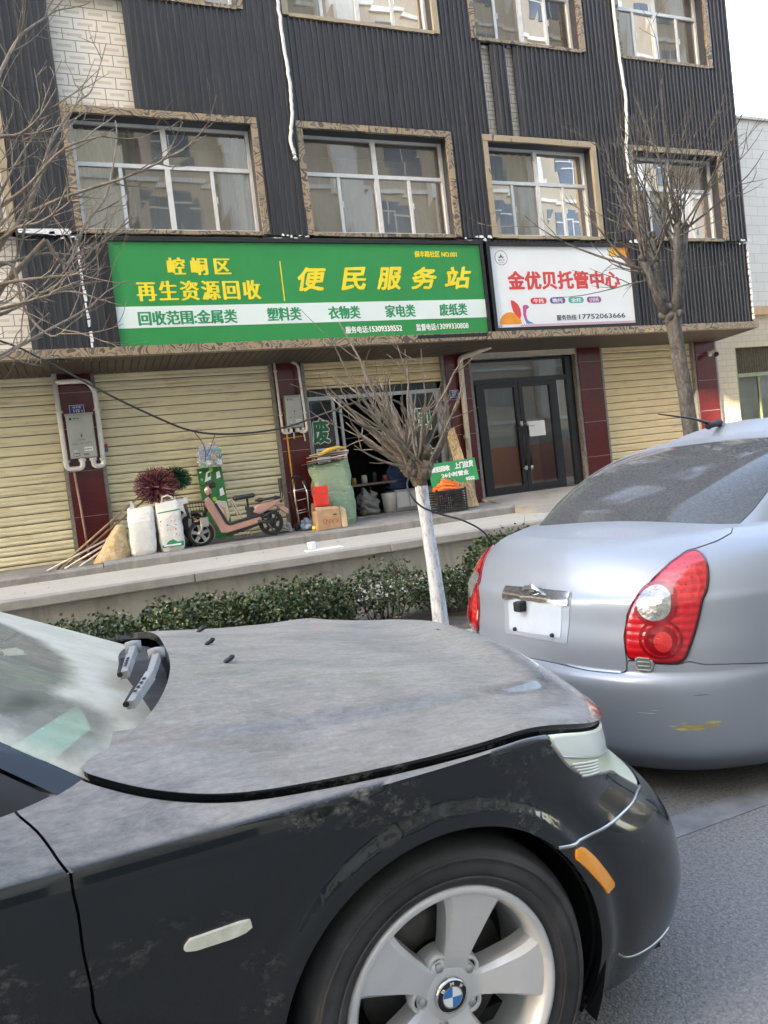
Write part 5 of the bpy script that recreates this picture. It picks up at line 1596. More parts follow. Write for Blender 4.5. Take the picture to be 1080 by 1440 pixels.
    mx = t.n('ShaderNodeMixShader'); t.l(t.math('ADD', t.math('MULTIPLY', t.noise(18, 4, .7, None, 1), .75), -.05, True), mx.inputs[0]); t.l(tr.outputs[0], mx.inputs[1]); t.l(gl.outputs[0], mx.inputs[2])
    film = t.done(mx.outputs[0])
    build(sack_mesh(1.60, 1.99, 11.40, 11.62, 1.85, 2.20, 12, crumple=.12, top=.7), 'film', film, o)
    pk = MB()
    rng = random.Random(2)
    for k in range(12):
        a = 1.65 + (k % 4) * .08; z = 1.88 + (k // 4) * .085
        j = rng.uniform(-.02, .02)
        pk.hexa([(a, 11.47, z + j), (a + .075, 11.46, z - j), (a + .075, 11.52, z - j), (a, 11.52, z + j), (a, 11.47, z + .075 + j), (a + .075, 11.46, z + .07), (a + .075, 11.52, z + .07), (a, 11.52, z + .075)], (0, 1, 2, 3, 1, 4)[rng.randrange(6)])
    build(pk, 'packets', [M['teal'], M['bluep'], M['white'], mat('salmon_packet', (.6, .25, .15), .5), M['greent2']], o)
    # folding hand trolley
    o = thing('hand_trolley', 'folded black and steel hand trolley against the middle red pillar', 'trolley', (3.02, 11.2, .72))
    f = MB()
    for dx, yy in ((0, 11.25), (.27, 11.22)):
        f.tube([(2.93 + dx * .75, 11.12, .74), (2.925 + dx * .95, yy, 1.35), (2.96 + dx * .75, yy + .03, 1.52)], .013, 8, 0)
        f.tube([(2.965 + dx * .62, 11.08, .76), (2.965 + dx * .75, 11.18, 1.30), (2.99 + dx * .5, 11.22, 1.48)], .010, 8, 1)
    for z, w in ((.98, .19), (1.18, .2), (1.02, .18), (1.34, .2)): f.tube([(2.95, 11.19, z), (2.95 + w, 11.18, z + .02)], .008, 6, 1)
    f.tube([(2.955, 11.28, 1.52), (3.0, 11.28, 1.56), (3.10, 11.27, 1.56), (3.165, 11.27, 1.52)], .018, 8, 0)
    f.box(2.94, 3.16, 11.10, 11.16, .74, .80, 0)
    build(f, 'frame', [M['black'], mat('chrome_tube', (.55, .55, .56), .25, .9, .05)], o)
    for x in (2.92, 3.16): build(MB().lathe([(.02, -.02), (.06, -.02), (.065, 0), (.06, .02), (.02, .02)], (x, 11.13, .775), 'X', 18), 'wheel', rub, o)
    rag = sack_mesh(2.98, 3.20, 10.95, 11.10, .725, .84, 22, crumple=.25, top=.6)
    tag(build(rag, 'rag_bundle', mat('blue_grey_rag', (.32, .40, .52), .7, 0, .3, 18)), 'crumpled pale blue rag at the foot of the hand trolley', 'rag')
    tag(build(MB().sphere((3.13, 10.86, .745), .045, 0, 14), 'yellow_ball', mat('yellow_plastic', (.62, .48, .05), .4)), 'small round yellow thing on the step beside the cardboard box', 'ball')
    tag(build(sack_mesh(2.60, 2.86, 11.1, 11.26, .735, .81, 23, crumple=.3, top=.7), 'crumpled_paper', mat('grey_paper', (.40, .41, .41), .8, 0, .2, 14)), 'crumpled grey paper on the step behind the scooter rear wheel', 'paper')
    # cardboard box with upturned red letters
    card = mat('cardboard', (.42, .27, .15), .8, 0, .18, 9, .1)
    o = thing('cardboard_box', 'open brown cardboard box with upside down red letters beside the trolley', 'box', (3.32, 10.85, .71))
    b = MB(); x0, x1, ya, yb, z0, z1 = 3.14, 3.50, 10.70, 10.98, .712, 1.00
    b.box(x0, x1, ya, ya + .006, z0, z1); b.box(x0, x1, yb - .006, yb, z0, z1); b.box(x0, x0 + .006, ya + .006, yb - .006, z0, z1); b.box(x1 - .006, x1, ya + .006, yb - .006, z0, z1); b.box(x0, x1, ya, yb, z0 - .004, z0 - .0005)
    b.hexa([(x0, yb - .01, z1), (x1, yb - .01, z1), (x1, yb, z1), (x0, yb, z1), (x0 + .01, yb - .03, z1 + .12), (x1 - .02, yb - .05, z1 + .10), (x1 - .02, yb - .04, z1 + .10), (x0 + .01, yb - .02, z1 + .12)])
    b.hexa([(x0, ya, z1 + .001), (x1, ya, z1 + .001), (x1, ya + .1, z1 + .03), (x0, ya + .09, z1 + .05), (x0, ya, z1 + .007), (x1, ya, z1 + .007), (x1, ya + .1, z1 + .036), (x0, ya + .09, z1 + .056)])
    build(b, 'carton', card, o)
    fp = MB().hexa([(x1 + .012, ya - .02, z0), (x1 + .10, ya - .02, z0), (x1 + .10, ya - .01, z0), (x1 + .012, ya - .01, z0), (x1 + .03, ya + .05, z1 + .03), (x1 + .115, ya + .04, z1 - .02), (x1 + .115, ya + .05, z1 - .02), (x1 + .03, ya + .06, z1 + .03)])
    build(fp, 'flap', mat('pale_cardboard', (.55, .39, .22), .8, 0, .1, 9), o)
    m = MB()
    letters(m, 'KANS', 3.47, 3.22, .865, .785, ya - .002)
    build(m, 'lettering', mat('faded_red_print', (.42, .07, .06), .7), o)
    build(MB().box(3.40, 3.45, ya - .002, ya - .001, .91, .93), 'label_mark', M['black'], o)
    tag(build(MB().bbox(3.20, 3.42, 10.90, 11.0, 1.06, 1.24, .006).bbox(3.205, 3.43, 10.91, 11.01, 1.243, 1.37, .006), 'red_carton', mat('bright_red_card', (.72, .045, .03), .45, 0, .08, 8)), 'bright red carton standing behind the cardboard box', 'carton')
    sp = MB().bbox(3.22, 3.44, 10.93, 11.03, .72, 1.055, .006)
    tag(build(sp, 'brown_carton', card), 'plain brown carton hidden under the bright red carton', 'carton')
    # big green woven sack with flattened cardboard on top
    gs = sack_mesh(3.30, 3.96, 11.04, 11.46, .715, 1.72, 31, lean=-.04, crumple=.10, top=1.0, nu=90, nv=110, thin=.8, tilt=.0)
    tag(build(gs, 'green_woven_sack', woven('green_woven_bag', (.31, .43, .29), .9, .15, 12)), 'tall full pale green woven sack in front of the shop window', 'sack')
    c = MB(); rng = random.Random(6)
    for k in range(6):
        z = 1.73 + k * .022; a = rng.uniform(-.06, .06)
        x0 = 3.20 + rng.uniform(-.05, .1) + k * .03; x1 = x0 + rng.uniform(.45, .6)
        c.hexa([(x0, 11.0, z + a), (x1, 10.98, z + .03), (x1, 11.35, z + .03), (x0, 11.38, z + a), (x0, 11.0, z + .010 + a), (x1, 10.98, z + .045), (x1, 11.35, z + .045), (x0, 11.38, z + .012 + a)], k % 3)
    tag(build(c, 'flattened_cardboard', [card, mat('grey_card', (.17, .15, .13), .8), mat('white_card', (.55, .55, .55), .7)]), 'pile of flattened cardboard lying on top of the green woven sack', 'cardboard')
    tag(build(MB().tube([(3.36, 10.98, 1.84), (3.5, 10.96, 1.90), (3.66, 10.97, 1.93), (3.82, 11.0, 1.92)], [.02, .035, .03, .02], 8), 'yellow_cloth_roll', mat('mustard_cloth', (.56, .36, .06), .8, 0, .3, 22)), 'mustard yellow cloth roll on the cardboard pile by the shop window', 'cloth')
    # osb board, green notice board, crate
    osb = NT('osb_chips'); v = osb.coord((1, 1, 1))
    vo = osb.n('ShaderNodeTexVoronoi', i_Scale=26.0); osb.l(osb.coord((1.8, 1, .7), (0, .5, 0)), vo.inputs['Vector'])
    M['osb'] = osb.done(osb.bsdf(osb.ramp(osb.n('ShaderNodeRGBToBW').outputs[0] if False else vo.outputs['Color'], [(.1, (.30, .19, .09)), (.5, (.50, .35, .18)), (.9, (.62, .48, .28))]), .7))
    b = MB().hexa([(5.80, 10.95, .735), (6.03, 10.93, .735), (6.03, 10.945, .735), (5.80, 10.965, .735), (5.86, 11.50, 2.06), (6.02, 11.49, 2.12), (6.02, 11.505, 2.12), (5.86, 11.515, 2.06)])
    tag(build(b, 'chipboard_plank', M['osb']), 'narrow chipboard plank leaning on the pillar behind the green notice board', 'plank')
    o = thing('notice_board', 'green notice board with white hand cut characters between the trunk and the glass door', 'sign', (5.6, 10.85, 1.15))
    def NB_(u, v, d=0): return np.array((5.17 + .875 * u, 10.86 + .03 * v - d, 1.14 + .37 * v + .035 * u))
    b = MB().hexa([NB_(0, 0), NB_(1, 0), NB_(1, 0, -.012), NB_(.0, 0, -.012), NB_(-.01, 1), NB_(.97, 1), NB_(.97, 1, -.012), NB_(-.01, 1, -.012)])
    build(b, 'panel', mat('notice_green', (.02, .30, .10), .45, 0, .1, 4), o)
    m = MB()
    fr = (NB_(0, 0), (.875, 0, .035), (0, .03, .37), (0, -1, 0))
    letters(m, '废旧回收', .03, .42, .60, .86, .0045, frame=fr, fat=(.006, .012)); letters(m, '上门拉货', .52, .92, .62, .92, .0045, frame=fr, fat=(.006, .012))
    letters(m, '24小时营业', .22, .80, .30, .53, .0045, frame=fr, fat=(.006, .012)); letters(m, '0502', .72, .91, .04, .20, .0045, frame=fr, fat=(.004, .009)); letters(m, '电', .22, .30, .04, .26, .0045, frame=fr, fat=(.004, .009))
    build(m, 'lettering', M['white'], o)
    o = thing('plastic_crate', 'black slatted plastic crate under the green notice board', 'crate', (5.41, 10.85, .72))
    c = MB(); x0, x1, ya, yb, z0, z1 = 5.15, 5.68, 10.68, 11.0, .715, 1.06
    for k in range(9):
        z = z0 + k * (z1 - z0 - .025) / 8
        c.box(x0, x1, ya, ya + .012, z, z + (.016 if k not in (0, 8) else .035)); c.box(x0, x0 + .012, ya + .012, yb, z, z + .018); c.box(x1 - .012, x1, ya + .012, yb, z, z + .018); c.box(x0, x1, yb, yb + .012, z, z + .018)
    for k in range(15):
        x = x0 + k * (x1 - x0 - .012) / 14
        c.box(x, x + .014, ya + .0125, ya + .018, z0, z1)
    for x in (x0 - .004, x1 - .02): c.box(x, x + .026, ya - .004, ya + .02, z0, z1 + .03)
    build(c, 'slats', M['black'], o)
    ct = MB(); rng = random.Random(12)
    for k in range(40):
        ct.sphere((rng.uniform(5.2, 5.64), rng.uniform(10.74, 10.95), rng.uniform(.76, 1.0)), rng.uniform(.025, .06), rng.randrange(5), 8, (1, 1, rng.uniform(.6, 1.2)))
    tag(build(ct, 'loose_scrap', [mat('rust_scrap', (.45, .14, .06), .6), M['black'], mat('pale_scrap', (.50, .50, .48), .6), mat('mauve_scrap', (.26, .16, .24), .6), mat('tan_scrap', (.40, .30, .20), .6)]), 'coloured scrap filling the black plastic crate', 'scrap')
    ob = sack_mesh(5.20, 5.66, 10.70, 10.98, 1.03, 1.20, 41, crumple=.2, top=.8, thin=.5)
    tag(build(ob, 'orange_bag', woven('orange_bag', (.78, .20, .05), .6)), 'bright orange bag lying on the black plastic crate', 'bag')
    tag(build(MB().tube([(5.72, 10.85, .72), (5.725, 10.86, 1.05)], .02, 7), 'white_pole', M['pvc']), 'short white pole beside the black plastic crate', 'pole')
    # litter on the wall
    l = MB().bbox(2.47, 2.95, 9.0, 9.2, .559, .575, .006)
    l.lathe([(.0, .0), (.05, 0), (.06, .09), (.05, .10), (0, .10)], (2.56, 9.12, .576), 'Z', 14)
    tag(build(l, 'foam_litter', M['paper']), 'piece of white foam packaging left on the terrace', 'litter')
    # things inside the open shop
    o = thing('work_table', 'cluttered table standing inside the dark open shop', 'table', (4.75, 12.6, .7))
    b = MB().box(4.25, 5.2, 12.3, 12.9, 1.28, 1.32); build(b, 'tabletop', mat('worn_table', (.20, .16, .13), .6), o)
    for x, y in ((4.3, 12.35), (5.12, 12.35), (4.3, 12.82), (5.12, 12.82)): build(MB().box(x, x + .05, y, y + .05, .70, 1.28), 'leg', M['alug'], o)
    rng = random.Random(15)
    for k, (nm, lab, col) in enumerate((('brass_tin', 'brass coloured tin on the table inside the shop', (.45, .28, .06)), ('white_bowl', 'white bowl on the table inside the shop', (.6, .6, .58)), ('dark_jar', 'dark jar on the table inside the shop', (.06, .05, .05)), ('red_tin', 'dull red tin on the table inside the shop', (.32, .08, .05)))):
        r = .04 + .012 * (k % 2)
        tag(build(MB().lathe([(.0, 0), (r, 0), (r, .09 + .03 * (k % 3)), (r * .7, .12 + .03 * (k % 3)), (0, .12 + .03 * (k % 3))], (4.4 + k * .2, 12.42, 1.321), 'Z', 14), nm, mat(nm + '_paint', col, .4)), lab, 'tin')
    tag(build(sack_mesh(4.32, 4.72, 12.0, 12.3, .77, 1.18, 51, crumple=.25, top=.5), 'grey_bundle', mat('grey_bundle_cloth', (.22, .21, .20), .8, 0, .35, 16)), 'grey cloth bundle on the floor under the shop table', 'bundle')
    tag(build(MB().lathe([(0, 0), (.11, 0), (.13, .33), (.135, .34), (.12, .34), (.10, .05), (0, .05)], (4.88, 12.05, .77), 'Z', 20), 'white_bucket', M['pvc']), 'white plastic bucket just inside the shop doorway', 'bucket')
    tag(build(sack_mesh(5.0, 5.4, 12.3, 12.6, 1.15, 1.55, 52, crumple=.25, top=.5), 'blue_bundle', mat('navy_cloth', (.03, .05, .12), .8, 0, .35, 16)), 'navy cloth bundle heaped behind the shop window', 'bundle')
    o = thing('low_cabinet', 'low grey metal cabinet inside the shop to the right of the bucket', 'cabinet', (5.2, 12.2, .76))
    build(MB().bbox(4.98, 5.75, 11.98, 12.4, .77, 1.14, .008), 'body', M['alug'], o)
    for x in (5.0, 5.25, 5.5): build(MB().bbox(x, x + .23, 11.965, 11.979, .83, 1.10, .004), 'door', M['alu'], o)
goods()

def scooter():
    """light electric scooter seen from its left side"""
    o = thing('electric_scooter', 'dusty pink electric scooter with black seats parked on the step', 'scooter', (1.95, 10.9, .70))
    ys = 10.88
    pk = mat('salmon_paint', (.44, .25, .205), .3, 0, .06, 6, coat=.5)
    bk = mat('scooter_plastic', (.02, .02, .022), .5, 0, .2)
    rub = M.get('rub') or mat('scooter_rubber', (.02, .02, .02), .8, 0, .2, 40); M['rub'] = rub
    al = mat('scooter_alloy', (.42, .42, .42), .35, .7, .1)
    def wheel(cx, cz, R, name):
        w = MB().lathe([(R * .74, -.030), (R * .90, -.034), (R, -.015), (R, .015), (R * .90, .034), (R * .74, .030)], (cx, ys, cz), 'Y', 40)
        wo = build(w, name, rub, o)
        h = MB().lathe([(R * .76, -.022), (R * .70, -.026), (R * .70, .026), (R * .76, .022)], (cx, ys, cz), 'Y', 36)
        h.lathe([(0, -.05), (.035, -.05), (.045, -.02), (.045, .02), (.035, .05), (0, .05)], (cx, ys, cz), 'Y', 18)
        for k in range(5):
            a = math.pi / 2 + k * 2 * math.pi / 5
            d = Vector((math.cos(a), 0, math.sin(a))); s = Vector((-math.sin(a), 0, math.cos(a)))
            c0 = Vector((cx, ys, cz)) + d * .035; c1 = Vector((cx, ys, cz)) + d * R * .72
            h.hexa([c0 - s * .02 + Vector((0, -.02, 0)), c1 - s * .026 + Vector((0, -.016, 0)), c1 - s * .026 + Vector((0, .016, 0)), c0 - s * .02 + Vector((0, .02, 0)), c0 + s * .02 + Vector((0, -.02, 0)), c1 + s * .026 + Vector((0, -.016, 0)), c1 + s * .026 + Vector((0, .016, 0)), c0 + s * .02 + Vector((0, .02, 0))])
        build(h, 'rim', al if name == 'front_wheel' else bk, wo)
    fx, fz, R = 1.43, .885, .18
    rx, rz = 2.475, .915, 
    R2 = .185
    wheel(fx, fz, R, 'front_wheel'); wheel(rx, rz, R2, 'rear_wheel')
    def shell(poly, w, mt, name, b=.01, par=o, yc=ys):
        bm = bmesh.new()
        n = len(poly)
        vs = [bm.verts.new((p[0], yc - w / 2, p[1])) for p in poly] + [bm.verts.new((p[0], yc + w / 2, p[1])) for p in poly]
        bm.faces.new(vs[:n]); bm.faces.new(vs[n:][::-1])
        for i in range(n): bm.faces.new((vs[i], vs[n + i], vs[n + (i + 1) % n], vs[(i + 1) % n]))
        bmesh.ops.recalc_face_normals(bm, faces=bm.faces[:])
        bmesh.ops.bevel(bm, geom=[e for e in bm.edges if abs(e.verts[0].co.y - e.verts[1].co.y) < 1e-5], offset=b, segments=2, profile=.5, affect='EDGES')
        return build(MB().bm(bm), name, mt, par)
    # front mudguard
    g = MB(); vs = []; n = 14
    for k in range(n + 1):
        a = math.radians(lerp(-30, 112, k / n))
        for yy, rr in ((-.05, R + .012), (-.035, R + .03), (.035, R + .03), (.05, R + .012)):
            vs.append((fx + rr * math.cos(a), ys + yy, fz + rr * math.sin(a)))
    fs = [(k * 4 + j, k * 4 + j + 1, (k + 1) * 4 + j + 1, (k + 1) * 4 + j) for k in range(n) for j in range(3)]
    g.add(vs, fs, 0, True)
    build(g, 'front_mudguard', pk, o)
    # fork and steering column
    f = MB()
    for yy in (-.07, .07): f.tube([(fx, ys + yy, fz), (fx + .06, ys + yy, fz + .20)], .02, 10, 0)
    f.box(fx + .02, fx + .12, ys - .085, ys + .085, fz + .19, fz + .235, 0)
    f.tube([(fx + .065, ys, fz + .2), (fx + .205, ys, 1.46), (fx + .225, ys, 1.56)], .024, 10, 1)
    build(f, 'fork', [al, bk], o)
    # leg shield, floor board, body
    shell([(1.545, 1.36), (1.60, 1.40), (1.66, 1.30), (1.80, .985), (1.84, .955), (2.30, 1.03), (2.335, .99), (2.30, .935), (1.79, .845), (1.72, .87), (1.62, 1.10), (1.53, 1.30)], .17, pk, 'body_frame', .018)
    shell([(1.665, 1.29), (1.70, 1.30), (1.845, .99), (2.28, 1.062), (2.30, 1.035), (1.845, .957), (1.803, .987)], .19, bk, 'floor_board', .008)
    shell([(1.79, .843), (2.30, .93), (2.28, .90), (1.95, .82), (1.80, .81)], .13, bk, 'battery_tray', .01)
    shell([(1.62, 1.32), (1.74, 1.26), (1.80, 1.16), (1.76, 1.05), (1.70, 1.06)], .12, mat('pale_pink_panel', (.62, .45, .38), .4), 'inner_panel', .02)
    shell([(2.20, 1.10), (2.27, 1.20), (2.55, 1.245), (2.66, 1.265), (2.62, 1.20), (2.44, 1.10), (2.30, 1.06)], .17, pk, 'rear_cover', .025)
    shell([(2.14, 1.03), (2.14, 1.18), (2.22, 1.19), (2.30, 1.08), (2.46, 1.05), (2.44, .99), (2.28, .99)], .15, bk, 'seat_base', .02)
    # rear mudguard and swing arm
    shell([(2.60, 1.13), (2.55, 1.165), (2.66, 1.17), (2.76, 1.08), (2.745, 1.01), (2.68, 1.045)], .10, pk, 'rear_mudguard', .012)
    a = MB().tube([(2.26, ys - .09, .96), (2.475, ys - .09, .915)], .022, 8).tube([(2.26, ys + .09, .96), (2.475, ys + .09, .915)], .022, 8)
    a.tube([(2.50, ys - .10, .92), (2.58, ys - .10, 1.14)], .014, 8).tube([(2.40, ys - .12, .93), (2.50, ys - .16, .72)], .010, 8).tube([(2.32, ys - .1, 1.0), (2.43, ys - .13, 1.06), (2.60, ys - .13, 1.10), (2.56, ys - .12, 1.02)], .012, 8)
    a.lathe([(0, -.06), (.06, -.06), (.075, -.04), (.075, .04), (0, .05)], (2.475, ys, .915), 'Y', 20)
    build(a, 'swing_arm', bk, o)
    # seats
    s = MB().bm(sad := seat_bm([(1.96, .05), (2.03, .075), (2.12, .085), (2.22, .10), (2.27, .085)], 1.335, .065, ys), 0, True)
    so = build(s, 'saddle', bk, o)
    build(MB().tube([(2.165, ys, 1.15), (2.16, ys, 1.34)], .017, 10).tube([(2.14, ys, 1.145), (2.14, ys, 1.2)], .028, 10), 'seat_post', bk, so)
    r = MB().bm(seat_bm([(2.29, .085), (2.40, .10), (2.55, .10), (2.63, .085)], 1.265, .035, ys, .05), 0, True)
    build(r, 'pillion_seat', bk, o)
    b = MB()
    for yy in (-.07, .07): b.tube([(2.60, ys + yy, 1.27), (2.67, ys + yy, 1.26), (2.69, ys + yy, 1.33), (2.69, ys + yy * .9, 1.52)], .011, 8)
    b.tube([(2.69, ys - .063, 1.52), (2.69, ys + .063, 1.52)], .011, 8)
    b.bbox(2.672, 2.70, ys - .085, ys + .085, 1.36, 1.56, .012)
    build(b, 'backrest', bk, o)
    # handlebar, headlamp, basket
    h = MB()
    h.tube([(1.645, ys - .27, 1.60), (1.64, ys - .16, 1.575), (1.645, ys, 1.54), (1.64, ys + .16, 1.575), (1.645, ys + .27, 1.60)], .014, 8)
    for sgn in (-1, 1):
        h.tube([(1.645, ys + sgn * .2, 1.585), (1.65, ys + sgn * .30, 1.607)], .019, 8)
        h.tube([(1.60, ys + sgn * .17, 1.575), (1.57, ys + sgn * .26, 1.585)], .007, 6)
    h.bbox(1.63, 1.73, ys - .06, ys + .06, 1.52, 1.62, .02)
    build(h, 'handlebar', bk, o)
    lm = MB().sphere((1.615, ys, 1.49), .055, 0, 16, (.9, .9, 1.15))
    lo = build(lm, 'headlamp', pk, o)
    build(MB().sphere((1.582, ys, 1.495), .034, 0, 14, (.6, 1, 1)), 'lens', mat('lamp_glass', (.40, .41, .40), .1), lo)
    k = MB()
    for z, g_ in ((1.335, 0), (1.28, .01), (1.20, .02), (1.125, .03)):
        P = [(1.265 + g_, ys - .17 + g_, z), (1.52, ys - .17 + g_, z), (1.52, ys + .17 - g_, z), (1.265 + g_, ys + .17 - g_, z), (1.265 + g_, ys - .17 + g_, z)]
        for i in range(4): k.tube([P[i], P[i + 1]], .006 if z < 1.33 else .009, 5)
    for i in range(7):
        u = i / 6
        k.tube([(1.265 + .255 * u, ys - .17, 1.335), (1.295 + .225 * u, ys - .14, 1.125)], .004, 4); k.tube([(1.265 + .255 * u, ys + .17, 1.335), (1.295 + .225 * u, ys + .14, 1.125)], .004, 4)
        k.tube([(1.265, ys - .17 + .34 * u, 1.335), (1.295, ys - .14 + .28 * u, 1.125)], .004, 4); k.tube([(1.295, ys - .14 + .28 * u, 1.125), (1.52, ys - .14 + .28 * u, 1.125)], .004, 4)
    k.tube([(1.52, ys, 1.2), (1.62, ys, 1.22)], .014, 6)
    build(k, 'basket', bk, o)
    tl = MB().bbox(2.655, 2.675, ys - .05, ys + .05, 1.19, 1.23, .006)
    build(tl, 'tail_lamp', mat('red_lamp', (.5, .02, .02), .2), o)
    ms = MB().bbox(1.44, 1.55, ys - .14, ys - .02, .98, 1.12, .015)
    build(ms, 'lock_box', mat('grey_lock_box', (.30, .29, .26), .5), o)

def seat_bm(stations, z, h, yc, flat=.0):
    """soft cushion: half widths along x"""
    bm = bmesh.new()
    rows = []
    for i, (x, w) in enumerate(stations):
        row = []
        e = .7 if i in (0, len(stations) - 1) else 1
        for k in range(12):
            t = 2 * math.pi * k / 12
            row.append(bm.verts.new((x, yc + w * math.cos(t), z + h * e * .5 * (abs(math.sin(t)) ** .7) * (1 if math.sin(t) > 0 else -1) + .02 * (i / len(stations)))))
        rows.append(row)
    for i in range(len(rows) - 1):
        for k in range(12): bm.faces.new((rows[i][k], rows[i][(k + 1) % 12], rows[i + 1][(k + 1) % 12], rows[i + 1][k]))
    bm.faces.new(rows[0][::-1]); bm.faces.new(rows[-1])
    bmesh.ops.recalc_face_normals(bm, faces=bm.faces[:])
    bmesh.ops.subdivide_edges(bm, edges=bm.edges[:], cuts=1, smooth=1.0)
    return bm
scooter()
# ------------------------------------------------------------------ car panels cut out of one continuous skin
class Skin:
    def __init__(self, x, y, z, Lu, Lv):
        self.P = np.stack([x, y, z], -1)
        self.u = np.linspace(0, 1, x.shape[1])[None, :] * np.ones((x.shape[0], 1))
        self.v = np.linspace(0, 1, x.shape[0])[:, None] * np.ones((1, x.shape[1]))
        self.Lu, self.Lv = Lu, Lv
        du = np.gradient(self.P, axis=1); dv = np.gradient(self.P, axis=0)
        n = np.cross(dv, du)
        ln = np.linalg.norm(n, axis=-1, keepdims=True)
        self.N = n / np.maximum(ln, 1e-9)
        c = self.P.reshape(-1, 3).mean(0); c[1] = 0; c[2] = self.P[..., 2].min() - .2
        if ((self.P - c) * self.N).sum(-1).mean() < 0: self.N = -self.N
    def poly(self, pts, inside=True, gap=.0022):
        """signed distance to an outline given in skin coordinates; below zero = kept"""
        S = np.array([self.Lu, self.Lv]); Q = np.array(pts, float) * S
        p = np.stack([self.u, self.v], -1) * S
        d = np.full(p.shape[:2], 1e9); odd = np.zeros(p.shape[:2], bool)
        for i in range(len(Q)):
            a, b = Q[i], Q[(i + 1) % len(Q)]
            e = b - a; w = p - a
            t = np.clip((w @ e) / max(e @ e, 1e-12), 0, 1)
            d = np.minimum(d, np.linalg.norm(w - t[..., None] * e, axis=-1))
            c = (a[1] > p[..., 1]) != (b[1] > p[..., 1])
            xi = a[0] + (p[..., 1] - a[1]) / (b[1] - a[1] if abs(b[1] - a[1]) > 1e-12 else 1e-12) * e[0]
            odd ^= c & (p[..., 0] < xi)
        sd = np.where(odd, -d, d)
        return (sd if inside else -sd) + gap
    def urange(self, a, b, gap=.0022):
        return np.maximum((a - self.u) * self.Lu, (self.u - b) * self.Lu) + gap
    def vrange(self, a, b, gap=.0):
        return np.maximum((a - self.v) * self.Lv, (self.v - b) * self.Lv) + gap
    def arch(self, cx, cz, R):
        r = np.hypot(self.P[..., 0] - cx, self.P[..., 2] - cz)
        return np.where(self.P[..., 1] > .55, R - r, -1.0)

def chaikin(P, n=2):
    """rounds the corners of an outline"""
    P = np.array(P, float)
    for _ in range(n):
        Q = np.roll(P, -1, 0); P = np.stack([.75 * P + .25 * Q, .25 * P + .75 * Q], 1).reshape(-1, 2)
    return [tuple(p) for p in P]

def moulding(sk, pts, r, s, off, name, mt, parent, ox=0.0, flat=.5):
    """thin moulding laid along a line of skin coordinates"""
    K = np.array(pts, float)
    t = np.arange(len(K)); q = np.linspace(0, len(K) - 1, 8 * (len(K) - 1) + 1)
    U_ = pchip(t, K[:, 0], q); V_ = pchip(t, K[:, 1], q)
    M_, N_ = sk.u.shape
    out = []
    for a, b in zip(U_, V_):
        j = min(max(a, 0), .9999) * (N_ - 1); i = min(max(b, 0), .9999) * (M_ - 1)
        j0, i0 = int(j), int(i); fj, fi = j - j0, i - i0
        def g(A): return (A[i0, j0] * (1 - fj) + A[i0, j0 + 1] * fj) * (1 - fi) + (A[i0 + 1, j0] * (1 - fj) + A[i0 + 1, j0 + 1] * fj) * fi
        p = g(sk.P) + g(sk.N) * off
        out.append((p[0] - ox, -p[1] * s, p[2]))
    return build(MB().tube(out, r, 8), name, mt, parent, local=True)

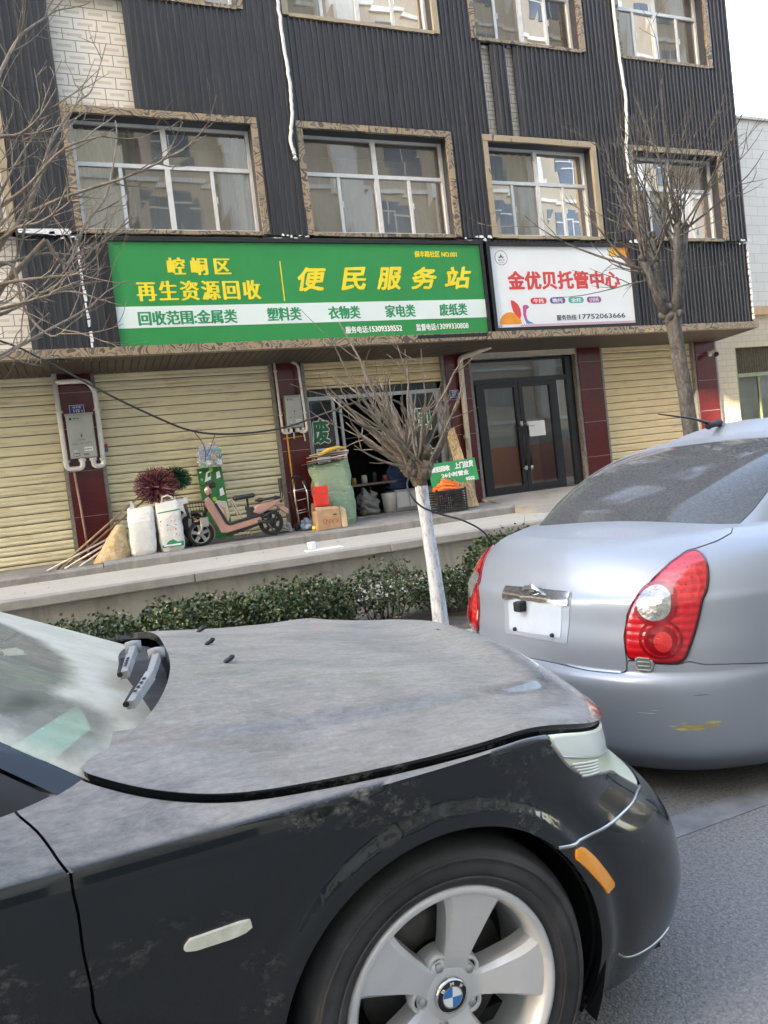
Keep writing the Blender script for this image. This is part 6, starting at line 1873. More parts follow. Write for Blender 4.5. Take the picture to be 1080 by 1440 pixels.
class Panel:
    """gathers clipped pieces of skins (both car sides if asked) into one mesh part"""
    def __init__(self):
        self.verts = []; self.nrm = []; self.faces = []; self.key = {}
    def _v(self, p, n):
        k = (round(p[0] * 5e3), round(p[1] * 5e3), round(p[2] * 5e3))
        i = self.key.get(k)
        if i is None:
            i = len(self.verts); self.key[k] = i
            self.verts.append(tuple(p)); self.nrm.append(tuple(n))
        return i
    def cut(self, sk, gs, sides=(1,), off=0.0, ox=0.0, lift=None):
        M_, N_ = sk.u.shape
        P = sk.P + sk.N * (off if lift is None else lift[..., None])
        P = P - np.array([ox, 0, 0])
        R = np.concatenate([P, sk.N] + [g[..., None] for g in gs], -1)
        q = np.stack([R[:-1, :-1], R[:-1, 1:], R[1:, 1:], R[1:, :-1]], 2)
        G = q[..., 6:]
        allin = (G <= 0).all((2, 3)); dead = (G > 0).all(2).any(-1)
        for i, j in np.argwhere(~dead):
            poly = [q[i, j, k] for k in range(4)]
            if not allin[i, j]:
                for c in range(len(gs)):
                    out = []
                    for k in range(len(poly)):
                        a, b = poly[k], poly[(k + 1) % len(poly)]
                        ga, gb = a[6 + c], b[6 + c]
                        if ga <= 0: out.append(a)
                        if (ga <= 0) != (gb <= 0):
                            out.append(a + (b - a) * (ga / (ga - gb)))
                    poly = out
                    if len(poly) < 3: break
                if len(poly) < 3: continue
            for s in sides:
                idx = []
                for a in poly:
                    w = self._v((a[0], -a[1] * s, a[2]), (a[3], -a[4] * s, a[5]))
                    if not idx or idx[-1] != w: idx.append(w)
                if len(idx) > 1 and idx[0] == idx[-1]: idx.pop()
                if len(set(idx)) >= 3: self.faces.append(tuple(idx if s > 0 else idx[::-1]))
        return self
    def build(self, name, mt, parent, flange=.012):
        me = bpy.data.meshes.new(name)
        me.from_pydata(self.verts, [], self.faces)
        bm = bmesh.new(); bm.from_mesh(me)
        bm.verts.ensure_lookup_table()
        bmesh.ops.recalc_face_normals(bm, faces=bm.faces[:])
        if len(bm.faces):
            f = max(bm.faces, key=lambda f: f.calc_area())
            n = Vector(self.nrm[f.verts[0].index])
            if f.normal.dot(n) < 0: bmesh.ops.reverse_faces(bm, faces=bm.faces[:])
        for f in bm.faces: f.smooth = True
        if flange:
            be = [e for e in bm.edges if len(e.link_faces) == 1]
            loc = {v.index: Vector(self.nrm[v.index]) for e in be for v in e.verts}
            src = {v: loc[v.index] for e in be for v in e.verts}
            r = bmesh.ops.extrude_edge_only(bm, edges=be)
            nv = [v for v in r['geom'] if isinstance(v, bmesh.types.BMVert)]
            co = {tuple(round(c, 6) for c in v.co): n for v, n in src.items()}
            for v in nv:
                n = co.get(tuple(round(c, 6) for c in v.co))
                if n is not None: v.co -= n * flange
            for f in r['geom']:
                if isinstance(f, bmesh.types.BMFace): f.smooth = False
            for e in be: e.smooth = False
        bm.to_mesh(me); bm.free()
        me.materials.append(mt)
        o = bpy.data.objects.new(name, me); o.parent = parent
        COL.objects.link(o)
        return o

def car_paint(name, col, metal, rough, coat, dust_up, dust_col, dust_side=0.0, flake=.1, low=None):
    t = NT(name); v = t.coord()
    base = t.mix(t.math('MULTIPLY', t.noise(900, 2, .5, v), flake), col, [min(1, c * 1.8 + .02) for c in col])
    p = t.bsdf(base, rough, metal, coat, .15, coat_rough=.04)
    d = t.n('ShaderNodeBsdfDiffuse'); 
    dc = t.ramp(t.noise(70, 5, .75, v), [(.3, [c * .86 for c in dust_col]), (.7, [min(1, c * 1.12) for c in dust_col])])
    t.l(dc, d.inputs['Color'])
    g = t.n('ShaderNodeNewGeometry'); sx = t.n('ShaderNodeSeparateXYZ'); t.l(g.outputs['Normal'], sx.inputs[0])
    up = t.n('ShaderNodeMapRange'); up.inputs[1].default_value = .76; up.inputs[2].default_value = 1.0; t.l(sx.outputs[2], up.inputs[0])
    st = t.noise(5.5, 6, .72, t.coord((.6, 1.3, 1), (0, 0, .45)), .8)
    fine = t.noise(48, 5, .82, t.coord((.45, 1.4, 1), (0, 0, .5)), .4)
    pat = t.math('ADD', t.math('MULTIPLY', st, 1.1), t.math('MULTIPLY', fine, .55))
    pat = t.n('ShaderNodeMapRange'); 
    s2 = t.math('ADD', t.math('MULTIPLY', st, .95), t.math('MULTIPLY', fine, .80))
    t.l(s2, pat.inputs[0]); pat.inputs[1].default_value = .66; pat.inputs[2].default_value = 1.06; pat.inputs[3].default_value = .30; pat.inputs[4].default_value = 1.0
    thin = t.math('MULTIPLY', t.math('SUBTRACT', pat.outputs[0], .64), 2.0)
    thin = t.math('MULTIPLY', thin, t.math('SUBTRACT', 1.22, up.outputs[0]))
    f = t.math('MULTIPLY', t.math('ADD', t.math('MULTIPLY', up.outputs[0], .86), t.math('MULTIPLY', thin, up.outputs[0]), True), dust_up)
    if dust_side:
        sp = t.math('MULTIPLY', t.ramp(t.noise(3.2, 4, .6, t.coord((1, 1, 1.6))), [(.54, (0, 0, 0)), (.68, (1, 1, 1))]), t.ramp(t.noise(38, 6, .8, t.coord((.8, 1, 1.3))), [(.50, (0, 0, 0)), (.66, (dust_side,) * 3)]))
        f = t.math('MAXIMUM', f, sp)
    mx = t.n('ShaderNodeMixShader'); t.l(f, mx.inputs[0]); t.l(p, mx.inputs[1]); t.l(d.outputs[0], mx.inputs[2])
    return t.done(mx.outputs[0])

RUB = None
def car_wheel(parent, cx, cy, cz, R, rr, width, face, name, alloy, ang0, s=-1, roundel=False):
    """tyre, five spoke rim, hub; s = -1 when the outer face looks to -Y"""
    global RUB
    if RUB is None:
        t = NT('car_tyre_rubber'); v = t.coord()
        c = t.ramp(t.noise(5, 6, .7, t.coord((1, 1, 1))), [(.3, (.022, .022, .023)), (.55, (.045, .045, .046)), (.75, (.085, .083, .08))])
        RUB = t.done(t.bsdf(c, .62, spec=.4, bump=t.noise(50, 4, .6, v), bstr=.12))
    y = lambda d: cy + s * d
    yo = 0.0
    w = MB().lathe([(q, (s * h)) for q, h in ((rr + .004, -.02), (rr + .012, .004), (rr + .035, .012), (lerp(rr, R, .5), .016), (lerp(rr, R, .78), .010), (R - .012, -.006), (R - .003, -.022), (R, -.045), (R, -width + .045), (R - .012, -width + .01), (rr, -width + .02))], (cx, cy, cz), 'Y', 96)
    for q in (lerp(rr, R, .30), lerp(rr, R, .68)):
        w.lathe([(q - .003, s * .0145), (q, s * .019), (q + .003, s * .0145)], (cx, cy, cz), 'Y', 96)
    wo = build(w, name, RUB, parent)
    rim = MB()
    rim.lathe([(rr + .010, s * .0), (rr + .006, s * .010), (rr - .004, s * .010), (rr - .010, s * .0), (rr - .018, s * -.012), (rr - .022, s * -.06), (rr - .03, s * -.16)], (cx, cy, cz), 'Y', 96)
    rim.lathe([(.001, s * -.026), (.038, s * -.026), (.062, s * -.030), (.078, s * -.040), (.078, s * -.085)], (cx, cy, cz), 'Y', 60)
    def pt(r, t, d):
        a = math.radians(ang0) + t
        return (cx + r * math.cos(a), cy + s * d, cz + r * math.sin(a))
    for k in range(5):
        a = math.radians(72 * k)
        rows = []
        for i in range(13):
            f = i / 12
            r = lerp(.050, rr - .006, f)
            hw = np.interp(f, [0, .12, .35, .7, .9, 1], [.034, .026, .034, .050, .062, .076])     # half width across
            th = math.asin(min(.95, hw / r))
            d = np.interp(f, [0, .2, .7, 1], [-.030, -.020, -.006, -.004])
            e = .42
            rows.append([pt(r, a - th, d - .055), pt(r, a - th, d - .012), pt(r, a - th * .80, d), pt(r, a - th * .42, d + .001), pt(r, a + th * .42, d + .001), pt(r, a + th * .80, d), pt(r, a + th, d - .012), pt(r, a + th, d - .055)])
        A = np.array(rows)
        rim.grid(A[..., 0], A[..., 1], A[..., 2], smooth=False)
        # fillets between hub and neighbouring spokes
    for k in range(5):
        a = math.radians(72 * k + 36)
        c = pt(.060, a, -.031)
        rim.lathe([(.0155, s * -.012), (.0185, s * .001), (.024, s * -.001), (.027, s * -.02)], c, 'Y', 24)
    build(rim, 'rim', alloy, wo)
    dk = MB().lathe([(.0, s * -.15), (rr - .03, s * -.15)], (cx, cy, cz), 'Y', 48)
    for k in range(5):
        c = pt(.060, math.radians(72 * k + 36), -.036)
        dk.lathe([(.0, 0), (.0165, 0)], c, 'Y', 20)
    build(dk, 'wheel_back', M['black'], wo)
    br = MB().lathe([(.075, s * -.10), (rr - .06, s * -.10), (rr - .06, s * -.125)], (cx, cy, cz), 'Y', 60)
    build(br, 'brake_disc', mat('brake_iron', (.10, .095, .09), .5, .6, .2, 30), wo)
    for k in range(5):
        c = pt(.060, math.radians(72 * k + 36), -.034)
        build(MB().lathe([(0, s * .008), (.009, s * .007), (.010, 0)], c, 'Y', 6), 'wheel_bolt', M['alug'], wo)
    if roundel:
        cp = MB()
        cp.lathe([(.0, s * -.016), (.030, s * -.017), (.034, s * -.022), (.036, s * -.028)], (cx, cy, cz), 'Y', 40, 0)
        for q in range(4):
            n = 10
            a0 = math.radians(90 * q - 6)
            vs = [(cx, cy + s * -.0152, cz)] + [(cx + .0205 * math.cos(a0 + math.pi / 2 * k / n), cy + s * -.0156, cz + .0205 * math.sin(a0 + math.pi / 2 * k / n)) for k in range(n + 1)]
            cp.add(vs, [(0, k + 1, k + 2) for k in range(n)], 1 if q % 2 else 2)
        cp.lathe([(.0205, s * -.0150), (.0225, s * -.0150)], (cx, cy, cz), 'Y', 40, 3)
        cp.lathe([(.0325, s * -.0165), (.0345, s * -.0175), (.0365, s * -.024)], (cx, cy, cz), 'Y', 40, 3)
        # letters round the ring
        for ch, aa in (('B', 138), ('M', 90), ('W', 42)):
            ra = math.radians(aa - 3)
            ux = np.array((math.sin(ra), 0, -math.cos(ra))); uz = np.array((math.cos(ra), 0, math.sin(ra)))
            o = np.array((cx, cy + s * -.0150, cz)) + uz * .0235
            letters(cp, ch, -.0042, .0042, 0, .0075, 0, 2, .03, frame=(o, ux, uz, (0, s, 0)))
        build(cp, 'centre_cap', [M['black'], mat('roundel_blue', (.02, .20, .55), .3), M['white'], mat('chrome_ring', (.6, .6, .6), .15, 1, .02)], wo)
    else:
        build(MB().lathe([(.0, s * -.016), (.036, s * -.018), (.042, s * -.028)], (cx, cy, cz), 'Y', 30), 'centre_cap', alloy, wo)
    return wo

def dark_sedan():
    S = bmw_shape()
    ox = .555
    o = thing('parked_car', 'dusty dark grey sedan in front with a raised bonnet edge and silver five spoke wheel', 'car', (ox, BM['yc'], 0))
    sd = Skin(*S['side'], 6.19, .65); dk = Skin(*S['deck'], 6.19, .95); gr = Skin(*S['green'], 5.4, .75); rf = Skin(*S['roof'], 4.0, .6)
    paint = car_paint('dark_grey_paint', (.008, .011, .0125), .05, .22, .8, .88, (.315, .295, .26), .60)
    dustp = paint
    chrome = mat('dull_trim', (.34, .34, .33), .3, .8, .1)
    g_arch = [sd.arch(BM['hub'], BM['zhub'], .358), sd.arch(BM['hubr'], BM['zhub'], .358)]
    bump = [(.8076, .642), (.8221, .6191), (.8371, .6301), (.8501, .6392), (.8671, .6403), (.8798, .624), (1.02, .60), (1.02, -.1), (.772, -.1), (.772, .64)]
    lamp = [(.8228, .985), (.8259, .9373), (.8311, .8864), (.8372, .8548), (.8478, .8356), (.8693, .7919), (.8762, .6447), (.8801, .628), (.93, .67), (.957, .80), (.957, 1.05), (.8228, 1.05)]
    hood = [(.6633, .2348), (.6734, .1794), (.6863, .1239), (.7014, .0809), (.716, .0572), (.7362, .0426), (.7625, .0281), (.79, .020), (.8258, .014), (.852, .010), (.88, .008), (1.06, .008), (1.06, 1.5), (.7035, 1.5), (.7035, 1.1), (.7035, .799), (.701, .6257), (.6948, .4657), (.687, .3641), (.678, .2989)]
    door_front = [(.655, -.1), (.655, .30), (.6569, .606), (.6625, .719), (.6643, .871), (.6622, .9805), (.661, 1.1), (.475, 1.1), (.475, -.1)]
    door_deck = [(.672, -.1), (.6612, .0), (.6555, .0822), (.6523, .117), (.6464, .167), (.643, .30), (.475, .30), (.475, -.1)]
    rear_door = [(.475, -.1), (.475, 1.1), (.345, 1.1), (.345, .5), (.335, .3), (.345, -.1)]
    gz = .0024
    hood = chaikin(hood); door_front = chaikin(door_front); door_deck = chaikin(door_deck); lamp = chaikin(lamp, 1); bump = chaikin(bump, 1)
    for s in (1, -1):
        bs = (s,)
        f = Panel()
        f.cut(sd, [sd.poly(bump, False, gz), sd.poly(lamp, False, gz), sd.poly(door_front, False, gz), g_arch[0], sd.urange(.62, .915)], bs, 0, ox)
        f.cut(dk, [dk.poly(hood, False, .0075), dk.poly(door_deck, False, gz), dk.urange(.62, .8228), dk.vrange(-1, .36), np.maximum(0, (dk.u < .6633) * 1.0 * (dk.v - .235))], bs, 0, ox)
        f.build('fender', paint, o, .016)
        d = Panel().cut(sd, [sd.poly(door_front, True, gz)], bs, 0, ox).cut(dk, [dk.poly(door_deck, True, gz), dk.vrange(-1, .19)], bs, 0, ox)
        do = d.build('front_door', paint, o, .016)
        rd = Panel().cut(sd, [sd.poly(rear_door, True, gz), g_arch[1]], bs, 0, ox).cut(dk, [dk.urange(.345, .475, gz), dk.vrange(-1, .19)], bs, 0, ox)
        ro = rd.build('rear_door', paint, o, .016)
        for dd, xx in ((do, -1.0), (ro, -1.85)):
            h = MB()
            yy = -s * .918
            h.bbox(xx - .11, xx + .11, yy - s * .035 if s > 0 else yy, yy if s > 0 else yy + .035, .745, .78, .01)
            h.v = [(a - ox, b, c) for a, b, c in h.v]
            build(h, 'handle', paint, dd, local=True)
        q = Panel().cut(sd, [sd.urange(-1, .345, gz), sd.poly(rear_door, False, gz), g_arch[1]], bs, 0, ox).cut(dk, [dk.urange(-1, .345, gz)], bs, 0, ox)
        q.build('rear_quarter', paint, o, .012)
        l = Panel().cut(sd, [sd.poly(lamp, True, gz)], bs, .0, ox).cut(dk, [dk.urange(.8228, .957), dk.vrange(-1, .004)], bs, 0, ox)
        t = NT('yellowed_lamp_lens'); v = t.coord()
        sx = t.n('ShaderNodeSeparateXYZ'); t.l(v, sx.inputs[0])
        c = t.mix(t.math('MULTIPLY', t.noise(9, 4, .6, v), .6), (.70, .71, .52), (.55, .55, .38))
        lens = t.done(t.bsdf(c, .30, 0, .35, .5))
        lo = l.build('headlight', lens, o, .02)
        # pale upper strip, ribbed reflector, black rubber edge
        strip = [(.8245, .972), (.8285, .922), (.86, .905), (.885, .90), (.885, .985), (.86, .993), (.8245, .99)]
        Panel().cut(sd, [sd.poly(strip, True, 0)], bs, .0015, ox).build('lamp_strip', mat('pale_lamp_strip', (.74, .76, .66), .12, 0, .04, coat=.6), lo, .004)
        for k in range(5):
            v0 = .893 - k * .0125
            moulding(sd, [(.8325 + .0014 * k, v0), (.843, v0 - .004), (.8535, v0 - .007)], .0028, s, .001, 'lamp_rib', mat('lamp_rib', (.78, .79, .70), .2), lo, ox)
            moulding(sd, [(.8325 + .0014 * k, v0 - .006), (.843, v0 - .010), (.8535, v0 - .013)], .0016, s, .0006, 'lamp_groove', mat('lamp_groove', (.30, .30, .22), .4), lo, ox)
        moulding(sd, [(.8275, .925), (.838, .913), (.86, .897), (.8757, .889)], .0022, s, .0012, 'lamp_seam', M['alug'], lo, ox)
        low = [(.8232, .972), (.8259, .9373), (.8311, .8864), (.8372, .8548), (.8478, .8356), (.8600, .812), (.8693, .785), (.8740, .70), (.8770, .640)]
        moulding(sd, low, .0036, s, -.001, 'lamp_seal', chrome, lo, ox)
        b = Panel().cut(sd, [sd.poly(bump, True, gz), g_arch[0]], bs, 0, ox)
        bo = b.build('front_bumper', paint, o, .016) if False else b
        # side marker, indicator, bumper edge trim
        org = [(.8150, .621), (.8167, .6089), (.8218, .4367), (.8207, .4191), (.8165, .4186), (.8107, .5892)]
        Panel().cut(sd, [sd.poly(org, True, 0)], bs, .006, ox).build('side_marker', mat('amber_lens', (.85, .30, .02), .2, 0, .06, coat=.7), o, .008)
        ind = [(.6866, .722), (.6875, .7362), (.689, .7480), (.7059, .7510), (.7078, .7409), (.7057, .7204), (.7007, .7136), (.687, .7150)]
        Panel().cut(sd, [sd.poly(ind, True, 0)], bs, .007, ox).build('indicator', mat('pale_indicator', (.66, .66, .55), .2, 0, .15, 40, coat=.6), o, .009)
        moulding(sd, [(.8085, .640), (.8150, .627), (.8221, .6210), (.8371, .6310), (.8501, .6400), (.8671, .6410), (.8790, .626)], .0042, s, -.0018, 'bumper_trim', chrome, o, ox)
        moulding(sd, [(.822, .160), (.8270, .129), (.8401, .104), (.8616, .088)], .0028, s, .000, 'bumper_seam', chrome, o, ox)
        Panel().cut(gr, [gr.urange(.790, .806), gr.vrange(.0, .93)], bs, 0, ox).build('a_pillar', paint, o, .02)
        Panel().cut(gr, [gr.urange(.76, .789), gr.vrange(.0, .93)], bs, -.004, ox).build('window_frame', M['black'], o, .01)
        Panel().cut(gr, [gr.urange(.33, .76), gr.vrange(.12, .86)], bs, 0, ox).build('side_glass', mat('dark_car_glass', (.012, .016, .016), .04, 0, .1), o, .01)
        pm = MB()
        pm.sphere((-.50 - ox, -s * .98, 1.00), .085, 0, 16, (.7, 1.1, .75)); pm.box(-.54 - ox, -.46 - ox, min(-s * .80, -s * .93), max(-s * .80, -s * .93), .95, .98)
        build(pm, 'door_mirror', paint, o, local=True)
    b = Panel()
    for s in (1, -1): b.cut(sd, [sd.poly(bump, True, gz), g_arch[0]], (s,), 0, ox)
    b.build('front_bumper', paint, o, .016)
    # nose between the lamps with the two grille openings
    nz = Panel()
    for s in (1, -1): nz.cut(sd, [sd.poly(lamp, False, gz), sd.poly(bump, False, gz), sd.urange(.915, 1.1, 0)], (s,), 0, ox)
    no = nz.build('nose_panel', paint, o, .012)
    for s in (1, -1):
        kid = [(.962, .66), (.990, .66), (.992, .90), (.958, .92)]
        Panel().cut(sd, [sd.poly(kid, True, 0)], (s,), .008, ox).build('grille', M['black'], no, .01)
    hd = Panel()
    lift = .011 + .006 * np.clip((dk.u - .66) / .2, 0, 1)
    for s in (1, -1): hd.cut(dk, [dk.poly(hood, True, .003)], (s,), 0, ox, lift)
    ho = hd.build('bonnet', paint, o, .022)
    for (uu, vv) in ((.7279, .97), (.7293, .7133)):
        j = int(uu * (dk.u.shape[1] - 1)); i = int(vv * (dk.u.shape[0] - 1)); p = dk.P[i, j]
        for sg in ((1,) if vv > .9 else (1, -1)):
            nb = MB().bm(seat_bm([(p[0] - ox - .014, .006), (p[0] - ox, .009), (p[0] - ox + .016, .006)], p[2] + .014, .010, -p[1] * sg), 0, True)
            build(nb, 'washer_nozzle', M['black'], ho, local=True)
    ws = Panel(); 
    for s in (1, -1): ws.cut(gr, [gr.urange(.806, 1.1, 0), gr.vrange(.03, .93)], (s,), 0, ox)
    t = NT('dusty_windscreen'); v = t.coord()
    tr = t.n('ShaderNodeBsdfTransparent'); tr.inputs['Color'].default_value = (.62, .78, .68, 1)
    gl = t.n('ShaderNodeBsdfGlossy', i_Roughness=.03); fr = t.n('ShaderNodeFresnel', i_IOR=1.5)
    m1 = t.n('ShaderNodeMixShader'); t.l(t.math('MULTIPLY', fr.outputs[0], .75, True), m1.inputs[0]); t.l(tr.outputs[0], m1.inputs[1]); t.l(gl.outputs[0], m1.inputs[2])
    df = t.n('ShaderNodeBsdfDiffuse'); t.l(t.ramp(t.noise(7, 5, .7, v), [(.3, (.46, .43, .34)), (.7, (.57, .535, .44))]), df.inputs['Color'])
    # cleaner swept sector round the far wiper pivot
    def ring(cx, cy, cz, r0, r1):
        sub = t.n('ShaderNodeVectorMath', operation='DISTANCE'); t.l(v, sub.inputs[0]); sub.inputs[1].default_value = (cx, cy, cz)
        w = t.n('ShaderNodeMapRange', interpolation_type='SMOOTHSTEP'); w.inputs[1].default_value = r0; w.inputs[2].default_value = r1
        t.l(t.math('ADD', sub.outputs['Value'], t.math('MULTIPLY', t.noise(14, 5, .7, v), .05)), w.inputs[0])
        return w.outputs[0]
    far = ring(-.62 - ox, -.30, 1.20, .56, .63)
    stv = t.noise(24, 6, .75, t.coord((.6, 1.6, 1), (0, 0, .6)))
    fac = t.math('ADD', t.math('MULTIPLY', far, .56), t.math('MULTIPLY', stv, .30))
    fac = t.math('ADD', fac, .16, True)
    fac = t.math('MULTIPLY', fac, t.math('ADD', t.math('MULTIPLY', ring(-.12 - ox, -.58, .94, .10, .17), .6), .4))
    m2 = t.n('ShaderNodeMixShader'); t.l(fac, m2.inputs[0]); t.l(m1.outputs[0], m2.inputs[1]); t.l(df.outputs[0], m2.inputs[2])
    ws.build('windscreen', t.done(m2.outputs[0]), o, 0)
    rr = Panel()
    for s in (1, -1):
        rr.cut(gr, [gr.vrange(.93, 1.1)], (s,), 0, ox); rr.cut(rf, [rf.vrange(-1, 2)], (s,), 0, ox)
        rr.cut(gr, [gr.urange(.20, .335, 0), gr.vrange(.0, .93)], (s,), 0, ox)
    rr.build('roof', paint, o, .01)
    rg = Panel()
    for s in (1, -1): rg.cut(gr, [gr.urange(-1, .20, 0), gr.vrange(.0, .93)], (s,), 0, ox)
    rg.build('rear_window', M['doorf'], o, 0)
    cw = Panel(); ck = [(.6633, .2348), (.678, .2989), (.687, .3641), (.6948, .4657), (.701, .6257), (.7035, .799), (.7035, 1.02), (.58, 1.02), (.58, .30), (.643, .25)]
    for s in (1, -1): cw.cut(dk, [dk.poly(ck, True, .004), dk.urange(.600, 1, 0)], (s,), -.035, ox)
    co = cw.build('cowl', mat('dusty_black_plastic', (.05, .05, .05), .7, 0, .4, 18), o, .0)
    db = Panel()
    for s in (1, -1): db.cut(dk, [dk.urange(.36, .630, 0), dk.vrange(.24, 2)], (s,), -.10, ox)
    db.build('dashboard', mat('grey_dashboard', (.07, .08, .075), .8, 0, .2), o, 0)
    # pale mint reflection in the windscreen, built as a sheet under the glass
    sh = MB().hexa([(a - ox, b, c + d) for d in (0, .003) for a, b, c in ((-.23, -.655, .935), (-.075, -.44, .955), (-.055, -.56, .928), (-.125, -.665, .912))])
    build(sh, 'mint_reflection', mat('mint_reflection_colour', (.62, .90, .74), .6, 0, .04), o, local=True)
    # wipers
    wp = MB()
    for P in ([(.066, -.02, .972), (.05, -.18, .978), (.028, -.34, .972)], [(.118, -.15, .965), (.085, -.36, .962), (.030, -.54, .948)]):
        P = [(a - ox, b, c + .0) for a, b, c in P]
        for i in range(2):
            a, b = Vector(P[i]), Vector(P[i + 1]); d = (b - a).normalized(); n = Vector((d.y, -d.x, 0)).normalized() * .012
            wp.hexa([a - n, a + n, b + n * .8, b - n * .8, a - n * .7 + Vector((0, 0, .022)), a + n * .7 + Vector((0, 0, .022)), b + n * .6 + Vector((0, 0, .018)), b - n * .6 + Vector((0, 0, .018))], 0)
            for k in range(4):
                c = a.lerp(b, .3 + .15 * k) + Vector((0, 0, .0225))
                if i == 1: wp.hexa([c - n * .3 - d * .006, c + n * .3 - d * .006, c + n * .3 + d * .006, c - n * .3 + d * .006] + [q + Vector((0, 0, .001)) for q in (c - n * .3 - d * .006, c + n * .3 - d * .006, c + n * .3 + d * .006, c - n * .3 + d * .006)], 1)
        e = Vector(P[2]); d = (Vector(P[2]) - Vector(P[0])).normalized()
        wp.tube([Vector(P[1]) + Vector((-.02, 0, .010)), e + Vector((-.01, 0, .012))], .007, 6, 1)
        wp.lathe([(0, .0), (.022, 0), (.022, .03), (0, .035)], P[0], 'Z', 14, 0)
    build(wp, 'wiper', [mat('dusty_wiper', (.26, .26, .25), .7, 0, .2, 30), M['black']], co, local=True)
    # dark structure behind the gaps, wheel wells
    inn = Panel()
    for s in (1, -1):
        inn.cut(sd, [g_arch[0], g_arch[1]], (s,), -.03, ox); inn.cut(dk, [dk.vrange(-1, .30)], (s,), -.035, ox); inn.cut(dk, [dk.urange(.68, 2, 0)], (s,), -.045, ox)
    inn.build('inner_structure', M['black'], o, 0)
    for hx in (BM['hub'], BM['hubr']):
        for s in (1, -1):
            wl = MB(); vs = []; n = 40
            for k in range(n + 1):
                a = math.radians(-28 + 236 * k / n)
                for yy in (.895, .55): vs.append((hx - ox + .372 * math.cos(a), -s * yy, BM['zhub'] + .372 * math.sin(a)))
            wl.add(vs, [(2 * k, 2 * k + 1, 2 * k + 3, 2 * k + 2) for k in range(n)], 0, True)
            m_ = n // 2
            wl.add([(hx - ox + .372 * math.cos(math.radians(-28 + 236 * k / n)), -s * .55, BM['zhub'] + .372 * math.sin(math.radians(-28 + 236 * k / n))) for k in range(n + 1)], [tuple(range(n + 1))])
            build(wl, 'wheel_arch_liner', M['black'], o, local=True)
    bt = MB().box(-3.3 - ox, 1.15 - ox, -.80, .80, .17, .20); build(bt, 'underbody', M['black'], o, local=True)
    alloy = mat('silver_alloy', (.66, .665, .66), .36, .35, .05, 8, coat=.3)
    for hx in (BM['hub'], BM['hubr']):
        for s in (1, -1):
            car_wheel(o, hx, BM['yc'] - s * .902, BM['zhub'], .322, .222, .225, 0, 'wheel', alloy, 70, -s, True)
dark_sedan()

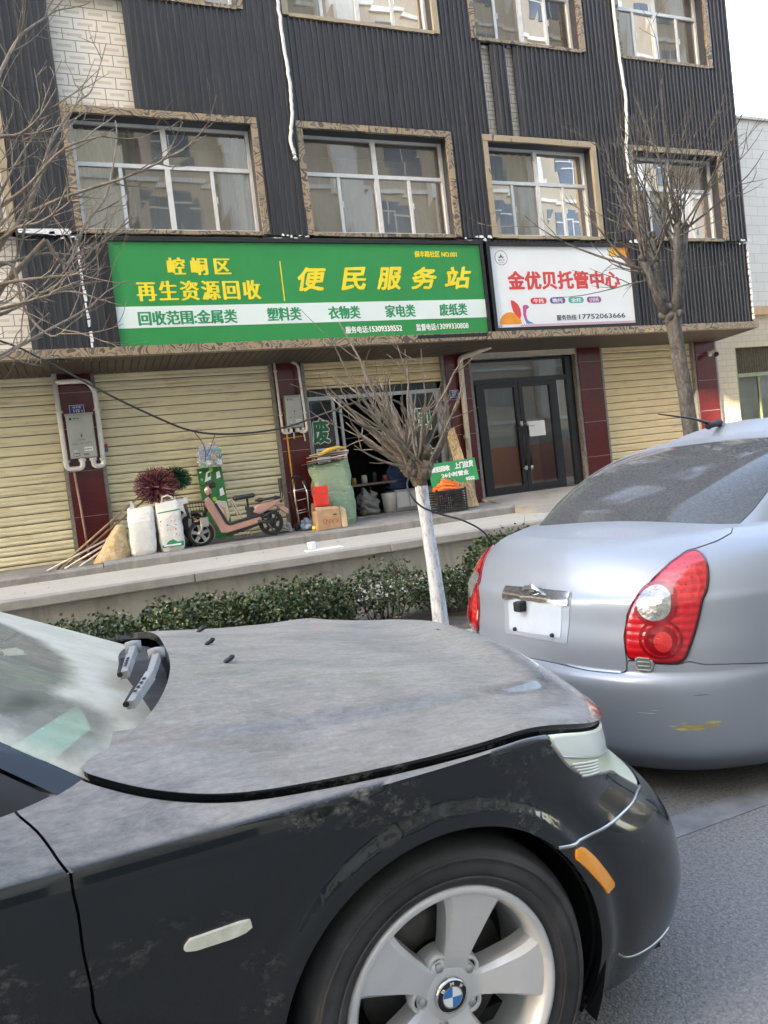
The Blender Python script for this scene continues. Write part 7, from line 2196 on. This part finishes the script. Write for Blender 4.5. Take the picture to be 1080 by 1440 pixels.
def silver_sedan():
    S = silver_shape()
    a0 = math.radians(SV['head'])
    o = thing('parked_car', 'silver sedan seen from behind with red oval lamps and no number plate', 'car', (SV['ox'], SV['oy'], 0), a0)
    sd = Skin(*S['side'], 5.17, .98); dk = Skin(*S['deck'], 5.17, .8); gr = Skin(*S['green'], 3.42, .6); rf = Skin(*S['roof'], 2.2, .6)
    paint = car_paint('silver_paint', (.285, .322, .362), .32, .38, .45, .45, (.34, .36, .38), .0, .05)
    lampo = [(.1434, .9429), (.1493, .9193), (.1518, .8683), (.1489, .7906), (.1417, .6781), (.1363, .5986), (.1306, .5247), (.1244, .5115), (.1098, .5142), (.0945, .5228), (.0892, .527), (.0875, .6229), (.091, .7069), (.0982, .7796), (.1099, .8479), (.1236, .9071), (.1351, .9376)]
    lampo = chaikin(lampo)
    lid = [(-.02, .4684), (.0261, .4684), (.0568, .461), (.0727, .462), (.0830, .4635), (.0880, .475), (.0885, .53), (.0875, .6229), (.091, .7069), (.0982, .7796), (.1099, .8479), (.1236, .9071), (.1351, .9400), (.1447, .9477), (.1612, .9652), (.1735, .9851), (.1786, 1.05), (-.02, 1.05)]
    bump = [(-.02, .4684), (.0261, .4684), (.0568, .461), (.0727, .462), (.0830, .4635), (.0885, .472), (.0892, .520), (.0945, .5195), (.1098, .511), (.1244, .508), (.1332, .519), (.1426, .5044), (.1645, .4954), (.1932, .4756), (.225, .465), (.23, .30), (.222, -.05), (-.02, -.05)]
    gz = .0022
    A = [sd.arch(SV['hub'], SV['zhub'], .33), sd.arch(SV['hubr'], SV['zhub'], .33)]
    red = NT('red_lamp_lens'); v = red.coord()
    wv = red.n('ShaderNodeTexWave', i_Scale=11.0, i_Distortion=0.0, wave_type='BANDS', bands_direction='Z'); red.l(v, wv.inputs['Vector'])
    wv2 = red.n('ShaderNodeTexWave', i_Scale=17.0, wave_type='BANDS', bands_direction='Y'); red.l(v, wv2.inputs['Vector'])
    c = red.mix(red.ramp(wv.outputs['Fac'], [(.35, (0, 0, 0)), (.65, (1, 1, 1))]), (.48, .007, .012), (.66, .014, .02))
    c = red.mix(red.math('MULTIPLY', red.noise(6, 3, .6, v), .5), c, (.32, .003, .008))
    M['redlens'] = red.done(red.bsdf(c, .16, 0, 1.0, .6, bump=wv.outputs['Fac'], bstr=.25, bdist=.004))
    M['redlens2'] = mat('deep_red_lens', (.24, .004, .008), .12, 0, .2, 30, coat=1.0)
    M['redlens3'] = mat('bright_red_reflector', (.55, .02, .02), .25, 0, .2, 60, .4, 120, coat=.8)
    clear = mat('clear_reflector', (.27, .275, .27), .14, .5, .5, 26, .5, 40, coat=.8)
    for s in (1, -1):
        bs = (s,)
        q = Panel().cut(sd, [sd.poly(lampo, False, gz), sd.poly(lid, False, gz), sd.poly(bump, False, gz), sd.urange(-1, .56), *A], bs)
        q.cut(dk, [dk.urange(.1786, .56, gz)], bs)
        q.build('rear_quarter', paint, o, .014)
        q = Panel().cut(sd, [sd.urange(.56, 2, gz), *A], bs).cut(dk, [dk.urange(.56, 2, gz)], bs)
        q.build('front_body', paint, o, .014)
        lift = .004 + .022 * np.clip(-sd.poly(lampo, True, 0) / .10, 0, 1) ** .5
        l = Panel().cut(sd, [sd.poly(lampo, True, gz)], bs, 0, 0, lift)
        lo = l.build('tail_lamp', M['redlens'], o, .02)
        rim = Panel().cut(sd, [sd.poly(lampo, True, gz), -(sd.poly(lampo, True, 0) + .009)], bs, 0, 0, lift + .0015)
        rim.build('lamp_edge', mat('dark_red_edge', (.10, .004, .006), .2, 0, .2, coat=.8), lo, 0)
        def disc(cu, cv, ru, rv, name, mt, off, hole=0.0):
            P = [(cu + ru * math.cos(t), cv + rv * math.sin(t)) for t in np.linspace(0, 2 * math.pi, 40)[:-1]]
            gs = [sd.poly(P, True, 0)]
            if hole:
                H = [(cu + ru * hole * math.cos(t), cv + rv * hole * math.sin(t)) for t in np.linspace(0, 2 * math.pi, 40)[:-1]]
                gs.append(sd.poly(H, False, 0))
            return Panel().cut(sd, gs, bs, 0, 0, lift + off).build(name, mt, lo, .003)
        disc(.1126, .7490, .0158, .086, 'lamp_ring', M['redlens2'], .0015)
        disc(.1120, .7500, .0122, .066, 'reverse_lamp', clear, .004)
        disc(.1148, .6120, .0150, .080, 'lamp_ring', M['redlens2'], .0022, .86)
        disc(.1150, .6080, .0112, .060, 'brake_lamp', M['redlens2'], .003)
        disc(.1165, .6010, .0062, .040, 'bulb_reflector', M['redlens3'], .0045)
        for k in range(4):
            for r in range(5):
                cu = .1185 + .0046 * k + .0012 * r; cv = .875 - .018 * r + .006 * k
                P = [(cu, cv), (cu + .0028, cv + .004), (cu + .0026, cv - .008), (cu - .0003, cv - .010)]
                Panel().cut(sd, [sd.poly(P, True, 0)], bs, 0, 0, lift + .0012).build('lamp_cell', M['redlens2'], lo, 0) if s == 1 else None
        P = [(.1017 + .0068 * math.cos(t), .5130 + .040 * math.sin(t)) for t in np.linspace(0, 2 * math.pi, 36)[:-1]]
        Panel().cut(sd, [sd.poly(P, True, 0)], bs, .012).build('bumper_reflector', mat('reflector_rim', (.50, .52, .53), .3, .6, .1), o, .02)
        P = [(.1017 + .0056 * math.cos(t), .5130 + .033 * math.sin(t)) for t in np.linspace(0, 2 * math.pi, 36)[:-1]]
        ro = Panel().cut(sd, [sd.poly(P, True, 0)], bs, .0135).build('bumper_reflector', mat('grey_green_reflector', (.16, .19, .17), .15, .2, .2, 60, coat=.8), o, .004)
        for k in range(4):
            cv = .538 - .0165 * k
            moulding(sd, [(.0975, cv), (.1017, cv - .001), (.1059, cv - .002)], .0020, s, .0140, 'reflector_bar', mat('reflector_bar', (.36, .39, .36), .25), ro)
        side = [(.262, .10), (.258, .30), (.285, .62), (.34, .84), (.52, .86), (.62, .62), (.66, .10)]
        Panel().cut(gr, [gr.poly(side, True, .002)], bs, .002).build('side_glass', M['doorf'], o, .006)
    tl = Panel()
    for s in (1, -1): tl.cut(sd, [sd.poly(lid, True, gz)], (s,)); tl.cut(dk, [dk.urange(-1, .1786, gz)], (s,))
    to = tl.build('boot_lid', paint, o, .014)
    bp = Panel()
    for s in (1, -1): bp.cut(sd, [sd.poly(bump, True, gz), *A], (s,), .006)
    bo = bp.build('rear_bumper', paint, o, .03)
    plate = [(-.02, .795), (.0400, .7894), (.0420, .7599), (.0375, .5690), (.036, .5650), (-.02, .5665)]
    pl = Panel()
    for s in (1, -1): pl.cut(sd, [sd.poly(plate, True, 0)], (s,), .0025)
    po = pl.build('plate_recess', mat('recess_paint', (.42, .48, .55), .35, .5, .06), to, .004)
    inner = [(-.02, .745), (.0335, .742), (.0310, .588), (-.02, .588)]
    pl = Panel()
    for s in (1, -1): pl.cut(sd, [sd.poly(inner, True, 0)], (s,), .0045)
    pl.build('plate_backing', mat('pale_backing', (.50, .57, .64), .4, .2, .08, 5), po, .003)
    ch = [(-.02, .792), (.0403, .7866), (.0403, .731), (.034, .728), (.022, .742), (.010, .735), (-.02, .740)]
    pl = Panel()
    for s in (1, -1): pl.cut(sd, [sd.poly(ch, True, 0)], (s,), .014)
    t = NT('scuffed_chrome'); v = t.coord()
    chm = t.done(t.bsdf(t.ramp(t.noise(14, 3, .6, v, 1.5), [(.30, (.45, .44, .43)), (.5, (.75, .76, .77)), (.7, (.60, .60, .59))]), .14, .95, bump=t.noise(6, 2, .5, v, 1), bstr=.25, bdist=.02))
    co = pl.build('chrome_strip', chm, to, .022)
    def at(u, v_, s=1, off=0.0):
        j = u * (sd.u.shape[1] - 1); i = v_ * (sd.u.shape[0] - 1)
        p = sd.P[int(round(i)), int(round(j))] + sd.N[int(round(i)), int(round(j))] * off
        return (p[0], -p[1] * s, p[2])
    k = MB()
    for s in (1, -1): k.lathe([(0, -.010), (.007, -.010), (.010, 0)], at(.022, .600, s, .006), 'X', 10)
    build(k, 'plate_bolt', M['black'], to, local=True)
    c = at(.012, .712, -1, .02)
    build(MB().bbox(c[0] - .025, c[0] + .03, c[1] - .022, c[1] + .022, c[2] - .022, c[2] + .022, .006), 'reversing_camera', M['black'], to, local=True)
    # raised badge on the strip
    e = at(.001, .766, 1, .028)
    bd = MB().lathe([(0, -.006), (.022, -.004), (.026, .002)], e, 'X', 24)
    bd.tube([(e[0] - .006, e[1] + .07, e[2] - .012), (e[0] - .006, e[1] + .03, e[2] + .010), (e[0] - .006, e[1] - .03, e[2] + .010), (e[0] - .006, e[1] - .07, e[2] - .012)], [.004, .010, .010, .004], 8)
    build(bd, 'badge', chm, to, local=True)
    def marks(P, mt, name, off=.0068):
        Panel().cut(sd, [sd.poly(P, True, 0)], (1,), off).build(name, mt, bo, 0)
    yel = mat('yellow_scuff', (.50, .42, .16), .7, 0, .25, 40)
    rng = random.Random(9)
    for kk in range(16):
        cu = .1383 + rng.gauss(0, .0075); cv = .262 + rng.gauss(0, .010)
        marks([(cu - .007, cv), (cu - .002, cv + .007), (cu + .006, cv + .003), (cu + .004, cv - .006), (cu - .003, cv - .005)], yel, 'yellow_scuff')
    dkm = mat('dark_scratch', (.09, .09, .10), .6); whm = mat('pale_scratch', (.70, .72, .74), .5)
    for cu, cv, L, m_ in ((.140, .392, .012, dkm), (.146, .386, .007, dkm), (.135, .345, .005, dkm), (.098, .315, .016, whm), (.083, .300, .022, whm), (.066, .345, .007, dkm), (.111, .33, .006, whm)):
        marks([(cu - L, cv - .002), (cu, cv + .002), (cu + L, cv + .003), (cu + L * .4, cv - .001)], m_, 'scratch')
    # cabin
    glass = [(-.05, -.05), (.175, -.05), (.175, 0), (.195, .14), (.2155, .304), (.231, .50), (.240, .68), (.238, .79), (.225, .855), (.193, .885), (.12, .898), (.06, .905), (-.05, .909)]
    rg = Panel(); cb = Panel()
    for s in (1, -1):
        rg.cut(gr, [gr.poly(glass, True, .002)], (s,), -.002)
        cb.cut(gr, [gr.poly(glass, False, .002), gr.urange(-1, .66, 0), gr.poly([(.262, .10), (.258, .30), (.285, .62), (.34, .84), (.52, .86), (.62, .62), (.66, .10)], False, .002)], (s,))
        cb.cut(gr, [gr.urange(.66, 2, 0), gr.vrange(.93, 2)], (s,)); cb.cut(rf, [rf.vrange(-1, 2)], (s,))
    t = NT('dusty_rear_glass'); v = t.coord()
    p = t.bsdf((.014, .018, .022), .07, 0, .0, .6)
    d = t.n('ShaderNodeBsdfDiffuse'); d.inputs['Color'].default_value = (.30, .31, .31, 1)
    st = t.noise(85, 6, .8, t.coord((.8, .8, 1.6), (0, .5, .6)))
    big = t.noise(2.2, 3, .5, v)
    f = t.math('ADD', t.ramp(st, [(.40, (.10, .10, .10)), (.75, (.34, .34, .34))]), t.math('MULTIPLY', big, .06))
    mx = t.n('ShaderNodeMixShader'); t.l(f, mx.inputs[0]); t.l(p, mx.inputs[1]); t.l(d.outputs[0], mx.inputs[2])
    rg.build('rear_window', t.done(mx.outputs[0]), o, .004)
    ro = cb.build('roof', paint, o, .012)
    fw = Panel()
    for s in (1, -1): fw.cut(gr, [gr.urange(.66, 2, 0), gr.vrange(.0, .93)], (s,))
    fw.build('windscreen', M['doorf'], o, 0)
    an = MB().bm(seat_bm([(1.51, .008), (1.55, .015), (1.60, .017), (1.65, .010)], 1.456, .032, .10), 0, True)
    an.tube([(1.53, .10, 1.475), (1.40, .10, 1.505), (1.12, .10, 1.545)], [.010, .006, .003], 8)
    build(an, 'antenna', M['black'], ro, local=True)
    inn = Panel()
    for s in (1, -1): inn.cut(sd, A, (s,), -.03); inn.cut(dk, [dk.vrange(-1, 2)], (s,), -.03)
    inn.build('inner_structure', M['black'], o, 0)
    build(MB().box(.55, 3.4, -.60, .60, .15, .18), 'underbody', M['black'], o, local=True)
    alloy = mat('dull_alloy', (.36, .37, .38), .4, .6, .1)
    for hx in (SV['hub'], SV['hubr']):
        for s in (1, -1):
            wl = MB(); n = 30
            vs = [(hx + .34 * math.cos(math.radians(-20 + 220 * kx / n)), -s * yy, SV['zhub'] + .34 * math.sin(math.radians(-20 + 220 * kx / n))) for kx in range(n + 1) for yy in (.79, .5)]
            wl.add(vs, [(2 * kx, 2 * kx + 1, 2 * kx + 3, 2 * kx + 2) for kx in range(n)], 0, True)
            build(wl, 'wheel_arch_liner', M['black'], o, local=True)
            wr = thing_local_wheel(o, hx, s, alloy)

def thing_local_wheel(o, hx, s, alloy):
    # the wheel is built in the car's own axes
    m = root_world(o)
    w = car_wheel_local(o, hx, -s * .79, SV['zhub'], alloy, -s)
    return w

def car_wheel_local(o, cx, cy, cz, alloy, s):
    saved = globals()['build']
    def local_build(mb, name, mats, parent=None, local=False, base=None, fixn=True):
        return saved(mb, name, mats, parent, True, base, fixn)
    globals()['build'] = local_build
    try:
        return car_wheel(o, cx, cy, cz, .29, .195, .18, 0, 'wheel', alloy, 90, s, False)
    finally:
        globals()['build'] = saved
silver_sedan()
